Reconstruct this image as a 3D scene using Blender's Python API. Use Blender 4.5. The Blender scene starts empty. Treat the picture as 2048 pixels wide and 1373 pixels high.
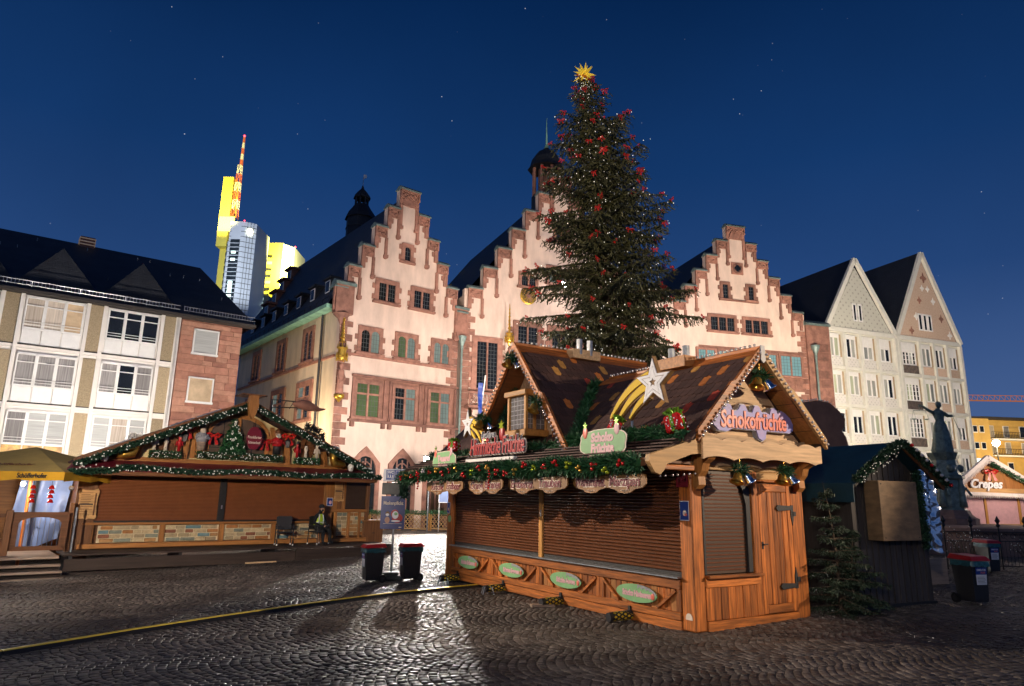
import bpy, math, random
import numpy as np
from mathutils import Vector, Matrix
random.seed(7)
rng = np.random.default_rng(7)
R = math.radians
sc = bpy.context.scene
col = sc.collection
PI = math.pi

# ---------------------------------------------------------------- camera
cam = bpy.data.objects.new('camera', bpy.data.cameras.new('camera'))
col.objects.link(cam)
cam.data.sensor_width = 36
cam.data.lens = 36 * 1365 / 2048
cam.data.clip_end = 3000
pit, rol = R(12.75), R(1.0)
f_ = Vector((0, math.cos(pit), math.sin(pit)))
r_ = Vector((1, 0, 0)); u_ = Vector((0, -math.sin(pit), math.cos(pit)))
r2 = math.cos(rol) * r_ + math.sin(rol) * u_
u2 = -math.sin(rol) * r_ + math.cos(rol) * u_
mw = Matrix((r2, u2, -f_)).transposed().to_4x4()
mw.translation = (0, 0, 2.0)
cam.matrix_world = mw
sc.camera = cam

# ---------------------------------------------------------------- night sky
w = bpy.data.worlds.new('World'); sc.world = w; w.use_nodes = True
nt = w.node_tree; nt.nodes.clear()
def N(t, tree=nt, **k):
    n = tree.nodes.new(t)
    for a, b in k.items(): setattr(n, a, b)
    return n
tc = N('ShaderNodeTexCoord'); sx = N('ShaderNodeSeparateXYZ')
nt.links.new(tc.outputs['Generated'], sx.inputs[0])
rp = N('ShaderNodeValToRGB')
nt.links.new(sx.outputs['Z'], rp.inputs[0])
els = [(0, (.088,.138,.29)), (.13, (.052,.104,.255)), (.29, (.017,.056,.178)), (.44, (.0065,.037,.136)), (.63, (.002,.018,.076)), (.9, (.001,.011,.053))]
while len(rp.color_ramp.elements) < len(els): rp.color_ramp.elements.new(.5)
for e, (p, c) in zip(rp.color_ramp.elements, els): e.position = max(0, p); e.color = (*c, 1)
vo = N('ShaderNodeTexVoronoi', feature='F1'); vo.inputs['Scale'].default_value = 52
nt.links.new(tc.outputs['Generated'], vo.inputs['Vector'])
wn = N('ShaderNodeTexWhiteNoise'); nt.links.new(vo.outputs['Position'], wn.inputs['Vector'])
pw = N('ShaderNodeMath', operation='POWER'); nt.links.new(wn.outputs['Value'], pw.inputs[0]); pw.inputs[1].default_value = 2.6
th = N('ShaderNodeMath', operation='LESS_THAN'); nt.links.new(vo.outputs['Distance'], th.inputs[0]); th.inputs[1].default_value = .036
mu = N('ShaderNodeMath', operation='MULTIPLY'); nt.links.new(pw.outputs[0], mu.inputs[0]); nt.links.new(th.outputs[0], mu.inputs[1])
m3 = N('ShaderNodeMath', operation='MULTIPLY'); nt.links.new(mu.outputs[0], m3.inputs[0]); m3.inputs[1].default_value = .55
ad = N('ShaderNodeMix', data_type='RGBA', blend_type='ADD'); ad.inputs[0].default_value = 1
hz_ = N('ShaderNodeTexNoise'); hz_.inputs['Scale'].default_value = 2.2; hz_.inputs['Detail'].default_value = 5; nt.links.new(tc.outputs['Generated'], hz_.inputs['Vector'])
hm = N('ShaderNodeMapRange'); hm.inputs['From Min'].default_value = .3; hm.inputs['From Max'].default_value = .7; hm.inputs['To Min'].default_value = .90; hm.inputs['To Max'].default_value = 1.12; nt.links.new(hz_.outputs['Fac'], hm.inputs['Value'])
hs_ = N('ShaderNodeHueSaturation'); nt.links.new(hm.outputs[0], hs_.inputs['Value']); nt.links.new(rp.outputs[0], hs_.inputs['Color'])
nt.links.new(hs_.outputs[0], ad.inputs[6]); nt.links.new(m3.outputs[0], ad.inputs[7])
bg = N('ShaderNodeBackground'); nt.links.new(ad.outputs[2], bg.inputs[0]); bg.inputs[1].default_value = 1.0
wo = N('ShaderNodeOutputWorld'); nt.links.new(bg.outputs[0], wo.inputs[0])

# ---------------------------------------------------------------- moon and exposure
sun = bpy.data.objects.new('moon', bpy.data.lights.new('moon', 'SUN')); col.objects.link(sun)
sun.data.energy = .10; sun.data.angle = R(.5); sun.data.color = (.9, .95, 1)
sun.rotation_euler = (R(52), 0, R(-28))
vs = sc.view_settings
vs.view_transform = 'Standard'; vs.look = 'None'; vs.exposure = 0; vs.gamma = 1; vs.use_curve_mapping = False
sc.render.engine = 'CYCLES'
sc.cycles.sample_clamp_indirect = 4
sc.cycles.max_bounces = 5
sc.cycles.caustics_reflective = False; sc.cycles.caustics_refractive = False

# ---------------------------------------------------------------- helpers
def gz(x): return max(-.6, min(.1, .022 * (x - 3)))

class MB:
    def __init__(s): s.v = []; s.f = []
    def add(s, vs, fs):
        n = len(s.v); s.v += [tuple(v) for v in vs]; s.f += [tuple(i + n for i in f) for f in fs]; return s
    def box(s, x0, x1, y0, y1, z0, z1):
        if x0 > x1: x0, x1 = x1, x0
        if y0 > y1: y0, y1 = y1, y0
        if z0 > z1: z0, z1 = z1, z0
        return s.add([(x0,y0,z0),(x1,y0,z0),(x1,y1,z0),(x0,y1,z0),(x0,y0,z1),(x1,y0,z1),(x1,y1,z1),(x0,y1,z1)],
                     [(3,2,1,0),(4,5,6,7),(0,1,5,4),(1,2,6,5),(2,3,7,6),(3,0,4,7)])
    def bbox(s, x0, x1, y0, y1, z0, z1, b=.01):
        # box with bevelled edges on every side (12 chamfers)
        if x0 > x1: x0, x1 = x1, x0
        if y0 > y1: y0, y1 = y1, y0
        if z0 > z1: z0, z1 = z1, z0
        b = min(b, (x1-x0)*.45, (y1-y0)*.45, (z1-z0)*.45)
        X = (x0, x0+b, x1-b, x1); Y = (y0, y0+b, y1-b, y1); Z = (z0, z0+b, z1-b, z1)
        bm = []
        idx = {}
        def v(i, j, k):
            if (i, j, k) not in idx: idx[(i,j,k)] = len(bm); bm.append((X[i], Y[j], Z[k]))
            return idx[(i,j,k)]
        fs = []
        for k in (0, 3): 
            q = [v(1,1,k), v(2,1,k), v(2,2,k), v(1,2,k)]; fs.append(q if k else q[::-1])
        for j in (0, 3):
            q = [v(1,j,1), v(2,j,1), v(2,j,2), v(1,j,2)]; fs.append(q if j == 0 else q[::-1])
        for i in (0, 3):
            q = [v(i,1,1), v(i,2,1), v(i,2,2), v(i,1,2)]; fs.append(q if i else q[::-1])
        for k, kk in ((0,1),(3,2)):
            for j, jj in ((0,1),(3,2)): fs.append([v(1,jj,k), v(2,jj,k), v(2,j,kk), v(1,j,kk)])
            for i, ii in ((0,1),(3,2)): fs.append([v(ii,1,k), v(ii,2,k), v(i,2,kk), v(i,1,kk)])
        for j, jj in ((0,1),(3,2)):
            for i, ii in ((0,1),(3,2)):
                fs.append([v(ii,j,1), v(ii,j,2), v(i,jj,2), v(i,jj,1)])
                for k, kk in ((0,1),(3,2)): fs.append([v(ii,jj,k), v(ii,j,kk), v(i,jj,kk)])
        return s.add(bm, fs)
    def bar(s, p, q, w, h=None, up=(0,0,1)):
        h = h or w; p = Vector(p); q = Vector(q); d = (q-p).normalized(); up = Vector(up)
        if abs(d.dot(up)) > .98: up = Vector((0,1,0)) if abs(d.y) < .9 else Vector((1,0,0))
        a = d.cross(up).normalized()*w/2; b = a.cross(d).normalized()*h/2
        vs = []
        for c in (p, q): vs += [c-a-b, c+a-b, c+a+b, c-a+b]
        return s.add(vs, [(3,2,1,0),(4,5,6,7),(0,1,5,4),(1,2,6,5),(2,3,7,6),(3,0,4,7)])
    def tube(s, pts, r, n=8, cap=True):
        pts = [Vector(p) for p in pts]; m = len(pts)
        rs = r if isinstance(r, (list, tuple)) else [r]*m
        vs = []; fs = []; a = None
        for i, p in enumerate(pts):
            d = (pts[min(i+1,m-1)] - pts[max(i-1,0)]).normalized()
            if a is None:
                a = d.cross(Vector((0,0,1)))
                if a.length < .05: a = d.cross(Vector((0,1,0)))
            a = (a - d*a.dot(d)).normalized(); b = d.cross(a)
            for k in range(n):
                t = 2*PI*k/n; vs.append(p + (a*math.cos(t) + b*math.sin(t))*rs[i])
        for i in range(m-1):
            for k in range(n): fs.append((i*n+k, i*n+(k+1)%n, (i+1)*n+(k+1)%n, (i+1)*n+k))
        if cap: fs += [tuple(range(n))[::-1], tuple(range((m-1)*n, m*n))]
        return s.add(vs, fs)
    def lathe(s, prof, n=16, c=(0,0,0), sx=1, sy=1, rot=0):
        vs = []; fs = []
        for r, z in prof:
            for k in range(n):
                t = 2*PI*k/n + rot; vs.append((c[0]+r*sx*math.cos(t), c[1]+r*sy*math.sin(t), c[2]+z))
        m = len(prof)
        for i in range(m-1):
            for k in range(n): fs.append((i*n+k, i*n+(k+1)%n, (i+1)*n+(k+1)%n, (i+1)*n+k))
        fs += [tuple(range(n))[::-1], tuple(range((m-1)*n, m*n))]
        return s.add(vs, fs)
    def prism(s, poly, a, b, plane='xz'):
        # extrude a polygon between a and b along the remaining axis
        n = len(poly)
        def P(p, t): return (p[0], t, p[1]) if plane == 'xz' else ((t, p[0], p[1]) if plane == 'yz' else (p[0], p[1], t))
        vs = [P(p, a) for p in poly] + [P(p, b) for p in poly]
        fs = [tuple(range(n)), tuple(range(n, 2*n))[::-1]] + [(i, i+n, (i+1)%n+n, (i+1)%n) for i in range(n)]
        return s.add(vs, fs)
    def ball(s, c, r, n=8, m=6, sc=(1,1,1)):
        prof = []
        for i in range(m+1):
            t = -PI/2 + PI*i/m; prof.append((max(r*math.cos(t), r*.02), r*math.sin(t)*sc[2]))
        return s.lathe(prof, n, c, sc[0], sc[1])
    def quad(s, *p): return s.add(p, [tuple(range(len(p)))])
    def mesh(s, name):
        me = bpy.data.meshes.new(name); me.from_pydata(s.v, [], s.f); me.update(); return me
    def build(s, name, m=None, parent=None, smooth=False, loc=None, fix=True):
        me = s.mesh(name)
        if fix:
            import bmesh
            bm = bmesh.new(); bm.from_mesh(me); bmesh.ops.recalc_face_normals(bm, faces=bm.faces); bm.to_mesh(me); bm.free()
        return put(name, me, m, parent, smooth, loc)

def put(name, me, m=None, parent=None, smooth=False, loc=None, rz=0):
    if m is not None and not me.materials: me.materials.append(MT[m] if isinstance(m, str) else m)
    if smooth:
        me.polygons.foreach_set('use_smooth', [True]*len(me.polygons))
    o = bpy.data.objects.new(name, me); col.objects.link(o)
    if parent is not None: o.parent = parent
    if loc is not None: o.location = loc
    if rz: o.rotation_euler[2] = rz
    return o
def tag(o, label=None, cat=None, group=None, kind=None):
    if label: o['label'] = label
    if cat: o['category'] = cat
    if group: o['group'] = group
    if kind: o['kind'] = kind
    return o
def thing(name, label, cat, loc=(0,0,0), rz=0, group=None, parent=None):
    o = bpy.data.objects.new(name, None); o.empty_display_size = .2; col.objects.link(o)
    o.location = loc; o.rotation_euler[2] = rz
    return tag(o, label, cat, group)
def copy_tree(o, parent=None):
    c = o.copy(); col.objects.link(c); c.parent = parent
    for ch in list(o.children): copy_tree(ch, c)
    return c
ORD = ['first','second','third','fourth','fifth','sixth','seventh','eighth','ninth','tenth','eleventh','twelfth','thirteenth','fourteenth','fifteenth','sixteenth']
def frame(theta): return R(90 - theta)

def text_mesh(txt, size=1, ext=.01, shear=0, bold=0, spacing=1, align='CENTER'):
    cu = bpy.data.curves.new('txt', 'FONT'); cu.body = txt; cu.size = size; cu.extrude = ext; cu.shear = shear
    cu.offset = bold; cu.space_character = spacing; cu.align_x = align; cu.align_y = 'CENTER'; cu.resolution_u = 3
    o = bpy.data.objects.new('txt', cu); col.objects.link(o)
    dg = bpy.context.evaluated_depsgraph_get(); dg.update()
    me = bpy.data.meshes.new_from_object(o.evaluated_get(dg))
    bpy.data.objects.remove(o); bpy.data.curves.remove(cu)
    me.materials.clear()
    return me
def text(name, txt, size, m, parent, loc, rot=(PI/2,0,0), ext=.006, shear=0, bold=0, spacing=1, sx=1):
    # letters stand in the local xz plane facing -y by default
    o = put(name, text_mesh(txt, size, ext, shear, bold, spacing), m, parent, loc=loc)
    o.rotation_euler = rot; o.scale = (sx, 1, 1)
    return o

# ---------------------------------------------------------------- materials
MT = {}
def mat(name, c, rough=.7, var=.18, scale=6., bump=.15, metal=0., spec=.5, emit=None, es=0., detail=4, stretch=(1,1,1), c2=None, bscale=None, coat=0, bd=.02, trans=0):
    m = bpy.data.materials.new(name); m.use_nodes = True; t = m.node_tree
    b = t.nodes['Principled BSDF']
    b.inputs['Roughness'].default_value = rough; b.inputs['Metallic'].default_value = metal
    b.inputs['Specular IOR Level'].default_value = spec
    if coat: b.inputs['Coat Weight'].default_value = coat; b.inputs['Coat Roughness'].default_value = .15
    if trans: b.inputs['Transmission Weight'].default_value = trans
    if var or c2:
        co = N('ShaderNodeTexCoord', t); mp = N('ShaderNodeMapping', t); mp.inputs['Scale'].default_value = stretch
        t.links.new(co.outputs['Object'], mp.inputs[0])
        no = N('ShaderNodeTexNoise', t); no.inputs['Scale'].default_value = scale; no.inputs['Detail'].default_value = detail; no.inputs['Roughness'].default_value = .62
        t.links.new(mp.outputs[0], no.inputs['Vector'])
        r = N('ShaderNodeValToRGB', t); t.links.new(no.outputs['Fac'], r.inputs[0])
        r.color_ramp.elements[0].position = .3; r.color_ramp.elements[1].position = .7
        lo = c2 if c2 else tuple(x*(1-var) for x in c); hi = c if c2 else tuple(min(1, x*(1+var)) for x in c)
        r.color_ramp.elements[0].color = (*lo, 1); r.color_ramp.elements[1].color = (*hi, 1)
        # every object shifts the tone a little, so that alike pieces are not identical
        oi = N('ShaderNodeObjectInfo', t); hs = N('ShaderNodeHueSaturation', t)
        ma = N('ShaderNodeMapRange', t); ma.inputs['To Min'].default_value = 1-var*.6; ma.inputs['To Max'].default_value = 1+var*.6
        t.links.new(oi.outputs['Random'], ma.inputs['Value']); t.links.new(ma.outputs[0], hs.inputs['Value'])
        t.links.new(r.outputs[0], hs.inputs['Color']); t.links.new(hs.outputs[0], b.inputs['Base Color'])
        if bump:
            n2 = N('ShaderNodeTexNoise', t); n2.inputs['Scale'].default_value = bscale or scale*4; n2.inputs['Detail'].default_value = 3
            t.links.new(mp.outputs[0], n2.inputs['Vector'])
            bu = N('ShaderNodeBump', t); bu.inputs['Strength'].default_value = bump; bu.inputs['Distance'].default_value = bd
            t.links.new(n2.outputs['Fac'], bu.inputs['Height']); t.links.new(bu.outputs[0], b.inputs['Normal'])
    else:
        b.inputs['Base Color'].default_value = (*c, 1)
    if emit: b.inputs['Emission Color'].default_value = (*emit, 1); b.inputs['Emission Strength'].default_value = es
    MT[name] = m; return m
def wood(name, c, axis, rough=.5, var=.35, k=1., bump=.25, coat=0, spec=.4):
    st = {'x': (.35, 5, 5), 'y': (5, .35, 5), 'z': (5, 5, .35)}[axis]
    return mat(name, c, rough, var, 3.2*k, bump, stretch=st, detail=6, bscale=9*k, coat=coat, spec=spec, bd=.01)
def slate(name, c, sx, sz, rough=.55):
    # rows of small slates seen from far: brick pattern in object space along the slope (x, z)
    m = mat(name, c, rough, .25, 1.2, 0, spec=.35); t = m.node_tree; b = t.nodes['Principled BSDF']
    co = N('ShaderNodeTexCoord', t); sp = N('ShaderNodeSeparateXYZ', t); cm = N('ShaderNodeCombineXYZ', t)
    t.links.new(co.outputs['Object'], sp.inputs[0])
    ad = N('ShaderNodeMath', t, operation='ADD'); t.links.new(sp.outputs['X'], ad.inputs[0]); t.links.new(sp.outputs['Y'], ad.inputs[1])
    t.links.new(ad.outputs[0], cm.inputs[0]); t.links.new(sp.outputs['Z'], cm.inputs[1])
    br = N('ShaderNodeTexBrick', t); br.inputs['Scale'].default_value = 1; br.inputs['Brick Width'].default_value = sx; br.inputs['Row Height'].default_value = sz
    br.inputs['Mortar Size'].default_value = .02; br.inputs['Color1'].default_value = (.9,.9,.9,1); br.inputs['Color2'].default_value = (.5,.5,.5,1); br.inputs['Mortar'].default_value = (0,0,0,1)
    t.links.new(cm.outputs[0], br.inputs['Vector'])
    bu = N('ShaderNodeBump', t); bu.inputs['Strength'].default_value = .6; bu.inputs['Distance'].default_value = .03
    t.links.new(br.outputs['Color'], bu.inputs['Height']); t.links.new(bu.outputs[0], b.inputs['Normal'])
    return m

def lamp(name, kind, loc, power, colr, parent=None, target=None, size=60, blend=.5, radius=.15):
    l = bpy.data.lights.new(name, kind); l.energy = power; l.color = colr; l.shadow_soft_size = radius
    if kind == 'SPOT': l.spot_size = R(size); l.spot_blend = blend
    o = bpy.data.objects.new(name, l); col.objects.link(o); o.location = loc
    if target is not None:
        o.rotation_euler = (Vector(target) - Vector(loc)).to_track_quat('-Z', 'Y').to_euler()
    if parent: 
        o.parent = parent; o.matrix_parent_inverse = parent.matrix_basis.inverted()
    return o

wood('pine_x', (.38,.118,.022), 'x', .48, .68, 1.5, coat=.08); wood('pine_y', (.38,.118,.022), 'y', .48, .68, 1.5, coat=.08); wood('pine_z', (.38,.115,.021), 'z', .48, .68, 1.5, coat=.08)
wood('pine_light_x', (.50,.29,.115), 'x', .55, .3); wood('pine_light_y', (.50,.24,.06), 'y', .5, .3); wood('pine_light_z', (.52,.25,.06), 'z', .5, .3)
wood('pine_raw', (.52,.34,.19), 'x', .6, .3)
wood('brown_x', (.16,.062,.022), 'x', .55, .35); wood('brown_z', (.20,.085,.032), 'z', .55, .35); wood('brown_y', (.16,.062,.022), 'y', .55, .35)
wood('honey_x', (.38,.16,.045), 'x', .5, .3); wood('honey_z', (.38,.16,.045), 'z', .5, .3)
wood('dark_plank', (.040,.026,.020), 'x', .7, .35)
wood('grey_plank', (.33,.24,.18), 'x', .65, .3)
mat('shutter_brown', (.15,.052,.020), .28, .12, 3, 0, spec=.6)
mat('shutter_rust', (.25,.085,.030), .42, .12, 3, 0)
mat('shutter_dark', (.075,.045,.028), .4, .1, 3, 0)
mat('iron', (.018,.017,.018), .5, .3, 20, .2)
mat('black_rubber', (.012,.012,.013), .6, .2, 10, .1)
mat('black_plastic', (.022,.022,.026), .42, .15, 8, .05)
mat('steel', (.45,.46,.48), .35, .15, 6, .05, metal=.9)
mat('galvanised', (.33,.35,.37), .42, .25, 12, .08, metal=.75)
mat('chrome', (.85,.85,.85), .12, 0, metal=1.)
mat('gold', (.72,.42,.08), .3, .2, 12, .1, metal=.9)
mat('silver_bulb', (.72,.68,.66), .22, 0, metal=.6)
mat('white_paint', (.78,.75,.71), .5, .05, 3, .02)
mat('white_gloss', (.80,.80,.82), .6, .03, 3, 0)
mat('yellow_gloss', (.80,.52,.004), .65, .05, 3, 0)
mat('ply_edge', (.20,.105,.035), .65, .2, 10, .1)
mat('hazard_yellow', (.75,.55,.03), .45, .1, 10, .05)
mat('red_paint', (.42,.012,.016), .42, .1, 8, 0)
mat('red_foil', (.55,.012,.012), .25, .15, 20, .2, metal=.25)
mat('green_foil', (.16,.33,.03), .25, .15, 20, .2, metal=.3)
mat('lime_foil', (.42,.50,.03), .2, .1, 10, 0, metal=.6)
mat('bow_red', (.50,.022,.016), .35, .2, 9, .1)
mat('sign_green', (.22,.46,.20), .55, .12, 3, .02)
mat('sign_pink', (.70,.42,.44), .5, .1, 5, 0)
mat('sign_brown', (.27,.125,.035), .5, .25, 4, .1)
mat('sign_maroon', (.17,.012,.025), .4, .1, 5, 0)
mat('sign_cream', (.74,.62,.50), .5, .1, 5, 0)
mat('sign_grey', (.33,.33,.36), .45, .1, 5, 0)
mat('lilac', (.34,.22,.42), .5, .45, 2.2, 0, c2=(.16,.20,.55), spec=.6)
mat('coral', (.80,.19,.13), .35, .08, 4, 0)
mat('sign_blue', (.012,.045,.27), .35, .08, 4, 0)
mat('poster_blue', (.022,.035,.17), .4, .1, 3, 0)
mat('skin', (.45,.26,.18), .5, .1, 6, 0)
mat('garland', (.018,.085,.028), .55, .45, 14, 0)
mat('garland_dark', (.012,.05,.024), .55, .45, 14, 0)
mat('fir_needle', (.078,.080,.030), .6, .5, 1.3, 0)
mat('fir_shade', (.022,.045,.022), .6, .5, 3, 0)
mat('bark', (.10,.070,.045), .85, .4, 5, .5, stretch=(3,3,.6))
mat('bead', (.75,.74,.68), .25, 0, emit=(1,.93,.8), es=.10)
mat('shingle', (.070,.034,.026), .72, .42, 9, .5, bscale=26)
mat('shingle_orange', (.50,.16,.03), .7, .3, 9, .4, bscale=26)
mat('shingle_red', (.44,.06,.03), .7, .3, 9, .4, bscale=26)
mat('shingle_ochre', (.55,.27,.06), .7, .3, 9, .4, bscale=26)
mat('lamp_glow', (1,1,1), .5, 0, emit=(1,.96,.9), es=300)
# ================================================================ ground and paving
gm = mat('cobble_far', (.070,.058,.050), .5, .4, 7, 0, spec=.5)
t = gm.node_tree; b = t.nodes['Principled BSDF']
co = N('ShaderNodeTexCoord', t); vv = N('ShaderNodeTexVoronoi', t, feature='DISTANCE_TO_EDGE'); vv.inputs['Scale'].default_value = 9
t.links.new(co.outputs['Object'], vv.inputs['Vector'])
mr = N('ShaderNodeMapRange', t); mr.inputs['From Max'].default_value = .16; t.links.new(vv.outputs['Distance'], mr.inputs['Value'])
bu = N('ShaderNodeBump', t); bu.inputs['Strength'].default_value = .9; bu.inputs['Distance'].default_value = .03
t.links.new(mr.outputs[0], bu.inputs['Height']); t.links.new(bu.outputs[0], b.inputs['Normal'])
jm = mat('joint_sand', (.022,.019,.016), .9, .4, 20, .3)
g = MB()
xs = [-900, -24.27, 7.55, 900]
for a, c in zip(xs, xs[1:]):
    g.quad((a, -60, gz(a)), (c, -60, gz(c)), (c, 1500, gz(c)), (a, 1500, gz(a)))
ground = g.build('ground', gm); tag(ground, kind='structure')

# cobbles laid in segmental arches; colour per stone comes from a face attribute
cm_ = bpy.data.materials.new('cobble'); cm_.use_nodes = True; t = cm_.node_tree; b = t.nodes['Principled BSDF']
at_ = N('ShaderNodeAttribute', t, attribute_name='rnd'); oi = N('ShaderNodeObjectInfo', t)
ad = N('ShaderNodeMath', t, operation='ADD'); t.links.new(at_.outputs['Fac'], ad.inputs[0]); t.links.new(oi.outputs['Random'], ad.inputs[1])
fr = N('ShaderNodeMath', t, operation='FRACT'); t.links.new(ad.outputs[0], fr.inputs[0])
rr = N('ShaderNodeValToRGB', t); t.links.new(fr.outputs[0], rr.inputs[0])
rr.color_ramp.elements[0].color = (.045,.036,.031,1); rr.color_ramp.elements[1].color = (.150,.124,.105,1)
ee = rr.color_ramp.elements.new(.55); ee.color = (.086,.070,.060,1)
ge = N('ShaderNodeNewGeometry', t); no = N('ShaderNodeTexNoise', t); no.inputs['Scale'].default_value = 40; no.inputs['Detail'].default_value = 4
t.links.new(ge.outputs['Position'], no.inputs['Vector'])
n9 = N('ShaderNodeTexNoise', t); n9.inputs['Scale'].default_value = .35; n9.inputs['Detail'].default_value = 3; t.links.new(ge.outputs['Position'], n9.inputs['Vector'])
r9 = N('ShaderNodeMapRange', t); r9.inputs['From Min'].default_value = .3; r9.inputs['From Max'].default_value = .7; r9.inputs['To Min'].default_value = .5; r9.inputs['To Max'].default_value = 1.5; t.links.new(n9.outputs['Fac'], r9.inputs['Value'])
hv = N('ShaderNodeHueSaturation', t); t.links.new(r9.outputs[0], hv.inputs['Value']); t.links.new(rr.outputs[0], hv.inputs['Color']); t.links.new(hv.outputs[0], b.inputs['Base Color'])
r8 = N('ShaderNodeMapRange', t); b.inputs['Specular IOR Level'].default_value = .27; r8.inputs['To Min'].default_value = .46; r8.inputs['To Max'].default_value = .72; t.links.new(fr.outputs[0], r8.inputs['Value']); t.links.new(r8.outputs[0], b.inputs['Roughness'])
bu = N('ShaderNodeBump', t); bu.inputs['Strength'].default_value = .3; bu.inputs['Distance'].default_value = .008
t.links.new(no.outputs['Fac'], bu.inputs['Height']); t.links.new(bu.outputs[0], b.inputs['Normal'])

W_, S_ = 1.70, .122
al0 = R(47); Rad = W_/2/math.sin(al0); nst = int(2*al0*Rad/.120)
e1 = np.array([math.cos(R(16)), math.sin(R(16))]); e2 = np.array([-e1[1], e1[0]])
K, J, A = np.meshgrid(np.arange(-12, 30), np.arange(-300, 300), np.arange(nst), indexing='ij')
K = K.ravel(); J = J.ravel(); A = A.ravel()
alp = -al0 + (A+.5)*2*al0/nst + rng.uniform(-.006, .006, K.size)
pa = J*S_ + (K % 2)*.05 - Rad*np.cos(alp) + rng.uniform(-.005, .005, K.size); pb = K*W_ + Rad*np.sin(alp) + .03*np.sin(J*.21 + K*1.7); pa = pa + .05*np.sin(K*2.3 + J*.05)
cx = pa*e1[0] + pb*e2[0]; cy = pa*e1[1] + pb*e2[1]
keep = (cy > 6.2) & (((cy < 27) & (np.abs(cx) < .80*cy + .6)) | ((cy < 47) & (cx > -10.5) & (cx < 1.5)))
cx, cy, alp = cx[keep], cy[keep], alp[keep]
n = cx.size
ang = R(16) + PI - alp + PI   # radial direction of each stone
hr = (S_*np.cos(alp) - .010)/2*rng.uniform(.88, 1.05, n); ht = (.120 - .009)/2*rng.uniform(.86, 1.05, n)
cz = np.clip(.022*(cx-3), -.6, .1)
tilt = rng.normal(0, .03, (n, 2)); hz = .02 + rng.normal(0, .0035, n)
ca, sa = np.cos(ang), np.sin(ang)
def ring(f, z):
    out = []
    for sr, st in ((-1,-1),(1,-1),(1,1),(-1,1)):
        lr = sr*(hr*f if f > .5 else hr-f); lt = st*(ht*f if f > .5 else ht-f)
        out.append(np.stack([cx + lr*ca - lt*sa, cy + lr*sa + lt*ca, cz + z + (lr*tilt[:,0] + lt*tilt[:,1] if z is not None else 0)], 1))
    return np.stack(out, 1)
r0 = ring(1.0, np.zeros(n) - .012); r1 = ring(.965, hz - .006); r2_ = ring(.82, hz)
V = np.concatenate([r0, r1, r2_], 1)           # n,12,3
base = []
for a in (0, 4):
    for k in range(4): base.append((a+k, a+(k+1) % 4, a+4+(k+1) % 4, a+4+k))
base.append((8, 9, 10, 11)); base = np.array(base)
near = np.argsort((cx*.9)**2 + cy**2)[:300]
near = np.array([i for i in np.argsort(cy + np.abs(cx)*.15) if abs(cx[i]) < .62*cy[i]+.2 and cy[i] > 7.6][:300])
mask = np.ones(n, bool); mask[near] = False
Vm = V[mask]; nm = Vm.shape[0]
me = bpy.data.meshes.new('cobbles')
Fm = (base[None] + (np.arange(nm)*12)[:, None, None]).reshape(-1, 4)
me.vertices.add(nm*12); me.vertices.foreach_set('co', Vm.reshape(-1).astype(np.float32))
me.loops.add(Fm.size); me.loops.foreach_set('vertex_index', Fm.reshape(-1).astype(np.int32))
me.polygons.add(Fm.shape[0]); me.polygons.foreach_set('loop_start', (np.arange(Fm.shape[0])*4).astype(np.int32)); 
me.update(calc_edges=True)
at2 = me.attributes.new('rnd', 'FLOAT', 'FACE'); at2.data.foreach_set('value', np.repeat(rng.random(nm), 9).astype(np.float32))
me.materials.append(cm_)
cob = bpy.data.objects.new('cobbles', me); col.objects.link(cob); cob.parent = ground; tag(cob, kind='stuff')
# the nearest 300 stones are pieces of their own
var = []
for k in range(6):
    h = rng.uniform(.9, 1.05, 2)
    q = MB(); a, c_ = .0475*h[0], .0475*h[1]
    vs_ = []
    for f, z in ((1, -.012), (.965, .014), (.82, .02)): vs_ += [(-a*f,-c_*f,z), (a*f,-c_*f,z), (a*f,c_*f,z), (-a*f,c_*f,z)]
    q.add(vs_, [tuple(x) for x in base]); m_ = q.mesh('cobblestone'); m_.materials.append(cm_); var.append(m_)
for j, i in enumerate(near):
    o = bpy.data.objects.new('cobblestone', var[j % 6]); col.objects.link(o); o.parent = ground
    o.location = (cx[i], cy[i], cz[i] + hz[i] - .02); o.rotation_euler = (tilt[i,1], -tilt[i,0], ang[i]); o.scale = (hr[i]/.0475, ht[i]/.0475, 1)

# scraps of paper and dry leaves scattered over the setts
lq = MB(); lr = random.Random(4)
for k in range(150):
    y = lr.uniform(7.4, 24); x = lr.uniform(-.7, .7)*y
    s_ = lr.uniform(.012, .035); a = lr.uniform(0, 2*PI); c, s2 = math.cos(a)*s_, math.sin(a)*s_; z = gz(x)+.027
    lq.add([(x-c,y-s2,z),(x+s2*.7,y-c*.7,z+.006),(x+c,y+s2,z+.002),(x-s2*.7,y+c*.7,z+.008)],[(0,1,2,3)])
mat('litter', (.34,.27,.19), .8, .6, 2, 0)
tag(lq.build('litter','litter',fix=False),'small scraps of paper and dry leaves scattered on the cobbles','litter',kind='stuff')
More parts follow.
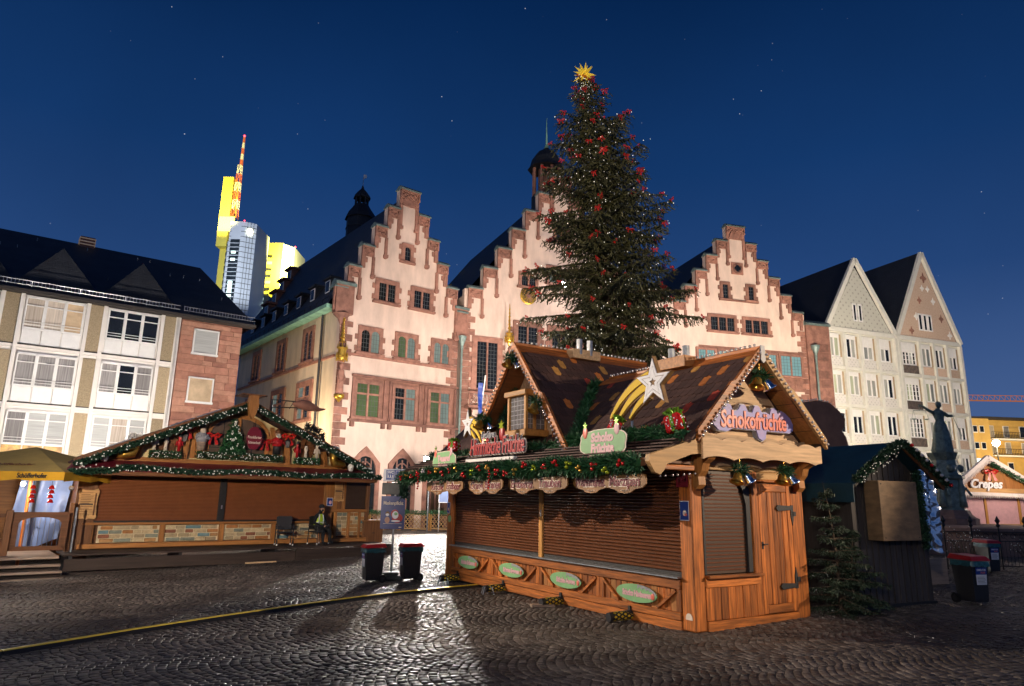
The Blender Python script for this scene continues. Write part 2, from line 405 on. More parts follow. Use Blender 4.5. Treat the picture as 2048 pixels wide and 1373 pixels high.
# ================================================================ chocolate fruit stall (main)
def rails(prefix): pass
def needles(mb, path, rad, dens, ln=.10, wd=.016, droop=.25):
    pts = [Vector(p) for p in path]
    for a, b in zip(pts, pts[1:]):
        L = (b-a).length; d = (b-a).normalized()
        u = d.cross(Vector((0,0,1))); u = u.normalized() if u.length > .05 else Vector((1,0,0)); v = d.cross(u)
        for _ in range(int(L*dens)):
            t = random.random(); th = random.random()*2*PI; rr = rad*math.sqrt(random.random())*.75
            o = u*math.cos(th) + v*math.sin(th)
            c = a + d*(t*L) + o*rr
            e = c + (o*random.uniform(.4,1.1) + d*random.uniform(-.8,.8) + Vector((0,0,-droop*random.random())))*ln
            s = (e-c).cross(Vector((random.uniform(-1,1), random.uniform(-1,1), random.uniform(-1,1))))
            if s.length < 1e-5: continue
            s = s.normalized()*wd
            mb.add([c-s, c+s, e+s*.4, e-s*.4], [(0,1,2,3)])
    return mb
def garland(path, rad, dens, label, m='garland', name='garland', parent=None, ln=.10, core=True):
    mb = needles(MB(), path, rad, dens, ln)
    if core: mb.tube(path, rad*.42, 6)
    o = mb.build(name, m, parent, fix=False)
    return tag(o, label, 'garland') if parent is None else o
def loc2w(root, p):
    return Matrix.Translation(root.location) @ Matrix.Rotation(root.rotation_euler[2], 4, 'Z') @ Vector(p)
def bulbs(path, step, r, name, m, parent, n=5, mm=4):
    mb = MB(); pts = [Vector(p) for p in path]
    for a, b in zip(pts, pts[1:]):
        k = max(1, int((b-a).length/step))
        for i in range(k): mb.ball(a + (b-a)*((i+.5)/k) + Vector((random.uniform(-.01,.01), random.uniform(-.01,.01), 0)), r, n, mm)
    o = mb.build(name, m, parent, smooth=True, fix=False); tag(o, kind='stuff'); return o

ST_R = frame(58)
ST_O = (2.90, 11.157, 0)
st = thing('market_stall', 'honey-brown wooden chocolate fruit stall with two shingled gables and closed brown roller shutters', 'market stall', ST_O, ST_R)
def P(mb, name, m, smooth=False): return mb.build(name, m, st, smooth)

P(MB().box(.18,2.66,.3,8.4,.03,2.95), 'cabin', 'shutter_dark')
P(MB().box(.05,2.6,.35,8.3,-.12,.0), 'chassis', 'black_rubber')
for y in (3.3, 4.9):
    wheel = MB(); wheel.tube([(.08,y,.1),(.34,y,.1)], .33, 20); wheel = P(wheel, 'wheel', 'black_rubber')
    MB().tube([(.05,y,.1),(.1,y,.1)], .18, 14).build('hub', 'steel', wheel)
# posts
P(MB().bbox(0,.25,0,.28,.02,2.66,.02), 'corner_post', 'pine_z')
P(MB().bbox(2.48,2.84,-.005,.30,.02,2.72,.02), 'corner_post', 'pine_z')
P(MB().bbox(-.01,.22,8.14,8.5,-.02,2.62,.02), 'corner_post', 'pine_z')
P(MB().bbox(.01,.16,4.18,4.32,.78,2.6,.012), 'mullion_post', 'pine_light_z')
MB().box(.0,.01,4.21,4.26,1.62,1.76).build('latch', 'steel', st)
# shutters: every slat a piece
sl = MB(); prof = [(.006,0),(-.020,.006),(-.030,.018),(-.030,.028),(-.022,.040),(-.004,.052),(.012,.056),(.014,0)]
def slat_mesh(L):
    q = MB(); n = len(prof)
    vs = [(p[0],0,p[1]) for p in prof] + [(p[0],L,p[1]) for p in prof]
    q.add(vs, [tuple(range(n)), tuple(range(n,2*n))[::-1]] + [(i,i+n,(i+1)%n+n,(i+1)%n) for i in range(n)])
    me = q.mesh('slat'); me.materials.append(MT['shutter_brown']); return me
def shutter(x, y0, y1, z0, z1, rot=0, name='roller_shutter'):
    sh = MB().box(.05,.055,.02,y1-y0-.02,0,z1-z0).build(name, 'shutter_dark', st)
    sh.location = (x, y0, z0); sh.rotation_euler[2] = rot
    me = slat_mesh(y1-y0)
    import bmesh
    bm = bmesh.new(); bm.from_mesh(me); bmesh.ops.recalc_face_normals(bm, faces=bm.faces); bm.to_mesh(me); bm.free()
    k = int((z1-z0)/.058)
    for i in range(k):
        o = put('slat', me, None, sh, loc=(0,0,.02+i*.058 + random.uniform(-.001,.001)))
        o.rotation_euler[1] = random.uniform(-.008,.008)
    MB().box(-.02,.03,0,.03,0,z1-z0).build('guide_rail', 'iron', sh); MB().box(-.02,.03,y1-y0-.03,y1-y0,0,z1-z0).build('guide_rail', 'iron', sh)
    MB().box(-.025,.03,.03,y1-y0-.03,-.05,.018).build('bottom_rail', 'iron', sh)
    return sh
shutter(.07, .28, 4.18, .86, 2.55)
shutter(.07, 4.32, 8.14, .86, 2.55)
P(MB().box(-.10,.07,.26,8.16,.79,.812), 'counter_sill', 'galvanised')
# lower panel of the long side
P(MB().bbox(-.03,.08,.28,8.14,.62,.785), 'top_rail', 'pine_y')
P(MB().bbox(-.035,.08,.28,8.14,.155,.275), 'bottom_rail', 'pine_y')
P(MB().bbox(-.02,.10,.28,8.14,-.01,.145), 'skirting_board', 'pine_y')
P(MB().box(.05,.07,.28,8.14,.27,.63), 'backing', 'brown_y')
bd = [.28, 2.28, 4.24, 6.2, 8.14]
for a, c_ in zip(bd, bd[1:]):
    P(MB().bbox(-.02,.06,a,a+.11,.275,.62), 'upright', 'pine_z')
    P(MB().bbox(-.02,.06,c_-.11,c_,.275,.62), 'upright', 'pine_z')
    n_ = 12
    for i in range(n_):
        w0 = a+.11+(c_-a-.22)*i/n_
        P(MB().bbox(.015+random.uniform(-.004,.004),.055,w0+.004,w0+(c_-a-.22)/n_-.004,.27,.625,.006), 'plank', random.choice(['pine_z','pine_z','honey_z']))
    P(MB().bar((-.005,a+.10,.60),(-.005,a+.52,.29),.045,.075,(1,0,0)), 'brace', 'pine_y')
    P(MB().bar((-.005,c_-.10,.60),(-.005,c_-.52,.29),.045,.075,(1,0,0)), 'brace', 'pine_y')
P(MB().lathe([(.075,0),(.075,.012)],14).build('x').data and MB().prism([(.07*math.cos(t),.07*math.sin(t)) for t in np.linspace(0,PI,10)] + [(-.07,-.03),(.07,-.03)],-.004,.004,'yz'), 'maker_plate', 'sign_cream').location = (-.006,.13,.22)
bpy.data.objects.remove(bpy.data.objects['x'])
# narrow face (facing -y)
def nshut():
    sh = MB().box(.27,1.40,.05,.06,.86,2.5).build('roller_shutter', 'shutter_dark', st)
    me = slat_mesh(1.04)
    import bmesh
    bm = bmesh.new(); bm.from_mesh(me); bmesh.ops.recalc_face_normals(bm, faces=bm.faces); bm.to_mesh(me); bm.free()
    for i in range(27):
        o = put('slat', me, None, sh, loc=(1.34,.075,.89+i*.058)); o.rotation_euler[2] = PI/2; o.rotation_euler[0] = random.uniform(-.008,.008)
    # black frame, rounded at its upper right
    pts = [(1.30,.86),(1.30,1.95),(1.22,2.22),(1.05,2.42),(1.05,2.56),(1.40,2.56),(1.40,.86)]
    MB().prism(pts,.0,.045).build('shutter_frame', 'iron', sh)
    MB().box(.25,.29,.0,.045,.86,2.5).build('guide_rail', 'iron', sh)
nshut()
P(MB().bbox(.24,1.56,-.10,.05,.80,.845), 'shelf', 'pine_x')
P(MB().bbox(.25,1.56,-.02,.06,.66,.80), 'top_rail', 'pine_x')
for i in range(7):
    w0 = .25+1.2*i/7
    P(MB().bbox(w0+.004,w0+1.2/7-.004,.0+random.uniform(-.006,.004),.05,.17,.66,.006), 'plank', random.choice(['pine_z','honey_z']))
P(MB().bbox(1.44,1.60,-.015,.06,.17,2.5), 'door_post', 'pine_z')
P(MB().bbox(.25,2.50,-.03,.06,.01,.165), 'skirting_board', 'pine_x')
door = P(MB().box(1.60,2.49,.03,.06,.17,2.32), 'door', 'brown_z')
for a, c_, z0, z1 in ((1.61,1.72,.18,2.30),(2.37,2.48,.18,2.30)):
    MB().bbox(a,c_,-.012,.03,z0,z1,.01).build('stile', 'pine_z', door)
for z0, z1 in ((.18,.32),(2.17,2.30)):
    MB().bbox(1.72,2.37,-.012,.03,z0,z1,.01).build('rail', 'pine_x', door)
for i in range(5):
    w0 = 1.72+.65*i/5
    MB().bbox(w0+.004,w0+.126,.002+random.uniform(-.004,.004),.03,.32,2.17,.008).build('plank', 'pine_z', door)
for z0 in (.60,1.90):
    h = MB().prism([(2.05,z0),(2.10,z0+.05),(2.46,z0+.035),(2.46,z0-.035),(2.10,z0-.05)],-.03,-.014)
    s_ = 1 if z0 < 1 else -1
    h.prism([(2.45,z0-.05*s_),(2.52,z0-.05*s_),(2.52,z0+.16*s_),(2.485,z0+.30*s_),(2.45,z0+.16*s_)],-.028,-.012); h.box(2.50,2.57,-.04,-.015,z0+.06*s_,z0+.14*s_)
    h.build('hinge', 'iron', door)
hd = MB().box(1.63,1.67,-.022,-.012,1.22,1.34); hd.tube([(1.65,-.02,1.30),(1.65,-.05,1.30),(1.74,-.055,1.30)],.011,6); hd.build('handle','iron',door)
P(MB().bbox(1.56,2.50,-.04,.06,2.33,2.37), 'door_cap', 'pine_x')
P(MB().bbox(.25,2.50,-.012,.08,2.50,2.66), 'header_board', 'pine_light_x')
P(MB().bbox(1.60,2.49,-.006,.08,2.37,2.50), 'header_board', 'pine_light_x')
# wavy boards
def wavy(x0, x1, zt, zb, at, ab, nt_, nb, ph=0., n=60):
    top = []; bot = []
    for i in range(n+1):
        t = i/n; x = x0+(x1-x0)*t
        top.append((x, zt + at*(abs(math.sin(PI*(nt_*t+ph)))**.7 - .5)*2)); bot.append((x, zb - ab*(1-abs(math.sin(PI*(nb*t)))**.7)))
    return bot + top[::-1]
P(MB().prism(wavy(-.16,2.86,2.965,2.69,.03,.055,6.2,4.3,.13),-.44,-.40), 'scalloped_fascia', 'pine_raw')
P(MB().prism(wavy(.02,2.75,2.70,2.58,.005,.03,3,5),-.06,-.02), 'wavy_board', 'pine_raw')
P(MB().prism(wavy(.0,2.80,3.06,2.96,.02,.0,5,3,.3),-.16,-.12), 'wavy_board', 'pine_raw')
P(MB().box(-.05,2.84,-.40,.3,2.74,2.80), 'porch_soffit', 'pine_light_x')
for x in (.06, 2.60):
    b_ = MB().prism([(-.42,2.72),(-.03,2.72),(-.03,2.22),(-.09,2.18),(-.16,2.25),(-.15,2.38),(-.22,2.46),(-.26,2.58),(-.36,2.64)],x-.04,x+.12,'yz')
    P(b_, 'carved_bracket', 'honey_z')
for s_, x in ((1,.25),(1,1.38)):
    P(MB().prism([(x,2.52),(x+.17*(1 if x<1 else -1),2.52),(x+.10*(1 if x<1 else -1),2.40),(x,2.22)],-.03,.02), 'carved_bracket', 'honey_x')
# right gable: wavy horizontal boards
RX, RZ = 1.33, 4.56
gable = MB().prism([(-.12,3.0),(2.78,3.0),(RX,4.42)],-.06,.02).build('gable_wall', 'brown_x', st)
zz = [3.02,3.20,3.44,3.66,3.92,4.22]
for a, c_ in zip(zz, zz[1:]):
    def xe(z): return (RX-(4.42-z)*1.02, RX+(4.42-z)*1.02)
    l0, r0_ = xe(a); l1, r1_ = xe(c_)
    top = [(l1+(r1_-l1)*i/12, c_-.012+.016*math.sin(i*1.1+a*7)) for i in range(13)]
    bot = [(l0+(r0_-l0)*i/12, a+.004+.012*math.sin(i*1.4+a*5)) for i in range(13)]
    MB().prism(bot+top[::-1],-.10+random.uniform(0,.012),-.06).build('board', 'pine_raw', gable)
# roof: main ridge along y, cross gable towards -x
YC, ZC = 4.55, 5.30
def zmain(x): return RZ-(RX-x)*.94 if x < RX else RZ-(x-RX)*.92
def zg(y): return ZC-abs(y-YC)*1.225
def slab(p, th, name, m):
    p = [Vector(q) for q in p]; nrm = (p[1]-p[0]).cross(p[2]-p[0]).normalized()
    if nrm.z < 0: nrm = -nrm
    n = len(p); q = MB(); q.add(p+[a-nrm*th for a in p], [tuple(range(n)), tuple(range(n,2*n))[::-1]]+[(i,i+n,(i+1)%n+n,(i+1)%n) for i in range(n)])
    return P(q, name, m)
slab([(RX,-.42,RZ-.02),(RX,8.8,RZ-.02),(-.36,8.8,zmain(-.36)-.02),(-.36,-.42,zmain(-.36)-.02)], .05, 'roof_deck', 'shingle')
slab([(RX,-.42,RZ-.02),(RX,8.8,RZ-.02),(3.0,8.8,zmain(3.0)-.02),(3.0,-.42,zmain(3.0)-.02)], .05, 'roof_deck', 'shingle')
yf = 2.62
slab([(-.46,YC,ZC-.02),(3.4,YC,ZC-.02),(3.4,yf,zg(yf)-.02),(-.46,yf,zg(yf)-.02)], .05, 'roof_deck', 'shingle')
slab([(-.46,YC,ZC-.02),(3.4,YC,ZC-.02),(3.4,2*YC-yf,zg(yf)-.02),(-.46,2*YC-yf,zg(yf)-.02)], .05, 'roof_deck', 'shingle')
slab([(-.34,-.28,2.985),(-.34,8.95,2.985),(-1.16,8.95,2.62),(-1.16,-.28,2.62)], .06, 'awning_deck', 'shingle')
for k in range(6):
    t_ = k/6+.02
    P(MB().bar((-.36-.8*t_,-.26,3.0-.365*t_),(-.36-.8*t_,8.93,3.0-.365*t_),.13,.022,(0,0,1)), 'tile_course', 'shingle')
P(MB().box(-1.20,-1.14,-.28,8.95,2.50,2.62), 'gutter_board', 'brown_y')
P(MB().box(-1.1,-.2,-.2,8.9,2.56,2.60), 'awning_soffit', 'brown_y')
# shingles, each a piece (the rest of the roof carries one joined part)
def tile(m):
    q = MB(); w, l, c_, th = .082, .36, .05, .014
    o_ = [(-w,0),(w,0),(w,l-c_),(w-.035,l),(-w+.035,l),(-w,l-c_)]
    n = 6; q.add([(a,b,th+.016*(b/l)) for a, b in o_]+[(a,b,0) for a, b in o_], [tuple(range(n))]+[(i,i+n,(i+1)%n+n,(i+1)%n) for i in range(n)])
    me = q.mesh('shingle'); me.materials.append(MT[m]); 
    import bmesh
    bm = bmesh.new(); bm.from_mesh(me); bmesh.ops.recalc_face_normals(bm, faces=bm.faces); bm.to_mesh(me); bm.free()
    return me
tiles = {m: tile(m) for m in ('shingle','shingle_orange','shingle_red','shingle_ochre')}
cand = []
def lay(o, u, v, nu, nv, ok):
    o, u, v = Vector(o), Vector(u).normalized(), Vector(v).normalized(); nn = u.cross(v); 
    if nn.z < 0: u = -u; o = o - u*nu*.172; nn = u.cross(v)
    for j in range(nv):
        for i in range(nu):
            p = o + u*((i+.5*(j % 2))*.172) + v*(j*.26)
            if ok(p): cand.append((p, u, v, nn, (i*2+j*3) % 7 == 0))
sg = (Vector((0,yf,zg(yf)))-Vector((0,YC,ZC))); sm_ = Vector((-1,0,-.94))
lay((-.40,YC,ZC-.01), (1,0,0), sg, 22, 12, lambda p: p.y > yf+.25 and p.x < 3.25 and zg(p.y) > zmain(p.x)-.05 and (p.x < 1.5 or p.z > 4.2))
lay((RX,-.38,RZ-.01), (0,1,0), sm_, 25, 9, lambda p: p.x > -.2 and p.y < 4.2 and zmain(p.x) > zg(p.y)-.12)
random.shuffle(cand)
cand.sort(key=lambda c: c[0].x*.2+c[0].y*.05)
rest = MB()
for k, (p, u, v, nn, h) in enumerate(cand):
    m = 'shingle'
    if h and random.random() < .8: m = random.choice(['shingle_orange','shingle_red','shingle_ochre'])
    mt = Matrix((u, v, nn)).transposed().to_4x4(); mt.translation = p
    if k < 300:
        o = put('shingle', tiles[m], None, st); o.matrix_local = mt @ Matrix.Rotation(random.uniform(-.02,.02),4,'Z')
    else:
        w = .082; rest.add([mt @ Vector(q) for q in ((-w,0,.014),(w,0,.014),(w,.36,.03),(-w,.36,.03))], [(0,1,2,3)])
if rest.v: tag(P(rest, 'shingles', 'shingle'), kind='stuff')
# barge and ridge boards
def board(pts, w, t_, name='barge_board', m='pine_x', up=(0,0,1)):
    q = MB()
    for a, c_ in zip(pts, pts[1:]): q.bar(a, c_, t_, w, up)
    return P(q, name, m)
def bx(pts, name, m, a, c_, plane): return P(MB().prism(pts, a, c_, plane), name, m)
for s_ in (-1, 1):
    e = RX+s_*1.64; 
    bx([(RX,RZ+.06),(RX+s_*.70,RZ-.60),(RX+s_*.80,RZ-.64),(e,zmain(e)+.06),(e,zmain(e)-.12),(RX+s_*.82,RZ-.82),(RX+s_*.68,RZ-.76),(RX,RZ-.12)], 'barge_board', 'pine_light_x' if s_ > 0 else 'pine_x', -.50, -.44, 'xz')
    f = YC+s_*(YC-yf); yk = YC+s_*1.02
    bx([(YC,ZC+.06),(YC+s_*1.0,zg(YC+1.0)+.07),(YC+s_*1.12,zg(YC+1.0)+.02),(f,zg(yf)+.04),(f,zg(yf)-.12),(YC+s_*1.14,zg(YC+1.12)-.10),(YC+s_*.98,zg(YC+.98)-.14),(YC,ZC-.14)], 'barge_board', 'pine_y', -.54, -.48, 'yz')
P(MB().bbox(RX-.035,RX+.035,-.49,3.5,RZ-.01,RZ+.055), 'ridge_board', 'pine_y')
slab([(RX-.01,-.44,RZ+.02),(RX-.01,3.6,RZ+.02),(RX-.16,3.75,zmain(RX-.16)+.035),(RX-.16,-.44,zmain(RX-.16)+.035)], .02, 'ridge_capping', 'pine_y')
P(MB().bbox(-.50,3.42,YC-.035,YC+.035,ZC-.01,ZC+.055), 'ridge_board', 'pine_x')
slab([(-.48,YC-.01,ZC+.02),(3.4,YC-.01,ZC+.02),(3.4,YC-.16,zg(YC-.16)+.035),(-.48,YC-.16,zg(YC-.16)+.035)], .02, 'ridge_capping', 'pine_x')
P(MB().prism([(RX-.05,RZ+.06),(RX+.05,RZ+.06),(RX+.06,RZ-.20),(RX,RZ-.25),(RX-.06,RZ-.20)],-.52,-.50), 'ridge_ornament', 'sign_grey')
# soffit planks under the right gable overhang
for s_ in (-1, 1):
    for k in range(6):
        a0, a1 = .12+k*.24, .12+(k+1)*.24-.01
        p = [(RX+s_*a0,-.43,zmain(RX+s_*a0)-.10),(RX+s_*a1,-.43,zmain(RX+s_*a1)-.10),(RX+s_*a1,-.07,zmain(RX+s_*a1)-.10),(RX+s_*a0,-.07,zmain(RX+s_*a0)-.10)]
        q = MB().quad(*p).add([(a,b,c+.02) for a,b,c in p],[(0,1,2,3)]); P(q, 'soffit_plank', 'honey_x')
# vent boxes with flues on the ridges
for x0, y0, rt in ((RX-.30, 1.0, 0), (1.05, YC-.15, 1)):
    v_ = MB().bbox(0,.34,0,.8,0,.22).build('vent_box', 'honey_x' if rt == 0 else 'pine_raw', st)
    v_.location = (x0, y0, 4.46 if rt == 0 else 5.16)
    if rt: v_.rotation_euler[2] = R(-90); v_.location = (.9, YC+.05, 5.14)
    for q in (.12, .42 if rt else .5):
        MB().tube([(.28,q+.1,.1),(.28,q+.1,.46)],.07,12).build('flue','galvanised',v_)
# cross gable wall, lattice bay window
gw = MB().prism([(2.75,2.95),(2*YC-2.75,2.95),(YC,5.12)],.02,.08,'yz').build('gable_wall', 'pine_raw', st)
MB().bbox(-.03,.02,2.72,2*YC-2.72,2.95,3.04).build('beam', 'pine_y', gw)
MB().bbox(-.05,.02,YC-.9,YC-.78,3.0,3.62).build('beam', 'pine_z', gw); MB().bbox(-.05,.02,YC+.7,YC+.82,3.0,3.7).build('beam', 'pine_z', gw)
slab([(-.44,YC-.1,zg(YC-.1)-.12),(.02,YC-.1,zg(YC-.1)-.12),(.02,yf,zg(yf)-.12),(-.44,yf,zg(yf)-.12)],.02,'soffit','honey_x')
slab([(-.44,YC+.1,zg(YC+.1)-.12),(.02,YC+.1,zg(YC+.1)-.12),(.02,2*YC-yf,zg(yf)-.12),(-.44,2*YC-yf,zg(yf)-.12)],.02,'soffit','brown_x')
bay = MB().box(-.50,.0,4.02,4.72,3.36,4.18).build('bay_window', 'brown_z', st)
for a in ((-.55,-.49,4.0,4.08),(-.55,-.49,4.66,4.74),(-.06,.0,4.0,4.06),(-.36,-.28,4.0,4.06)):
    MB().bbox(*a,3.4,4.14).build('post','pine_light_z',bay)
for z0, z1, o_ in ((3.26,3.40,.05),(4.12,4.24,.06)):
    MB().bbox(-.55-o_,.02,4.0-o_,4.74+o_,z0,z1,.015).build('rail','pine_light_y',bay)
mat('leaded_glass', (.16,.15,.15), .12, .3, 4, .3, spec=.8)
for a, c_ in ((-.50,-.37),(-.27,-.07)):
    pn = MB().box(a,c_,4.008,4.016,3.42,4.1).build('pane','leaded_glass',bay)
    q = MB()
    for k in range(1,7): q.box(a,c_,4.0,4.008,3.42+k*.1-.005,3.42+k*.1+.005)
    q.box((a+c_)/2-.005,(a+c_)/2+.005,4.0,4.008,3.42,4.1); q.build('glazing_bars','sign_grey',pn)
pn = MB().box(-.512,-.505,4.1,4.64,3.42,4.1).build('pane','leaded_glass',bay)
q = MB()
for k in range(1,7): q.box(-.52,-.512,4.1,4.64,3.42+k*.1-.005,3.42+k*.1+.005)
for k in range(1,4): q.box(-.52,-.512,4.1+k*.135-.005,4.1+k*.135+.005,3.42,4.1)
q.build('glazing_bars','sign_grey',pn)
# side beam carrying the awning
P(MB().prism([(.02,3.02),(-.30,2.97),(-.52,2.86),(-1.22,2.66),(-1.24,2.56),(-1.12,2.40),(-1.02,2.37),(-.94,2.44),(-.88,2.53),(-.35,2.70),(-.1,2.72),(.02,2.70)],-.38,-.29), 'awning_beam', 'pine_light_x')
P(MB().bbox(-.9,-.1,-.2,-.1,2.46,2.54), 'cross_beam', 'pine_x')
# strings of silver bulbs along the verges and ridges
for s_ in (-1,1):
    e = RX+s_*1.62; bulbs([(RX+s_*.05,-.53,RZ-.06),(RX+s_*.75,-.53,RZ-.78),(e,-.53,zmain(e)-.08)], .088, .027, 'light_string', 'silver_bulb', st)
    f = YC+s_*(YC-yf-.03); bulbs([(-.57,YC,ZC-.10),(-.57,YC+s_*1.02,zg(YC+1.02)-.06),(-.57,f,zg(yf)-.08)], .10, .027, 'light_string', 'silver_bulb', st)
bulbs([(-.45,YC,ZC+.09),(3.4,YC,ZC+.09)], .115, .03, 'light_string', 'silver_bulb', st)
bulbs([(RX,-.4,RZ+.09),(RX,3.5,RZ+.09)], .10, .028, 'light_string', 'silver_bulb', st)
bulbs([(-.92,-.2,2.35),(-.05,-.2,2.42)], .11, .02, 'light_string', 'silver_bulb', st)

# ---- things hung on or standing on the stall (top-level, in the stall's frame)
def onstall(o, loc, rz=0):
    o.location = loc2w(st, loc); o.rotation_euler[2] = ST_R + rz; return o
def W(pts): return [tuple(loc2w(st, p)) for p in pts]
gp = []
for i in range(37):
    y = -.15+i*.25; gp.append((-1.24+.03*math.sin(i*1.3), y, 2.54+.03*math.sin(i*.9)-.10*max(0,(y-6)/3)))
garland(W(gp), .145, 1000, 'thick green fir garland along the front edge of the chocolate fruit stall awning')
garland(W([(-.42,-.30,3.05),(-.42,1.2,3.06),(-.40,2.5,3.06)]), .14, 800, 'green garland along the roof foot behind the scalloped green fruit sign')
val = []
for i in range(9):
    x = -.35+i*.2; z = zmain(x); y = YC-(ZC-z)/1.225; val.append((x, y, z+.06))
garland(W(val), .14, 850, 'green garland climbing the roof valley between the two stall gables')
garland(W([(-.42,2.6,3.0),(-.44,4.4,2.98),(-.44,6.4,2.96),(-.5,8.6,2.98)]), .15, 500, 'green garland at the foot of the stall gable with the bay window')
garland(W([(-.1,YC+.6,4.5),(-.12,YC+1.0,3.9),(-.15,YC+1.0,3.2)]), .13, 500, 'dark garland hanging left of the bay window', 'garland_dark')
garland(W([(-1.2,8.62,2.45),(-1.2,8.64,1.95)]), .09, 900, 'short garland end hanging from the left corner of the stall awning', 'garland_dark')
# baubles
pal = {'red':'red_foil','gold':'gold','lime':'lime_foil','silver':'silver_bulb'}
bm_ = {}
for k, m in pal.items():
    q = MB()
    for (a, b_, c_) in ((0,0,0),(.075,.02,-.05),(-.05,.01,-.075)): q.ball((a*.8,b_,c_*.8),.033,10,7)
    bm_[k] = q.mesh('bauble_cluster'); bm_[k].materials.append(MT[m])
seq = ['red','lime','red','gold','lime','red','red','lime','red','gold','red','red','gold','red','lime','red','gold','red','red','gold','red','silver','red','red','gold','red']
for i, c_ in enumerate(seq):
    o = put('bauble_cluster', bm_[c_], smooth=True)
    onstall(o, (-1.38, .12+i*.335, 2.58+random.uniform(-.11,.06)-.03*max(0,(i-18)/4)), R(-90)); o.rotation_euler[1] = random.uniform(-.9,.9)
    tag(o, '%s cluster of %s baubles from the right end of the stall awning garland' % (ORD[seq[:i].count(c_)], {'red':'shiny red','gold':'golden','lime':'lime green','silver':'silver'}[c_]), 'bauble', 'baubles on the stall awning garland')
for y in (2.75, 6.1):
    q = MB()
    for k in range(7): q.ball((.015*(k%2),0,-k*.055),.024,6,5)
    o = q.build('bead_string','red_foil',smooth=True); onstall(o,(-1.44,y+1.2,2.5)); tag(o, 'short string of small red beads hanging from the stall garland, %s' % ('nearer the middle post' if y < 4 else 'near the left end'), 'bead string')
# hanging name boards
bnd = [-.23,.74,1.71,2.79,3.85,4.64,5.51,6.42,7.6]
nm = ['Marzipan','Weihnmänner','Trauben','Erdbeeren','Bananen','Orange','Erdbeer','Kirsche']
for i, s_ in enumerate(nm):
    a, c_ = bnd[i], bnd[i+1]; L = (c_-a)-.02
    o = thing('name_board', 'small curved brown wooden board lettered %s under the stall awning' % s_, 'sign', group='name boards under the stall awning')
    onstall(o, (-1.16+.12*(i % 2), (a+c_)/2, 2.23 + (.02 if i < 2 else -.01*i+.03)), 0)
    h = L/2
    poly = [(-h,.10),(-h+.03,.13),(h-.03,.13),(h,.10),(h,-.02),(h-.07,-.07),(.22,-.10),(.14,-.145),(0,-.16),(-.14,-.145),(-.22,-.10),(-h+.07,-.07),(-h,-.02)]
    MB().prism(poly,-.015,.015,'yz').build('board','sign_brown',o)
    text('lettering_shadow', s_, .215, 'sign_cream', o, (-.018,0,.02), (PI/2,0,-PI/2), .002, .15, .018, .95, sx=min(1, L*.9/(.112*len(s_))))
    text('lettering', s_, .215, 'sign_maroon', o, (-.023,0,.02), (PI/2,0,-PI/2), .002, .15, .004, .95, sx=min(1, L*.9/(.112*len(s_))))
    q = MB()
    for k in range(-3,4): q.bar((-.018,-k*.022,-.105),(-.018,-k*.04,-.145+abs(k)*.010),.004,.012,(1,0,0))
    q.build('sunburst','sign_cream',o)
# oval signs on the lower panel
for i, (y, s_) in enumerate(((1.28,'Schoko Himbeeren'),(3.29,'Schoko Ananas'),(5.27,'Schoko Bananen'),(7.23,'Schoko Erdbeeren'))):
    o = thing('oval_sign', 'green oval board lettered %s on the lower panel of the stall' % s_, 'sign', group='oval signs on the stall panel')
    onstall(o, (-.05, y, .455))
    MB().prism([(.50*math.cos(t),.145*math.sin(t)) for t in np.linspace(0,2*PI,33)[:-1]],-.008,.008,'yz').build('board','sign_green',o)
    # dark chocolate drips along the upper left rim
    dr = [(.50*math.cos(t),.145*math.sin(t)) for t in np.linspace(R(95),R(172),12)]
    inner = []
    for k, (a, b_) in enumerate(dr[::-1]): inner.append((a*.94-.0, b_*(.52 if k % 2 else .86)-.005))
    MB().prism([(-(-a), b_) for a, b_ in dr]+inner,-.013,-.007,'yz').build('chocolate_drip','sign_grey',o)
    text('lettering', s_, .125, 'sign_pink', o, (-.011,-.02,-.01), (PI/2,0,-PI/2), .003, .0, .008, .9, sx=.80 if len(s_) > 14 else .86)
    MB().ball((-.012,-.41,-.015),.055,10,7,(.15,.8,1)).build('fruit','coral',o,True)
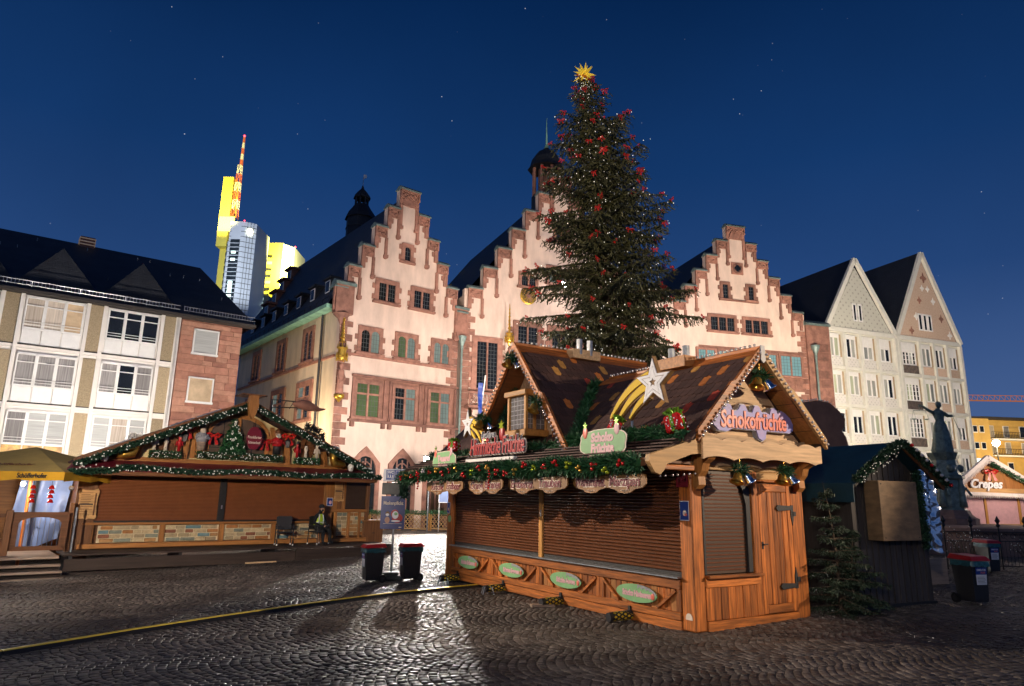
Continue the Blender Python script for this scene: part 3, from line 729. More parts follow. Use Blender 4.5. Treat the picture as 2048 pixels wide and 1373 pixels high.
# comet stars
def star_poly(r, ri, n=5, ph=PI/2): return [((r if k % 2 == 0 else ri)*math.cos(ph+k*PI/n), (r if k % 2 == 0 else ri)*math.sin(ph+k*PI/n)) for k in range(2*n)]
def ringpoly(q, po, pi_, a, c_, plane='yz'):
    n = len(po); P_ = lambda p, t: (t, p[0], p[1])
    vs = [P_(p,a) for p in po]+[P_(p,a) for p in pi_]+[P_(p,c_) for p in po]+[P_(p,c_) for p in pi_]
    fs = []
    for i in range(n):
        j = (i+1) % n
        fs += [(i,j,n+j,n+i),(2*n+i,3*n+i,3*n+j,2*n+j),(i,2*n+i,2*n+j,j),(n+i,n+j,3*n+j,3*n+i)]
    return q.add(vs, fs)
def comet(loc, s, label, dirn, asp=(1.,1.)):
    o = thing('comet_star', label, 'star decoration'); onstall(o, loc)
    T = lambda pl: [(p[0]*s*asp[0], p[1]*s*asp[1]) for p in pl]
    MB().prism(T(star_poly(.52,.215)),-.02,.06,'yz').build('star_base','ply_edge',o)
    q = MB(); ringpoly(q, T(star_poly(.47,.19)), T(star_poly(.33,.135)),-.035,-.02); ringpoly(q, T(star_poly(.30,.122)), T(star_poly(.10,.045)),-.035,-.02); q.build('star_face','white_gloss',o)
    tails = [((.12,.16),(.86,-.02),(1.30,-.62),.105),((.08,-.02),(.66,-.14),(1.06,-.66),.105),((.10,-.22),(.40,-.28),(.72,-.66),.085)]
    bq = MB(); yq = MB()
    for p0, p1, p2, wd in tails:
        for q_, k_, x0, x1 in ((bq,1.,.0,.05),(yq,.72,-.02,.0)):
            up_ = []; lo_ = []
            for i in range(13):
                t_ = i/12*(1 if k_ == 1 else .97); a = (1-t_)**2; b_ = 2*t_*(1-t_); c_ = t_*t_
                x = p0[0]*a+p1[0]*b_+p2[0]*c_; z = p0[1]*a+p1[1]*b_+p2[1]*c_
                tx = 2*(1-t_)*(p1[0]-p0[0])+2*t_*(p2[0]-p1[0]); tz = 2*(1-t_)*(p1[1]-p0[1])+2*t_*(p2[1]-p1[1]); L = math.hypot(tx,tz)
                ww = wd*k_*(1-.75*t_**2)+.012*(k_ == 1)
                up_.append((dirn*(x-tz/L*ww), z+tx/L*ww)); lo_.append((dirn*(x+tz/L*ww), z-tx/L*ww))
            q_.prism(T(up_+lo_[::-1]),x0,x1,'yz')
    bq.build('tail_base','ply_edge',o); yq.build('tail_stripes','yellow_gloss',o)
    MB().tube([(.08,dirn*.75*s,-.35*s),(.08,dirn*.75*s,-.95*s)],.025,8).build('support_pole','steel',o)
    return o
comet((-.45,.29,3.90), .86, 'large white star with yellow comet tail on the roof slope beside the chocolate fruit lettering', 1)
comet((-.62,6.36,3.68), .78, 'small white star with yellow comet tail left of the bay window gable', -1, (.8,.95))
# gift boxes
def gift(loc, s, rot, label):
    o = thing('gift_box', label, 'gift box'); onstall(o, loc); o.rotation_euler = (rot[0], rot[1], ST_R+rot[2])
    MB().bbox(-.2*s,.2*s,-.2*s,.2*s,0,.42*s,.02).build('box','red_foil',o)
    q = MB().box(-.205*s,.205*s,-.045*s,.045*s,-.004,.425*s).box(-.045*s,.045*s,-.206*s,.206*s,-.004,.4255*s); q.build('ribbon','green_foil',o)
    q = MB()
    for a in range(6):
        t_ = a*PI/3; q.tube([(0,0,.42*s),(.10*s*math.cos(t_),.10*s*math.sin(t_),.58*s),(.20*s*math.cos(t_),.20*s*math.sin(t_),.54*s),(.12*s*math.cos(t_+.3),.12*s*math.sin(t_+.3),.44*s)],[.012,.05*s,.055*s,.015],6)
    q.build('bow','green_foil',o)
    q = MB()
    for k in range(26):
        a, b_ = random.uniform(-.17,.17)*s, random.uniform(.04,.38)*s
        q.ball((-.203*s,a,b_) if k % 2 else (a,-.203*s,b_),.014*s+.004,5,4)
    q.build('dots','white_gloss',o); return o
gift((-.42,-.18,3.04), .68, (R(-18),R(10),R(15)), 'red gift box with white dots and green ribbon at the right stall roof end')
gift((-.62,1.16,3.10), .55, (R(25),R(5),R(40)), 'red gift box with green bow behind the scalloped green fruit sign')
gift((-.60,5.55,3.02), .6, (R(15),R(12),R(10)), 'red gift box between the small comet star and the red lettering')
gift((-.55,7.2,3.05), .62, (R(-10),R(18),R(30)), 'red gift box at the far left end of the stall roof')
# scalloped green signs
def cloud(loc, w, h, label, lines, ph):
    o = thing('fruit_sign', label, 'sign'); onstall(o, loc)
    pl = []
    for t_ in np.linspace(0,2*PI,73)[:-1]:
        r_b = 1+.07*abs(math.sin(3*t_+ph)); pl.append((-w/2*math.copysign(abs(math.cos(t_))**.62,math.cos(t_))*r_b, h/2*math.copysign(abs(math.sin(t_))**.7,math.sin(t_))*r_b))
    MB().prism([(a*1.05,b_*1.06) for a,b_ in pl],-.012,.0,'yz').build('rim','sign_cream',o)
    MB().prism(pl,-.018,-.012,'yz').build('board','sign_green',o)
    for i, s_ in enumerate(lines):
        text('lettering', s_, .20 if len(lines) > 1 else .24, 'sign_pink', o, (-.022,0,.08-.18*i), (PI/2,0,-PI/2), .003, .1, .012, .95, sx=min(1,w*.86/(.105*len(s_))))
    for a, b_, m in ((w*.40,h*.46,'coral'),(-w*.34,h*.52,'sign_pink')):
        MB().ball((-.02,a,b_),.085,12,8,(.12,.8,1.2)).build('fruit',m,o,True)
        MB().prism(star_poly(.075,.03,5),-.025,-.015,'yz').build('leaf','green_foil',o).location = (0,a,b_+.12)
    return o
cloud((-.93,1.05,2.93), 1.12, .40, 'scalloped pale green sign with fruit on the middle of the stall awning', ['Schoko','Früchte'], .4)
cloud((-.93,6.95,2.80), 1.10, .46, 'scalloped green sign with fruit at the left end of the stall awning', ['Tausend','Früchte'], .9)
# red script letters "Himmlische Früchte"
o = thing('script_sign', 'red and white script letters reading Himmlische Früchte below the bay window', 'sign'); onstall(o, (-.82,4.68,3.02))
o.rotation_euler[0] = 0
for nm_, m, bo, x in (('letter_backing','sign_cream',.034,0.),('letter_edge','sign_grey',.022,-.02),('letter_face','red_paint',.006,-.04)):
    text(nm_, 'Himmlische Früchte', .50, m, o, (x,0,.04), (PI/2,0,-PI/2), .010, .12, bo, .92, sx=.60)
    text(nm_, 'Leckere', .20, 'sign_cream' if bo > .03 else 'sign_grey', o, (x,.35,.30), (PI/2,0,-PI/2), .010, .12, bo*.5, .95, sx=.9)
MB().ball((-.02,-.22,.30),.13,12,9,(.3,.8,1.25)).build('strawberry','red_paint',o,True)
MB().prism(star_poly(.12,.05,6),-.05,-.03,'yz').build('leaf','lime_foil',o).location = (0,-.22,.46)
# lilac lettering on the right gable
o = thing('lettering_sign', 'lilac outlined sign with coral script reading Schokofrüchte on the right stall gable', 'sign'); onstall(o, (1.36,-.20,3.34)); o.rotation_euler[1] = R(-1)
up_ = []; prof_t = [(-1.05,.02),(-1.04,.14),(-.96,.24),(-.84,.25),(-.76,.20),(-.68,.28),(-.58,.28),(-.52,.16),(-.40,.18),(-.30,.29),(-.20,.29),(-.13,.16),(-.02,.16),(.05,.29),(.16,.29),(.24,.17),(.34,.19),(.44,.15),(.50,.27),(.60,.28),(.68,.18),(.76,.24),(.88,.20),(1.0,.12),(1.07,.0),(1.06,-.12),(.95,-.17),(.32,-.16),(.28,-.30),(.20,-.34),(.10,-.30),(.06,-.16),(-.55,-.15),(-.70,-.21),(-.90,-.20),(-1.02,-.10)]
MB().prism([(a*1.0,b_) for a,b_ in prof_t],-.0,.09).build('backing','sign_grey',o)
MB().prism([(a*.985,b_*.94) for a,b_ in prof_t],-.02,-.001).build('face','lilac',o)
text('lettering_shadow','Schokofrüchte',.40,'sign_maroon',o,(.0,-.024,-.0),(PI/2,0,0),.003,.12,.02,.93,sx=.78)
text('lettering','Schokofrüchte',.40,'coral',o,(.0,-.032,-.0),(PI/2,0,0),.004,.12,.007,.93,sx=.78)
# bells with greenery
def bells(loc, label, s=1., local=True):
    o = thing('bell_pair', label, 'bell', group=None); 
    if local: onstall(o, loc)
    else: o.location = loc
    for dx, dy, rx, ry, m in ((.10*s,0,R(-12),R(-28),'chrome'),(-.07*s,-.02,R(-5),R(24),'gold')):
        b_ = MB().lathe([(.012,0),(.05,-.005),(.075,-.04),(.085,-.11),(.10,-.16),(.14,-.20),(.135,-.205),(.09,-.16),(.07,-.06),(.01,-.02)],16)
        b_.v = [(x*s*.85,y*s*.85,z*s*.85) for x,y,z in b_.v]; ob = b_.build('bell',m,o,True,(dx,dy,-.05)); ob.rotation_euler = (rx,ry,0)
    needles(MB(), [(-.13*s,0,-.02),(0,-.01,.02),(.13*s,0,-.02)], .07*s, 700, .11*s, .012).build('fir_sprig','garland',o,fix=False)
    MB().tube([(0,0,0),(0,0,.20*s)],.006,5).build('hanger','gold',o); return o
bells((.72,-.40,2.50),'silver bell with fir sprig under the scalloped board above the narrow shutter')
bells((1.84,-.40,2.52),'silver bell with fir sprig under the scalloped board above the stall door')
bells((1.28,-.46,4.10),'pair of bells with fir sprig hanging in the peak of the right gable',1.1)
bells((-.58,YC-1.05,3.92),'pair of bells on the verge right of the bay window',1.1)
bells((-.58,YC+.02,5.0),'pair of bells in the peak of the cross gable above the bay window',1.0)
bells((-.60,YC+1.15,3.75),'pair of bells on the verge left of the bay window',1.1)
# posters and small signs on posts
def poster(loc, rz, w, h, label):
    o = thing('poster', label, 'poster'); onstall(o, loc, rz)
    MB().box(-w/2,w/2,-.004,.0,-h/2,h/2).build('sheet','white_gloss',o)
    MB().box(-w/2+.012,w/2-.012,-.007,-.004,-h/2+.012,h/2-.012).build('print','sign_blue',o)
    MB().ball((.01,-.009,-h*.12),w*.20,10,6,(1,.08,1.2)).build('figure','sign_cream',o); MB().ball((.03,-.010,-h*.2),w*.15,10,6,(1.3,.08,.8)).build('figure','coral',o)
    return o
poster((-.004,.15,1.84), R(-90), .20, .31, 'small blue poster with white border on the front corner post of the stall')
poster((-.014,8.42,1.71), R(-90), .16, .28, 'small blue notice on the far left post of the stall')
o = MB().box(-.008,0,-.13,.13,-.10,.10).build('number_sign','sign_maroon'); tag(o,'small dark red number plate R15 at the top of the corner post','sign'); onstall(o,(-.03,.15,2.31))
text('lettering','R15',.12,'iron',o,(-.011,0,.02),(PI/2,0,-PI/2),.002)
o = MB().prism([(.09*math.cos(t_),.09*math.sin(t_)) for t_ in np.linspace(0,2*PI,17)[:-1]],-.006,0,'yz').build('round_sticker','sign_green'); tag(o,'small round green sticker low on the far left stall post','sticker'); onstall(o,(-.014,8.34,1.44))
# strip light on the awning
o = MB().bbox(-.05,.05,-1.0,1.0,0,.07).build('strip_light','white_paint'); tag(o,'long white strip light lying on the awning below the red lettering','light fitting'); onstall(o,(-.98,4.70,2.74)); o.rotation_euler[0] = 0
# trailer jacks with hazard tape
for i, y in enumerate((1.46,3.45,5.6,7.75)):
    lab = ('second from the right corner','third from the right corner','in front of the second oval sign from the left','at the left end of the stall')
    lab = ['nearest the front corner of the stall','between the two right oval signs','on a forked foot at mid stall','at the far left end of the stall'][i]
    o = thing('trailer_jack','black and yellow taped jack tube, '+lab,'jack', group='taped jacks along the stall'); onstall(o,(0,y,0))
    zt = .07 if i else .09
    MB().tube([(-.02,0,zt),(-.50,.02,zt-.02)],.075,16).build('tube','black_plastic',o,False)
    q = MB(); n_ = 12
    for k in range(6):
        for j in range(7):
            a0 = 2*PI*j/7+k*.45; x0 = -.05-k*.072
            vs_ = []
            for (da, dx) in ((-.30,0),(0,-.036),(.30,0),(0,.036)):
                vs_.append((x0+dx-.0,.078*math.cos(a0+da)+.02*(-x0)*2*.5,zt-.01+.078*math.sin(a0+da)))
            q.add(vs_,[(0,1,2,3)])
    q.build('hazard_tape','hazard_yellow',o)
    wx = loc2w(st,(-.42,y,0)); g0 = gz(wx.x)+.02
    q = MB().tube([(-.42,.02,zt-.05),(-.42,.02,g0)],.018,6)
    if i >= 2:
        for k in range(4):
            t_ = k*PI/2+.4; q.tube([(-.42,.02,g0+.16),(-.42+.12*math.cos(t_),.02+.12*math.sin(t_),g0+.14),(-.42+.17*math.cos(t_),.02+.17*math.sin(t_),g0)],.012,5)
    q.build('jack_leg','galvanised',o)
    MB().box(-.06,.03,-.03,.03,zt+.06,zt+.14).build('bracket','iron',o)
o = MB().bbox(-.26,.2,-.09,.09,0,.05).build('wooden_block','grey_plank'); tag(o,'flat wooden block lying under the second jack','block'); p_ = loc2w(st,(-.42,3.47,0)); o.location = (p_.x,p_.y,gz(p_.x)+.015); o.rotation_euler[2] = R(10)
# ================================================================ buildings round the square
mat('plaster_pink', (.65,.48,.39), .85, .17, .9, .15, bscale=14, detail=9, stretch=(1.4,1.4,.45))
mat('plaster_yellow', (.63,.50,.36), .85, .17, .9, .12, bscale=14, detail=9, stretch=(1.4,1.4,.45))
mat('red_stone', (.27,.125,.088), .8, .34, 2.2, .25, bscale=22)
mat('red_stone_dark', (.20,.092,.066), .8, .34, 2.2, .25, bscale=22)
mat('copper', (.15,.20,.18), .5, .3, 3, .1, metal=.2)
mat('copper_green', (.22,.42,.30), .6, .3, 3, .1)
slate('slate_roof', (.030,.032,.038), .30, .22)
slate('slate_far', (.012,.014,.020), .30, .22)
mat('glass_dark', (.012,.014,.016), .08, .3, .7, 0, spec=.6)
mat('glass_green', (.05,.075,.035), .1, .4, .8, 0, emit=(.30,.36,.16), es=.09)
mat('glass_cool', (.06,.075,.07), .1, .4, .8, 0, emit=(.50,.66,.56), es=.20)
mat('glass_teal', (.03,.05,.05), .1, .4, .8, 0, emit=(.45,.80,.78), es=.42)
mat('glass_warm', (.10,.08,.05), .15, .4, .8, 0, emit=(1,.72,.40), es=.35)
mat('lead', (.07,.07,.065), .5, .2, 6, 0)
mat('gold_leaf', (.70,.43,.07), .32, .2, 12, .2, metal=.8)
def arch_pts(u0, u1, z0, zs, zt, n=8, rev=False):
    # pointed-round arch outline from lower left over the crown to lower right
    c = (u0+u1)/2; h = (u1-u0)/2; p = [(u0,z0)]
    for i in range(n+1):
        t_ = PI - PI*i/n; p.append((c+h*math.cos(t_), zs+(zt-zs)*math.sin(t_)))
    p.append((u1,z0)); return p
def swin(par, u0, u1, z0, z1, lights=2, transom=None, arched=False, surr=.30, glass=('glass_dark',), teeth=True, face=-1, ax='xz', off=0., grid=(3,6), stone='red_stone'):
    """stone-framed window in the plane ax at depth off, facing 'face'"""
    D = lambda d: off+face*d
    def pr(q, poly, a, b): return q.prism(poly, D(a), D(b), ax)
    def rc(a, b, c, d): return [(a,c),(b,c),(b,d),(a,d)]
    win = MB()
    s = surr; mw_ = .13
    pr(win, rc(u0-s,u0,z0-s*.35,z1+s), -.04, .14); pr(win, rc(u1,u1+s,z0-s*.35,z1+s), -.04, .14)
    pr(win, rc(u0,u1,z1,z1+s), -.04, .14)
    if teeth:
        k = 0; z = z0
        while z < z1+s-.3:
            if k % 2 == 0:
                pr(win, rc(u0-s-.20,u0-s,z,z+.36), -.04, .10); pr(win, rc(u1+s,u1+s+.20,z,z+.36), -.04, .10)
            z += .40; k += 1
    w = win.build('window', stone, par)
    sill = MB(); pr(sill, rc(u0-s-.15,u1+s+.15,z0-s*.35-.16,z0-s*.35), -.04, .26); sill.build('sill', stone, w)
    lw = (u1-u0-mw_*(lights-1))/lights
    fr_ = MB()
    for i in range(1, lights): a = u0+i*(lw+mw_)-mw_; pr(fr_, rc(a,a+mw_,z0-s*.35,z1), .0, .12)
    if transom: pr(fr_, rc(u0,u1,transom-.06,transom+.06), .0, .11)
    pr(fr_, rc(u0,u1,z0-s*.35,z0), -.02, .10)
    if arched:
        for i in range(lights):
            a = u0+i*(lw+mw_); zs = z1-lw*.55
            po = arch_pts(a,a+lw,zs,zs,z1-.02)
            pr(fr_, [(a,z1)]+po[1:-1]+[(a+lw,z1)], .0, .105)
    if fr_.v: fr_.build('mullion', stone, w)
    for i in range(lights):
        a = u0+i*(lw+mw_)
        segs = [(z0,z1)] if not transom else [(z0,transom-.06),(transom+.06,z1)]
        for sgm in segs:
            p = MB(); pr(p, rc(a,a+lw,*sgm), .012, .03); pn = p.build('pane', glass[i % len(glass)], w)
            q = MB()
            gx = grid[0]; gn = max(2, int((sgm[1]-sgm[0])/.30))
            for k in range(1,gx): c = a+lw*k/gx; pr(q, rc(c-.010,c+.010,*sgm), .03, .045)
            for k in range(1,gn): c = sgm[0]+(sgm[1]-sgm[0])*k/gn; pr(q, rc(a,a+lw,c-.010,c+.010), .03, .045)
            q.build('glazing_bars', 'lead', pn)
    return w
def steps(par, cx, halfs, tops, dz, plaster, zbase, x0, x1, depth=.5):
    """stepped gable: wall outline, copings, tracery panels, edge strips and pilasters"""
    n = len(halfs)
    pl = [(x0,zbase),(x0,tops[-1]-.3)]
    for h, z in list(zip(halfs,tops))[::-1]:
        pl += [(cx-h, pl[-1][1]), (cx-h, z-.3)]
    pl2 = [(2*cx-a, z) for a, z in pl[2:]][::-1]
    pl = pl+pl2+[(x1,tops[-1]-.3),(x1,zbase)]
    out = []
    for p in pl:
        if not out or (abs(out[-1][0]-p[0])+abs(out[-1][1]-p[1]) > 1e-4): out.append(p)
    MB().prism(out, 0, depth).build('wall', plaster, par)
    for i in range(n):
        sides = ((-1,),(1,)) if i else ((0,),)
        for (s_,) in sides:
            if i == 0: a, b = cx-halfs[0], cx+halfs[0]
            else:
                a, b = cx+s_*halfs[i-1], cx+s_*halfs[i]
                if a > b: a, b = b, a
            z = tops[i]
            cp = MB().prism([(-.36,z-.30),(-.36,z-.22),(-.10,z),(.2,z),(depth+.1,z-.22),(depth+.1,z-.30)], a-(.06 if s_ <= 0 else -.0), b+(.06 if s_ >= 0 else 0), 'yz')
            cp.build('coping', 'copper', par)
            tr = MB().box(a,b,-.10,-.0,z-.98 if i else z-1.5,z-.30).box(a,b,-.26,-.10,z-.42,z-.30).box(a,a+.10,-.24,-.10,z-.98,z-.42).box(b-.10,b,-.24,-.10,z-.98,z-.42)
            m = (a+b)/2; w_ = (b-a)/2
            for q_ in (-1, 1):
                c = m+q_*w_*.42; rr = w_*.40
                tr.tube([(c+rr*math.cos(t_),-.15,z-.90+rr*.9*math.sin(t_)) for t_ in np.linspace(0,PI,7)], .055, 5)
            tr.tube([(m+w_*.75*math.cos(t_),-.17,z-.92+.5*math.sin(t_)) for t_ in np.linspace(0,PI,9)], .05, 5)
            if i == 0: tr.tube([(m+w_*.7*math.cos(t_),-.17,z-1.45+.8*math.sin(t_)) for t_ in np.linspace(0,PI,9)], .06, 5)
            tr.build('tracery_panel', 'red_stone', par)
            pil = MB()
            if i:
                e = b if s_ > 0 else a; pil.box(e-(.30 if s_ > 0 else 0),e+(.30 if s_ < 0 else 0),-.16,0,z-1.9,z-.98)
                k = e-s_*.30; pil.box(min(k,k-s_*.18),max(k,k-s_*.18),-.10,0,z-1.45,z-1.10)
                ii = a if s_ > 0 else b
                pil.box(ii-.10,ii+.10,-.17,0,z-2.35,z-.98); pil.prism([(ii-.16,z-2.30),(ii+.16,z-2.30),(ii+.16,z-2.52),(ii+.08,z-2.60),(ii-.08,z-2.60),(ii-.16,z-2.52)],-.24,0)
            else:
                for e in (a+.14, b-.14):
                    pil.box(e-.11,e+.11,-.17,0,z-3.2,z-1.5); pil.box(e-.17,e+.17,-.24,0,z-3.42,z-3.19)
            pil.build('pilaster', 'red_stone', par)
def quoins(par, u, z0, z1, s_, both=False):
    z = z0; k = 0
    while z < z1-.2:
        L = .95 if k % 2 else .55
        q = MB().bbox(u if s_ > 0 else u-L, u+L if s_ > 0 else u, -.05, .05, z+.008, min(z+.49,z1)-.008, .015); q.build('quoin_stone', random.choice(['red_stone','red_stone','red_stone_dark']), par)
        z += .5; k += 1

# ---- left house of the town hall
TA = thing('stepped_gable_house', 'pink stepped-gable house at the left of the town hall with a yellow-lit side wall', 'building', (-11.71,45,0), frame(52), 'stepped gable houses of the town hall')
hA = [.81+.925*i for i in range(6)]; tA = [24.7-1.72*i for i in range(6)]
steps(TA, 4.78, hA, tA, 1.72, 'plaster_pink', -.5, 0., 9.6)
MB().box(.0,.30,.5,22,-.5,15.0).build('side_wall','plaster_yellow',TA)
slp = MB(); slp.quad((-.75,.45,14.75),(-.75,24,14.75),(4.78,24,24.3),(4.78,.45,24.3)); slp.quad((10.3,.45,14.75),(10.3,24,14.75),(4.78,24,24.3),(4.78,.45,24.3)); slp.quad((-.75,24,14.75),(10.3,24,14.75),(4.78,24,24.3))
slp.build('roof','slate_roof',TA)
MB().box(-.85,-.1,.5,23,14.45,14.72).build('eaves_gutter','copper_green',TA)
q = MB().tube([(-.55,.6,15.35),(-.55,23,15.35)],.03,5)
for k in range(20): q.tube([(-.6,.8+k*1.1,15.0),(-.55,.8+k*1.1,15.35)],.02,4)
q.build('snow_rail','iron',TA)
def dormer(par, u, y, z, sc_=1., m='slate_far'):
    d = MB().box(u-.1,u+1.6*sc_,y-.5*sc_,y+.5*sc_,z,z+1.15*sc_).build('dormer', m, par)
    MB().box(u-.3*sc_,u+1.9*sc_,y-.68*sc_,y+.68*sc_,z+1.15*sc_,z+1.30*sc_).build('dormer_roof', m, d)
    MB().box(u-.13,u-.10,y-.38*sc_,y+.38*sc_,z+.15,z+1.05*sc_).build('window','white_paint',d); MB().box(u-.15,u-.13,y-.30*sc_,y+.30*sc_,z+.22,z+.98*sc_).build('pane','glass_dark',d)
for k in range(7): dormer(TA, .10, 2.6+k*2.75, 15.95)
for k in range(4): dormer(TA, 1.15+.85*k, 19.2+.7*k, 17.5+1.5*k, 1.25, 'red_stone_dark')
for y in (5.3,10.85,16.85):
    swin(TA, y-.75, y+.75, 11.55, 13.75, 2, None, True, .30, ('glass_dark',), False, -1, 'yz', 0)
for y in (5.3,10.7,17.2):
    swin(TA, y-1.1, y+1.1, 7.3, 9.6, 2, 8.8, False, .4, ('glass_dark','glass_cool'), False, -1, 'yz', 0)
MB().box(-.14,0,.4,21.5,11.10,11.26).build('string_course','red_stone',TA)
MB().tube([(-.22,2.55,14.4),(-.22,2.45,0)],.09,8).build('downpipe','iron',TA)
swin(TA,4.60,5.08,18.95,20.0,1,None,True,.25,('glass_dark',),True,grid=(2,4))
for u0,u1 in ((2.70,4.0),(5.56,6.92)): swin(TA,u0,u1,15.55,16.82,2,None,False,.30,('glass_dark',))
for i,(u0,u1) in enumerate(((1.60,2.97),(4.46,5.84),(7.46,8.77))): swin(TA,u0,u1,11.66,13.2,2,None,True,.26,[('glass_dark','glass_cool'),('glass_green','glass_cool'),('glass_cool','glass_cool')][i])
MB().bbox(.6,9.45,-.16,0,11.26,11.44).build('string_course','red_stone',TA)
MB().box(1.19,9.56,-.06,0,6.96,9.87).build('window_band','red_stone',TA)
for u in (1.25,3.62,4.05,6.45,6.9,9.45): MB().bbox(u-.09,u+.09,-.20,-.06,6.96,9.80).build('colonnette','red_stone_dark',TA)
for i,(u0,u1) in enumerate(((1.5,3.15),(4.40,6.02),(7.3,8.92))): swin(TA,u0,u1,7.2,9.4,2,8.72,False,.22,[('glass_green','glass_green'),('glass_dark','glass_cool'),('glass_green','glass_cool')][i],False,off=-.06)
MB().bbox(1.0,9.7,-.30,0,6.80,6.95).build('sill_course','red_stone_dark',TA); MB().bbox(1.1,9.65,-.26,0,9.87,10.0).build('cornice','red_stone_dark',TA)
for u in (1.3,3.6,4.1,6.4,6.9,9.3): MB().bbox(u-.13,u+.13,-.24,0,6.45,6.80).build('corbel','red_stone_dark',TA)
for c in (2.5,5.3,8.1):
    h = 1.08
    po = [(c-h,-.3),(c-h,4.1),(c-h*.45,4.75),(c,5.2),(c+h*.45,4.75),(c+h,4.1),(c+h,-.3)]
    pi_ = arch_pts(c-.78,c+.78,-.3,3.6,4.55)
    ar = MB().prism(po+pi_[::-1],-.14,0).build('arch_surround','red_stone',TA)
    MB().prism(arch_pts(c-.78,c+.78,-.3,3.6,4.55),-.03,-.008).build('pane','glass_dark',ar)
    q = MB()
    for u in (-.42,0,.42): q.box(c+u-.045,c+u+.045,-.09,-.03,-.3,4.4)
    q.box(c-.78,c+.78,-.09,-.03,2.9,3.05); q.tube([(c+.42*math.cos(t_),-.06,3.75+.42*math.sin(t_)) for t_ in np.linspace(0,PI,9)],.05,5); q.build('mullion','red_stone_dark',ar)
quoins(TA,.0,-.3,13.6,1); quoins(TA,9.6,-.3,14.2,-1)
MB().bbox(9.2,10.35,-.22,.5,14.2,16.1).build('pier','red_stone',TA); MB().prism([(-.30,16.1),(.6,16.1),(.6,16.3),(.15,16.5),(-.30,16.25)],9.15,10.4,'yz').build('coping','copper',TA)
MB().prism([(9.25,14.2),(10.3,14.2),(10.1,13.6),(9.45,13.6)],-.3,0).build('corbel','red_stone_dark',TA)
q = MB().lathe([(.12,0),(.12,.3),(.32,.9),(.34,1.05)],10,(9.78,-.32,12.9)); q.tube([(9.78,-.32,0),(9.78,-.32,13.0)],.085,8)
for z in (3,6,9,11.5): q.tube([(9.78,-.32,z),(9.78,-.32,z+.14)],.12,8)
q.build('downpipe','copper',TA)
# corner figure under a gilded canopy
MB().prism([(-.55,14.0),(.75,14.0),(.75,16.0),(-.55,16.0)],-.35,.2).build('corner_turret','red_stone',TA); MB().prism([(-.45,16.0),(.4,16.0),(.4,16.2),(0,16.45),(-.45,16.2)],-.65,.85,'yz').build('coping','copper',TA)
MB().lathe([(.05,-.8),(.30,-.3),(.62,0)],8,(.05,-.05,14.0)).build('corbel','red_stone_dark',TA)
q = MB().lathe([(.30,0),(.34,.12),(.34,.20),(.28,.22),(.28,.75),(.34,.78),(.34,.86)],8,(.15,-.35,10.75))
for k in range(8):
    t_ = k*PI/4; q.lathe([(.07,0),(.05,.25),(.10,.30),(.0,.62)],5,(.15+.36*math.cos(t_),-.35+.36*math.sin(t_),10.72)); q.lathe([(.05,0),(.0,.4)],5,(.15+.34*math.cos(t_+.4),-.35+.34*math.sin(t_+.4),11.55))
q.build('canopy','gold_leaf',TA)
q = MB()
for k in range(7): q.lathe([(.24-.028*k,0),(.14-.015*k,.08),(.10-.012*k,.28)],8,(.15,-.30,12.0+k*.30))
q.tube([(.15,-.3,11.7),(.15,-.3,14.1)],.05,6); q.build('spire','gold_leaf',TA)
MB().lathe([(.04,0),(.18,.18),(.34,.30),(.36,.5)],10,(.15,-.35,7.95)).build('console','gold_leaf',TA,True)
fig = MB().lathe([(.26,0),(.24,.5),(.20,1.0),(.25,1.35),(.23,1.55),(.10,1.68),(.12,1.75),(.15,1.9),(.12,2.02),(.05,2.08)],10,(.15,-.38,8.48)); fig.tube([(.33,-.42,9.85),(.42,-.55,9.5),(.22,-.62,9.35)],.06,6); fig.tube([(-.05,-.42,9.85),(-.14,-.55,9.45),(.1,-.6,9.3)],.06,6)
fig.build('figure','red_stone',TA,True)

# ---- middle house
TB = thing('stepped_gable_house', 'tallest stepped-gable town hall house, partly hidden behind the Christmas tree', 'building', (-4.04,51,0), frame(66), 'stepped gable houses of the town hall')
hB = [.98+1.21*i for i in range(7)]; tB = [29.3-1.85*i for i in range(7)]
steps(TB, 8.8, hB, tB, 1.85, 'plaster_pink', -.5, .3, 17.3)
rf = MB(); rf.quad((.3,.45,17.4),(.3,22,17.4),(8.8,22,28.6),(8.8,.45,28.6)); rf.quad((17.3,.45,17.4),(17.3,22,17.4),(8.8,22,28.6),(8.8,.45,28.6)); rf.quad((.3,22,17.4),(17.3,22,17.4),(8.8,22,28.6)); rf.build('roof','slate_far',TB)
MB().box(.3,17.3,.5,22,-.5,17.4).build('body','plaster_pink',TB)
for i,c in enumerate((2.3,5.75,8.8,11.9,15.0)):
    top = 13.75 if i in (0,4) else 15.4
    swin(TB,c-.85,c+.85,10.1,top,2,None,False,.42,('glass_dark',),True,grid=(3,8))
swin(TB,5.15,6.40,18.85,19.75,2,None,True,.25,('glass_dark',),False)
swin(TB,7.65,8.45,19.5,20.7,1,None,False,.25,('glass_cool',),False)
swin(TB,11.2,12.5,18.85,19.75,2,None,True,.25,('glass_dark',),False); swin(TB,8.3,9.3,23.3,24.5,2,None,True,.25,('glass_dark',),False)
q = MB().lathe([(.72,0),(.72,.06),(.60,.10),(.2,.12)],20); q = q.build('clock_medallion','gold_leaf',TB,False,(5.78,-.0,18.0)); q.rotation_euler[0] = PI/2
rl = MB()
for k in range(12): rl.bar((0,0,.13),(.56*math.cos(k*PI/6),.56*math.sin(k*PI/6),.12),.05,.05)
rl = rl.build('relief','red_stone_dark',q)
bal = MB().box(.5,17.0,-1.1,0,8.45,8.65)
bal.box(.5,17.0,-1.1,-1.0,9.50,9.66)
bal = bal.build('balcony','red_stone',TB)
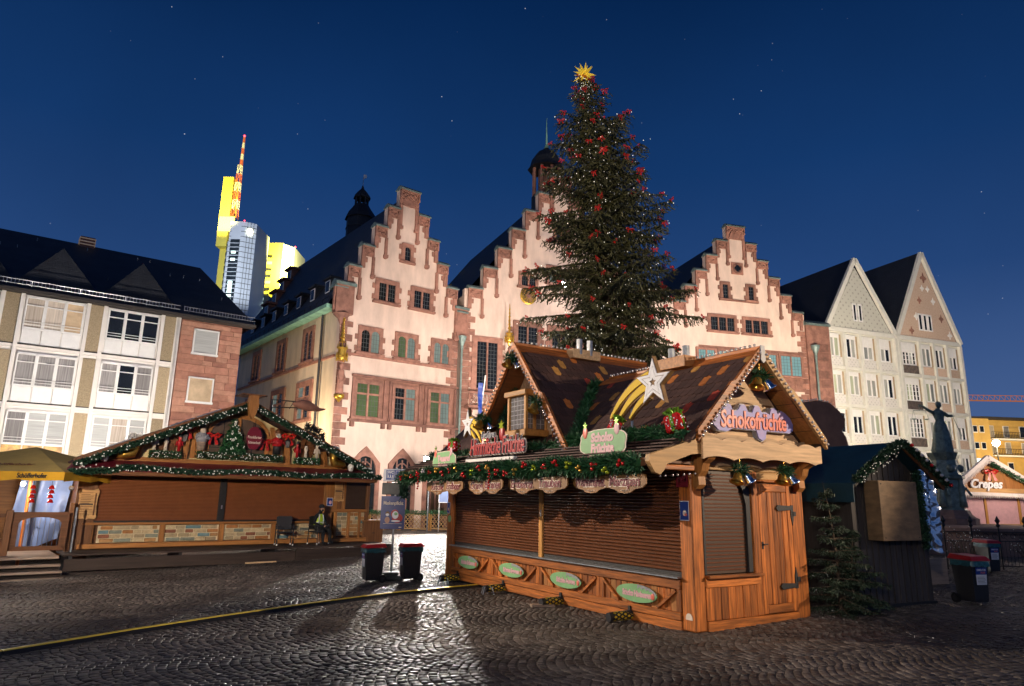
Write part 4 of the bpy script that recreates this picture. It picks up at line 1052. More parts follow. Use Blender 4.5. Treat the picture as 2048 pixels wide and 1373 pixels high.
for k in range(22):
    c = .9+k*.75
    q = MB().box(c-.36,c-.28,-1.08,-1.0,8.65,9.5)
    q.tube([(c+.28*math.cos(t_),-1.04,9.08+.34*math.sin(t_)) for t_ in np.linspace(0,2*PI,9)],.04,4); q.bar((c-.2,-1.04,8.8),(c+.2,-1.04,9.36),.05); q.bar((c+.2,-1.04,8.8),(c-.2,-1.04,9.36),.05); q.build('tracery','red_stone',bal)
for c in (4.0,13.6):
    q = MB().lathe([(.06,0),(.14,.2),(.26,.3),(.30,.4),(.24,.42),(.24,.95),(.32,1.0)],8,(c,-.4,13.6))
    for k in range(8):
        t_ = k*PI/4; q.lathe([(.06,0),(.05,.25),(.09,.3),(.0,.62)],5,(c+.33*math.cos(t_),-.4+.33*math.sin(t_),13.9))
    q.build('canopy','gold_leaf',TB)
    q = MB().tube([(c,-.4,14.6),(c,-.4,17.0)],[.09,.03],6)
    for k in range(6): q.lathe([(.17-.02*k,0),(.08,.1)],6,(c,-.4,15.0+k*.3))
    q.build('spire','gold_leaf',TB)
    MB().lathe([(.22,0),(.2,.6),(.24,1.0),(.10,1.25),(.13,1.4),(.05,1.55)],10,(c,-.42,12.0)).build('figure','red_stone',TB,True)
    MB().lathe([(.05,-.5),(.3,0)],8,(c,-.4,12.0)).build('console','gold_leaf',TB)
quoins(TB,.3,-.3,16.0,1); quoins(TB,17.3,-.3,16.0,-1)
for c in (2.3,5.75,8.8,11.9,15.0):
    po = [(c-1.3,-.3),(c-1.3,5.0),(c,6.6),(c+1.3,5.0),(c+1.3,-.3)]; pi_ = arch_pts(c-.95,c+.95,-.3,4.3,5.6)
    ar = MB().prism(po+pi_[::-1],-.16,0).build('arch_surround','red_stone',TB); MB().prism(pi_,-.03,-.008).build('pane','glass_dark',ar)
MB().box(7.62,8.5,-.5,-.05,18.75,19.0).build('lamp_bracket','iron',TB)
# ridge turret with copper spire
tt = thing('ridge_turret','brown octagonal ridge turret with dark cap and thin copper spire behind the tree top','turret',tuple(loc2w(TB,(9.15,3.5,25.2))),0)
MB().lathe([(1.35,0),(1.35,3.6)],8).build('base','slate_far',tt)
for k in range(8):
    t_ = k*PI/4+.39; MB().tube([(1.2*math.cos(t_),1.2*math.sin(t_),3.6),(1.2*math.cos(t_),1.2*math.sin(t_),6.3)],.16,6).build('column','red_stone',tt)
MB().lathe([(.75,3.6),(.75,6.3)],8).build('core','red_stone_dark',tt)
MB().lathe([(1.75,6.3),(1.5,6.7),(1.35,7.3),(.95,7.9),(.45,8.25),(.15,8.5)],8).build('cap','slate_far',tt)
MB().lathe([(.25,8.5),(.10,8.9),(.02,11.6)],8).build('spire','copper_green',tt)

# ---- right house
TCO = thing('stepped_gable_house', 'stepped-gable town hall house to the right of the Christmas tree with a quatrefoil window', 'building', (12.11,58.21,0), frame(75), 'stepped gable houses of the town hall')
TL = TCO
hL = [.97+1.145*i for i in range(6)]; tL = [27.55-1.58*i for i in range(6)]
steps(TL, 9.05, hL, tL, 1.58, 'plaster_pink', -.5, .3, 16.0)
rf = MB(); rf.quad((1.4,.45,18.6),(1.4,22,18.6),(9.05,22,26.9),(9.05,.45,26.9)); rf.quad((16.4,.45,18.6),(16.4,22,18.6),(9.05,22,26.9),(9.05,.45,26.9)); rf.quad((1.4,22,18.6),(16.4,22,18.6),(9.05,22,26.9)); rf.build('roof','slate_far',TL)
MB().box(.3,16,.5,22,-.5,18.6).build('body','plaster_pink',TL)
qf = MB().bbox(8.45,9.68,-.12,0,22.6,23.75); 
qf = qf.build('quatrefoil_window','red_stone',TL)
MB().lathe([(.50,0),(.50,.08),(.36,.08),(.36,.0)],18).build('ring','red_stone_dark',qf,False,(9.06,-.12,23.18)).rotation_euler[0] = PI/2
q = MB()
for k in range(4): q.lathe([(.17,0),(.17,.02)],10,(.16*math.cos(k*PI/2),.16*math.sin(k*PI/2),0))
q.build('pane','glass_dark',qf,False,(9.06,-.13,23.18)).rotation_euler[0] = PI/2
swin(TL,7.40,7.95,20.2,21.5,1,None,False,.25,('glass_dark',),True,grid=(2,4)); swin(TL,10.10,10.65,20.25,21.5,1,None,False,.25,('glass_dark',),True,grid=(2,4))
swin(TL,6.0,8.4,17.1,18.3,3,None,False,.28,('glass_dark',),True); swin(TL,9.55,11.9,17.1,18.3,3,None,False,.28,('glass_dark',),True)
MB().bbox(7.1,11.1,-.2,0,19.95,20.08).build('sill_course','red_stone_dark',TL)
MB().box(4.7,15.6,-.05,0,11.9,15.6).build('window_band','red_stone',TL)
for u0 in (4.6,6.7,8.8,10.95,13.05): swin(TL,u0,u0+1.6 if u0 < 13 else 15.2,13.35,15.15,2,None,False,.22,('glass_teal',),False,off=-.05,grid=(3,6))
for u0 in (5.0,7.1,9.2,11.3,13.4):
    for k in range(2):
        q = MB().bbox(u0+k*1.0,u0+k*1.0+.8,-.14,-.04,12.0,12.8,.03); q.ball((u0+k*1.0+.4,-.14,12.4),.26,10,6,(1,.3,1)); q.build('shield_panel','red_stone',TL)
for u0 in (4.6,6.7,8.8,10.95,13.05): swin(TL,u0,u0+1.6 if u0 < 13 else 15.2,8.6,11.2,2,None,False,.25,('glass_teal',),False,grid=(3,6))
MB().bbox(15.95,18.5,-.25,.5,-.5,18.3).build('pier','red_stone',TL)
MB().prism([(-.4,18.3),(.6,18.3),(.6,18.5),(.1,18.85),(-.4,18.5)],15.9,18.6,'yz').build('coping','copper',TL)
q = MB().lathe([(.12,0),(.14,.4),(.38,1.0),(.40,1.2)],10,(16.6,-.5,15.1)); q.tube([(16.6,-.5,0),(16.6,-.5,15.2)],.1,8); q.build('downpipe','copper',TL)
quoins(TL,16.0,-.3,17.8,-1)
for k in range(9): MB().bbox(17.2-(.35 if k % 2 else 0),18.2,-.29,-.25,9.0+k*.85,9.75+k*.85,.02).build('quoin_stone','red_stone_dark',TL)

# ---- two white gabled houses at the right
def grid_mat(name, c, c2, s):
    m = mat(name, c, .8, .08, 3, 0); t = m.node_tree; b = t.nodes['Principled BSDF']
    co = N('ShaderNodeTexCoord', t); mp = N('ShaderNodeMapping', t); mp.inputs['Rotation'].default_value = (0, R(45), 0); mp.inputs['Scale'].default_value = (s,s,s); t.links.new(co.outputs['Object'], mp.inputs[0])
    sp = N('ShaderNodeSeparateXYZ', t); t.links.new(mp.outputs[0], sp.inputs[0]); cmb = N('ShaderNodeCombineXYZ', t); t.links.new(sp.outputs['X'], cmb.inputs[0]); t.links.new(sp.outputs['Z'], cmb.inputs[1])
    v = N('ShaderNodeTexVoronoi', t); v.inputs['Scale'].default_value = 1; v.inputs['Randomness'].default_value = .12; v.distance = 'MANHATTAN'; t.links.new(cmb.outputs[0], v.inputs['Vector'])
    lt = N('ShaderNodeMath', t, operation='LESS_THAN'); lt.inputs[1].default_value = .30; t.links.new(v.outputs['Distance'], lt.inputs[0])
    n2 = N('ShaderNodeTexNoise', t); n2.inputs['Scale'].default_value = 6; t.links.new(co.outputs['Object'], n2.inputs['Vector'])
    mm = N('ShaderNodeMath', t, operation='MULTIPLY'); t.links.new(lt.outputs[0], mm.inputs[0]); t.links.new(n2.outputs['Fac'], mm.inputs[1])
    mx = N('ShaderNodeMix', t, data_type='RGBA'); mx.inputs[6].default_value = (*c,1); mx.inputs[7].default_value = (*c2,1); t.links.new(mm.outputs[0], mx.inputs[0]); t.links.new(mx.outputs[2], b.inputs['Base Color'])
    return m
grid_mat('mosaic_grey', (.52,.50,.42), (.18,.17,.15), 2.0)
grid_mat('mosaic_pale', (.66,.62,.56), (.30,.27,.24), 3.2)
mat('mosaic_peach', (.66,.49,.36), .8, .35, 9, .1, c2=(.54,.36,.25))
mat('frame_white', (.68,.65,.56), .6, .06, 2, .03)
mat('roller_blind', (.80,.76,.70), .7, .05, 3, 0)
mat('jamb_tan', (.42,.30,.17), .7, .1, 3, 0)
mat('bronze_panel', (.12,.09,.07), .55, .5, 3, .5)
mat('curtain', (.34,.34,.30), .8, .3, 2, 0, stretch=(6,1,.2))
mat('curtain_grey2', (.18,.19,.18), .6, .4, 2, 0, stretch=(6,1,.2))
mat('curtain_green', (.36,.38,.26), .8, .3, 2, 0, stretch=(6,1,.2), emit=(.55,.58,.38), es=.10)
WH = []
for nm_, u0, apx, zb, za, lab, gmat, pan in ((0,-.1,4.4,18.4,25.95,'narrow white-framed gabled house with grey mosaic gable right of the town hall','mosaic_grey','mosaic_pale'),(1,9.15,13.95,18.45,28.0,'white-framed gabled house with peach gable and lily ornaments','mosaic_peach','mosaic_peach')):
    o = thing('gabled_house', lab, 'building', (30.09,63.37,0), frame(69)); WH.append(o)
    u1 = u0+9.15
    MB().box(u0+.02,u1-.02,.15,20,-.5,zb).build('wall','frame_white',o)
    MB().prism([(u0+.5,zb+.15),(u1-.5,zb+.15),(apx,za-.9)],.02,.15).build('gable_wall',gmat,o)
    for a in ((u0,zb),(u1,zb)):
        q = MB().bar((a[0],-.05,a[1]),(apx,-.05,za),.30,.42,(0,0,1)); q.build('verge','frame_white',o)
    MB().box(u0,u1,-.12,.16,zb-.25,zb+.18).build('cornice','frame_white',o)
    rf = MB(); rf.quad((u0-.15,-.1,zb),(u0-.15,20,zb),(apx,20,za+.1),(apx,-.1,za+.1)); rf.quad((u1+.15,-.1,zb),(u1+.15,20,zb),(apx,20,za+.1),(apx,-.1,za+.1)); rf.quad((u0,20,zb),(u1,20,zb),(apx,20,za)); rf.build('roof','slate_far',o)
    cols = [(.15,1.66),(2.31,3.75),(4.49,6.0),(6.71,8.2)] if nm_ == 0 else [(9.68,11.75),(12.43,13.9),(14.35,15.75),(16.34,17.65)]
    for e in [u0]+[(cols[i][1]+cols[i+1][0])/2-.16 for i in range(3)]+[u1-.32]:
        MB().box(e,e+.32,-.16,.15,-.5,zb-.25).build('pilaster','frame_white',o)
    for r, zr in enumerate((15.72,12.1,8.45,4.8)):
        MB().box(u0,u1,-.12,.15,zr-1.25,zr-.95).build('floor_band','frame_white',o)
        for ci, (a, c) in enumerate(cols):
            w_ = MB().box(a-.05,a+.04,-.06,.15,zr,zr+2.15).box(c-.30,c-.26,-.06,.15,zr,zr+2.15).box(a-.05,c-.26,-.06,.15,zr-.07,zr+.03).build('window','white_paint',o)
            MB().box(a-.05,c-.26,-.04,.14,zr+1.80-random.choice((0,0,0,.25,.6)),zr+2.2).build('roller_blind','roller_blind',w_)
            MB().box(c-.26,c+.02,-.02,.15,zr-.05,zr+2.15).build('jamb','jamb_tan',w_)
            np_ = 4 if (nm_ == 1 and ci == 0) else 2; wd = (c-.30-a)/np_
            for k in range(np_):
                MB().box(a+k*wd+.05,a+(k+1)*wd-.04,.05,.08,zr+.04,zr+1.8).build('pane',random.choice(['curtain','curtain_green','glass_dark','glass_dark','curtain','curtain_grey2']),w_)
                if k: MB().box(a+k*wd-.04,a+k*wd+.05,-.05,.1,zr,zr+1.8).build('mullion','white_paint',w_)
            if np_ == 4:
                q = MB()
                for j in range(1,4): q.box(a,c-.3,.03,.045,zr+j*.45-.02,zr+j*.45+.02)
                q.build('glazing_bars','white_paint',w_)
            MB().box(a-.03,c+.0,-.03,.15,zr-.92,zr-.10).build('spandrel_panel','bronze_panel' if np_ == 4 else pan,o)
    slots = [(3.70,3.98),(4.42,4.70)] if nm_ == 0 else [(12.62,12.98),(13.30,13.66),(13.98,14.34)]
    for a, c in slots:
        w_ = MB().box(a-.10,a,-.05,.1,19.55,21.2).box(c,c+.10,-.05,.1,19.55,21.2).box(a-.1,c+.1,-.05,.1,21.1,21.25).box(a-.1,c+.1,-.05,.1,19.45,19.57).build('window','white_paint',o); MB().box(a,c,-.0,.015,19.57,21.1).build('pane','glass_dark',w_)
for i,(u,z,s_,m) in enumerate(((13.95,25.1,1.0,'red_stone'),(13.6,24.0,.62,'roller_blind'),(14.4,24.0,.62,'roller_blind'),(13.0,22.6,.7,'red_stone'),(15.0,22.7,.7,'roller_blind'),(12.3,20.8,.75,'roller_blind'),(15.9,20.9,.75,'red_stone'),(11.4,19.2,.75,'red_stone'),(16.9,19.2,.75,'roller_blind'))):
    q = MB(); 
    q.prism([(u,z+s_*.75),(u+s_*.14,z+s_*.3),(u+s_*.07,z-s_*.4),(u-s_*.07,z-s_*.4),(u-s_*.14,z+s_*.3)],-.03,.02)
    for e in (-1,1): q.prism([(u+e*s_*.05,z-s_*.1),(u+e*s_*.25,z+s_*.35),(u+e*s_*.45,z+s_*.15),(u+e*s_*.35,z-s_*.05),(u+e*s_*.22,z+s_*.02),(u+e*s_*.08,z-s_*.25)],-.03,.02)
    q.build('lily_ornament',m,WH[1])
# ================================================================ left apartment block
mat('render_white', (.74,.68,.62), .75, .06, 1, .04, bscale=20)
mat('roughcast', (.34,.26,.16), .95, .35, 40, .6, bscale=90, detail=2)
mat('slot_dark', (.035,.028,.024), .8, .1, 3, 0)
mat('curtain_warm', (.42,.36,.30), .85, .35, 2, 0, stretch=(7,1,.2), emit=(1,.72,.5), es=.10)
mat('curtain_grey', (.26,.24,.23), .85, .4, 2, 0, stretch=(9,1,.2))
mat('blind', (.40,.40,.38), .6, .2, 2, 0, stretch=(.3,1,14))
mat('room_lit', (.3,.22,.14), .6, .5, 1.4, 0, emit=(1,.66,.38), es=.30)
mat('gilded_panel', (.45,.24,.06), .5, .6, 4, .3)
mat('sand_a', (.36,.165,.11), .85, .22, 3, .2); mat('sand_b', (.42,.21,.14), .85, .22, 3, .2); mat('sand_c', (.30,.13,.088), .85, .22, 3, .2)
LB = thing('apartment_block', 'white-framed apartment block with dark slate roof and a red sandstone end', 'building', (-25.24,33,0), frame(53))
MB().box(-9,7.92,.06,9,-.5,11.8).build('wall','render_white',LB)
MB().box(7.92,11.35,.10,9,-.5,11.7).build('stone_core','sand_c',LB)
bays = [(-7.0,-4.05),(-3.2,-.30),(.57,3.38),(4.22,6.97)]
pans = [(-4.05,-3.2),(-.30,.57),(3.38,4.22),(6.97,7.80)]
pm = ['curtain_grey','glass_dark','blind','curtain_warm','room_lit']
pick = {(2,0):['curtain_warm','curtain_warm','room_lit'],(3,0):['glass_dark','glass_dark','glass_dark'],(2,1):['curtain_grey']*3,(3,1):['curtain_grey','glass_dark','curtain_grey'],(2,2):['curtain_grey','blind','blind'],(3,2):['blind','curtain_warm','blind']}
for r, zb in enumerate((9.08,6.17,3.30)):
    zt = zb+2.62
    MB().box(-9,7.92,-.04,.06,zb-.16,zb-.02).build('floor_band','render_white',LB)
    for i,(a,c) in enumerate(pans):
        MB().box(a+.12,c-.12,-.015,.06,zb+.03,zt-.05).build('roughcast_panel','roughcast',LB); MB().box(a+.08,c-.08,-.06,.05,zb-.02,zb+.03).build('panel_shadow_strip','slot_dark',LB)  # dark strip below each panel is shade put in as colour
    for i,(a,c) in enumerate(bays):
        MB().box(a,c,-.09,.05,zb-.02,zb+.045).build('dark_strip','slot_dark',LB)  # shadow slot under the spandrels, drawn as a dark strip
        W3 = (c-a-.24)/3
        for k in range(3):
            x0 = a+.12+k*W3; x1 = x0+W3
            w_ = MB().box(x0,x0+.075,-.10,.05,zb+.86,zt-.1).box(x1-.075,x1,-.10,.05,zb+.86,zt-.1).box(x0,x1,-.10,.05,zt-.22,zt-.1).box(x0,x1,-.10,.05,zb+.80,zb+.90).box(x0,x1,-.08,.04,zt-.60,zt-.555).build('window','white_paint',LB)
            m = pick.get((i,r),None); m = m[k] if m else random.choice(pm)
            MB().box(x0+.075,x1-.075,.0,.03,zb+.90,zt-.22).build('pane',m,w_)
            sp_ = 'gilded_panel' if r == 2 and i < 3 else 'white_paint'
            MB().bbox(x0+.03,x1-.03,-.05,.05,zb+.06,zb+.80,.01).build('spandrel_panel',sp_,LB)
        MB().tube([(a+.1,-.16,zb+1.02),(c-.1,-.16,zb+1.02)],.016,5).build('rail','white_paint',LB); MB().tube([(a+.1,-.16,zb+1.16),(c-.1,-.16,zb+1.16)],.016,5).build('rail','white_paint',LB)
for a,c in pans+[(7.80,8.0)]:
    MB().box(a-.06,a+.12,-.13,.06,-.5,11.72).build('pilaster','render_white',LB)
    if c < 7.9: MB().box(c-.12,c+.06,-.13,.06,-.5,11.72).build('pilaster','render_white',LB)
# sandstone end: every block a piece
z = 4.3
while z < 11.55:
    h = random.choice((.28,.36,.44)); u = 8.0
    while u < 11.3:
        L = random.uniform(.5,1.5); e = min(u+L,11.34)
        if 11.34-e < .3: e = 11.34
        sk = False
        for w0, w1 in ((9.72,11.22),(6.93,8.43)):
            if z+h > w0 and z < w1 and e > 8.66 and u < 10.12: sk = True
        if not sk: MB().bbox(u+.006,e-.006,.02+random.uniform(0,.03),.10,z+.006,min(z+h,11.6)-.006,.012).build('stone_block',random.choice(['sand_a','sand_b','sand_c']),LB)
        else:
            if u < 8.60: MB().bbox(u+.006,8.66,.02+random.uniform(0,.03),.10,z+.006,min(z+h,11.6)-.006,.012).build('stone_block',random.choice(['sand_a','sand_b','sand_c']),LB)
            if e > 10.16: MB().bbox(10.12,e-.006,.02+random.uniform(0,.03),.10,z+.006,min(z+h,11.6)-.006,.012).build('stone_block',random.choice(['sand_a','sand_b','sand_c']),LB)
        u = e
    z += h
for (z0,z1,m) in ((9.75,11.2,'blind'),(6.96,8.4,'room_lit')):
    w_ = MB().box(8.70,8.78,-.02,.10,z0,z1).box(10.0,10.08,-.02,.10,z0,z1).box(8.70,10.08,-.02,.10,z1-.08,z1).box(8.66,10.12,-.05,.10,z0-.06,z0+.06).build('window','white_paint',LB); MB().box(8.78,10.0,.06,.09,z0+.06,z1-.08).build('pane',m,w_)
rf = MB(); rf.add([(-10,-.55,11.78),(11.95,-.55,11.78),(10.2,8,17.3),(-10,8,17.3),(11.95,16.5,11.78),(-10,16.5,11.78)],[(0,1,2,3),(1,4,2),(4,5,3,2)]); rf.build('roof','slate_roof',LB)
MB().box(-10,11.95,-.60,.1,11.66,11.80).build('eaves','slot_dark',LB)
for c in (-5.5,-1.8,1.93,5.75):
    d_ = MB(); d_.add([(c-1.75,.35,12.45),(c+1.75,.35,12.45),(c,.75,14.65),(c,4.0,14.65),(c-1.75,.6,12.5),(c+1.75,.6,12.5)],[(0,1,2),(0,2,3,4),(1,5,3,2)]); d_.build('gablet','slate_roof',LB)
for a,c in ((-10,7.75),(7.95,11.9)):
    q = MB().tube([(a,-.38,12.28),(c,-.38,12.28)],.022,5).tube([(a,-.38,12.06),(c,-.38,12.06)],.022,5)
    n_ = int((c-a)/.16)
    for k in range(n_): q.box(a+k*.16,a+k*.16+.025,-.39,-.37,12.02,12.32)
    for k in range(int((c-a)/1.05)): q.bar((a+.3+k*1.05,-.38,12.3),(a+.3+k*1.05,-.1,11.9),.03)
    q.build('snow_guard','steel',LB)
for k in range(22):
    u = -8+k*.88+random.uniform(-.1,.1); y = random.choice((2.6,5.2,7.0)); z = 11.78+(y+.55)*.6457
    MB().tube([(u,y,z),(u,y-.05,z+.18)],.022,5).build('roof_hook','steel',LB)
ch = MB().bbox(2.95,3.75,7.6,8.4,17.0,17.75).build('chimney','sand_c',LB)
for k in range(3): MB().box(2.90,3.80,7.55,8.45,17.2+k*.2,17.26+k*.2).build('chimney_band','curtain_warm',ch)

# ================================================================ far skyline
mat('tower_panel', (.52,.55,.60), .5, .08, .05, 0); mat('tower_yellow_lit', (.80,.66,.10), .6, .08, .05, 0)  # the yellow copy holds the floodlight's tint in its base colour
mat('tower_glass', (.02,.025,.03), .15, .3, .2, 0); mat('office_lit', (.5,.6,.55), .5, 0, emit=(.75,1,.92), es=1.6)
mat('crown_glow', (.8,.7,.2), .5, 0, emit=(1,.82,.22), es=1.3); mat('emblem_glow', (1,1,.8), .5, 0, emit=(1,.95,.62), es=6)
mat('beacon', (1,.1,.1), .5, 0, emit=(1,.04,.06), es=8); mat('mast_red', (.55,.10,.05), .5, .1, .5, 0, emit=(1,.30,.06), es=.35); mat('mast_white', (.7,.7,.6), .5, .1, .5, 0, emit=(1,.8,.4), es=.35)
tw = thing('office_tower','tall white bank tower with yellow-lit crown, round emblem and red-white antenna','tower')
fa = [(-265.5,600),(-252,600),(-243,606),(-243,640),(-266,640)]
MB().prism(fa,0,250,'xy').build('front_shaft','tower_panel',tw)
MB().box(-263.5,-255.0,599.2,600.0,0,232).build('glass_strip','tower_glass',tw)
q = MB()
for z in range(120,250,5): q.box(-265.5,-263.6,599.85,599.98,z,z+.5); q.box(-254.9,-252,599.85,599.98,z,z+.5); q.bar((-252,599.9,z),(-243,605.9,z),.25,.5)
for k in range(1,4): q.bar((-252+9*k/4,599.9+6*k/4,120),(-252+9*k/4,599.9+6*k/4,250),.3)
tag(q.build('panel_seams','lead',tw),kind='stuff')
q = MB()
for z in range(120,232,4): q.box(-263.5,-255.0,599.0,599.2,z,z+.6)
tag(q.build('floor_edges','tower_panel',tw),kind='stuff')
for z in (218,211,189,186,183,180,176,172,160,157,150,147,140,136,128,124): MB().box(-261.5,-257.5,598.7,599.2,z,z+2.4).build('lit_office','office_lit',tw)
sd = []
for k in range(14):
    t_ = k/13; sd.append((-268-11*t_**.7, 604+40*t_))
MB().prism([(-266.2,603)]+sd+[(-266.2,646)],0,232,'xy').build('curved_shaft','tower_panel',tw)
for z in range(120,232,7): MB().prism([(a-.35,b-.5) for a,b in sd]+[(a+.4,b) for a,b in sd[::-1]],z,z+3.6,'xy').build('window_band','tower_glass',tw)
MB().box(-284.5,-268.5,626,640,0,246).build('rear_shaft','tower_yellow_lit',tw)
MB().box(-285.5,-275.5,618,632,232,304).build('crown','tower_yellow_lit',tw)
MB().box(-284.8,-270.0,617.2,618,247,262).build('crown_light','crown_glow',tw)
em = [(2.9*math.cos(t_),2.9*math.sin(t_)*1.25) for t_ in np.linspace(0,2*PI,9)[:-1]]
q = MB(); n_ = len(em)
q.add([(a,0,b) for a,b in em]+[(a*.45,0,b*.45) for a,b in em],[(i,(i+1)%n_,n_+(i+1)%n_,n_+i) for i in range(n_)]); e_ = q.build('emblem','emblem_glow',tw); e_.location = (-247.2,601.6,240.5); e_.rotation_euler[2] = R(33)
def mast(par, x, y, z0, z1, w0, w1, seg, mats):
    n_ = int((z1-z0)/seg)
    for k in range(n_):
        t0, t1 = k/n_, (k+1)/n_; a, b = w0+(w1-w0)*t0, w0+(w1-w0)*t1; za, zb = z0+(z1-z0)*t0, z0+(z1-z0)*t1
        q = MB(); c0 = [(x-a,y-a,za),(x+a,y-a,za),(x+a,y+a,za),(x-a,y+a,za)]; c1 = [(x-b,y-b,zb),(x+b,y-b,zb),(x+b,y+b,zb),(x-b,y+b,zb)]
        for i in range(4): q.bar(c0[i],c1[i],.55); q.bar(c0[i],c1[(i+1)%4],.4); q.bar(c1[i],c1[(i+1)%4],.4)
        q.build('mast_section',mats[k%len(mats)],par)
mast(tw,-272.2,622,262,318,2.6,1.6,9,['mast_red','mast_white']); mast(tw,-271.4,622,318,349,.9,.5,6,['mast_red','mast_white'])
MB().ball((-271.4,622,350.5),1.0,8,6).build('beacon','beacon',tw)
for x in (-263.8,-252.4): MB().ball((x,599,250.6),.6,6,5).build('beacon','beacon',tw)
t2 = thing('office_tower','lower yellow-lit office tower behind the dormers of the town hall roof','tower')
MB().box(-275,-258,680,720,0,244).build('low_shaft','tower_yellow_lit',t2); MB().box(-264,-240,672,720,0,256.5).build('main_shaft','tower_yellow_lit',t2); MB().prism([(-240,672),(-231.5,684),(-231.5,720),(-240,720)],0,256,'xy').build('side_shaft','tower_panel',t2)
for k,z in enumerate((242,235,228,221,214,207,200)):
    MB().box(-274.5,-265,679.2,680,z-4,z-1).build('window_band','tower_glass' if k % 3 else 'crown_glow',t2); MB().box(-262,-250,671.2,672,z-2,z+1).build('window_band','tower_glass' if k % 3 != 1 else 'crown_glow',t2)
for x in (-270,-252): MB().tube([(x,690,244 if x < -260 else 256),(x,690,263)],.5,6).build('antenna','tower_panel',t2)
MB().ball((-231.5,684,257),.9,6,5).build('beacon','beacon',t2)
t3 = thing('office_block','blue-grey office block with lit windows between the towers','building')
MB().box(-268,-238,640,670,0,190).build('shaft','tower_glass',t3)
for z in range(140,190,5):
    for x in range(-266,-240,3):
        if random.random() < .55: MB().box(x,x+2,639.4,640,z,z+2.6).build('lit_office','office_lit',t3)
# lantern spire behind the roof of the left house
ls = thing('lantern_spire','dark slate lantern spire with weather vane behind the left town hall roof','spire',(-14.9,62,0))
MB().lathe([(1.35,20),(1.35,28)],8).build('shaft','slate_far',ls)
for k in range(3): MB().lathe([(1.42,25+k*1.0),(1.42,25.1+k)],8).build('moulding','iron',ls)
MB().lathe([(1.55,28),(1.35,28.5),(1.0,29.0),(.75,29.4),(.7,29.5)],8).build('lower_cap','slate_far',ls)
for k in range(8):
    t_ = k*PI/4; MB().tube([(.6*math.cos(t_),.6*math.sin(t_),29.4),(.6*math.cos(t_),.6*math.sin(t_),30.2)],.09,5).build('column','slate_far',ls)
MB().lathe([(.85,30.2),(.8,30.4),(.45,30.9),(.18,31.2),(.05,31.6)],8).build('upper_cap','slate_far',ls)
q = MB().tube([(0,0,31.5),(0,0,32.5)],.04,5); q.prism([(0,32.3),(.35,32.45),(.3,32.75),(0,32.8)],-.02,.02); q.build('weather_vane','steel',ls)
# yellow apartment building at the far right
mat('wall_amber', (.58,.36,.10), .85, .12, .8, .05)
yb = thing('apartment_building','amber-lit apartment building with balconies at the far right','building',(63.6,95,0),R(8))
MB().box(0,3.4,0,12,0,13.9).build('wall','wall_amber',yb); MB().box(3.4,16,1.2,12,0,14.4).build('wall','wall_amber',yb)
MB().box(-.2,16,-.2,12,13.9,14.15).build('roof_edge','slot_dark',yb)
for z in (11.9,9.6,7.4):
    for x in (.7,1.75):
        w_ = MB().box(x,x+.75,-.08,0,z,z+1.0).build('window','white_paint',yb); MB().box(x+.08,x+.67,-.1,-.08,z+.12,z+.92).build('pane','glass_dark' if z > 8 else 'office_lit',w_)
for z in (11.2,8.9):
    b_ = MB().box(3.5,16,-.2,1.2,z-.2,z).build('balcony','roller_blind',yb); q = MB()
    for k in range(50): q.box(3.5+k*.25,3.53+k*.25,-.2,-.16,z,z+.9)
    q.box(3.5,16,-.2,-.15,z+.85,z+.9); q.build('railing','iron',b_)
    for x in (4.2,6.6,9.2,12): w_ = MB().box(x,x+.9,1.1,1.2,z+.3,z+1.9).build('window','white_paint',yb); MB().box(x+.08,x+.82,1.06,1.1,z+.38,z+1.82).build('pane',random.choice(['glass_dark','curtain_grey','glass_warm']),w_)
for x in (4.6,6.6,9.4): w_ = MB().box(x,x+.9,1.1,1.2,6.9,8.0).build('window','white_paint',yb); MB().box(x+.08,x+.82,1.06,1.1,7.0,7.9).build('pane','glass_dark',w_)
cr = thing('crane_jib','red lattice tower crane jib beyond the white gabled houses','crane',(108,160,0))
q = MB()
for dy, dz in ((0,26.3),(1.0,26.3),(.5,27.6)): q.tube([(-25,dy,dz),(34,dy,dz)],.07,4)
for k in range(45): q.bar((-25+k*1.3,0,26.3),(-24.35+k*1.3,.5,27.6),.07); q.bar((-24.35+k*1.3,.5,27.6),(-23.7+k*1.3,0,26.3),.07); q.bar((-25+k*1.3,0,26.3),(-24.35+k*1.3,1,26.3),.06)
q.build('jib','mast_red',cr)
mast(cr,34,.5,0,30,.9,.9,3,['mast_red'])
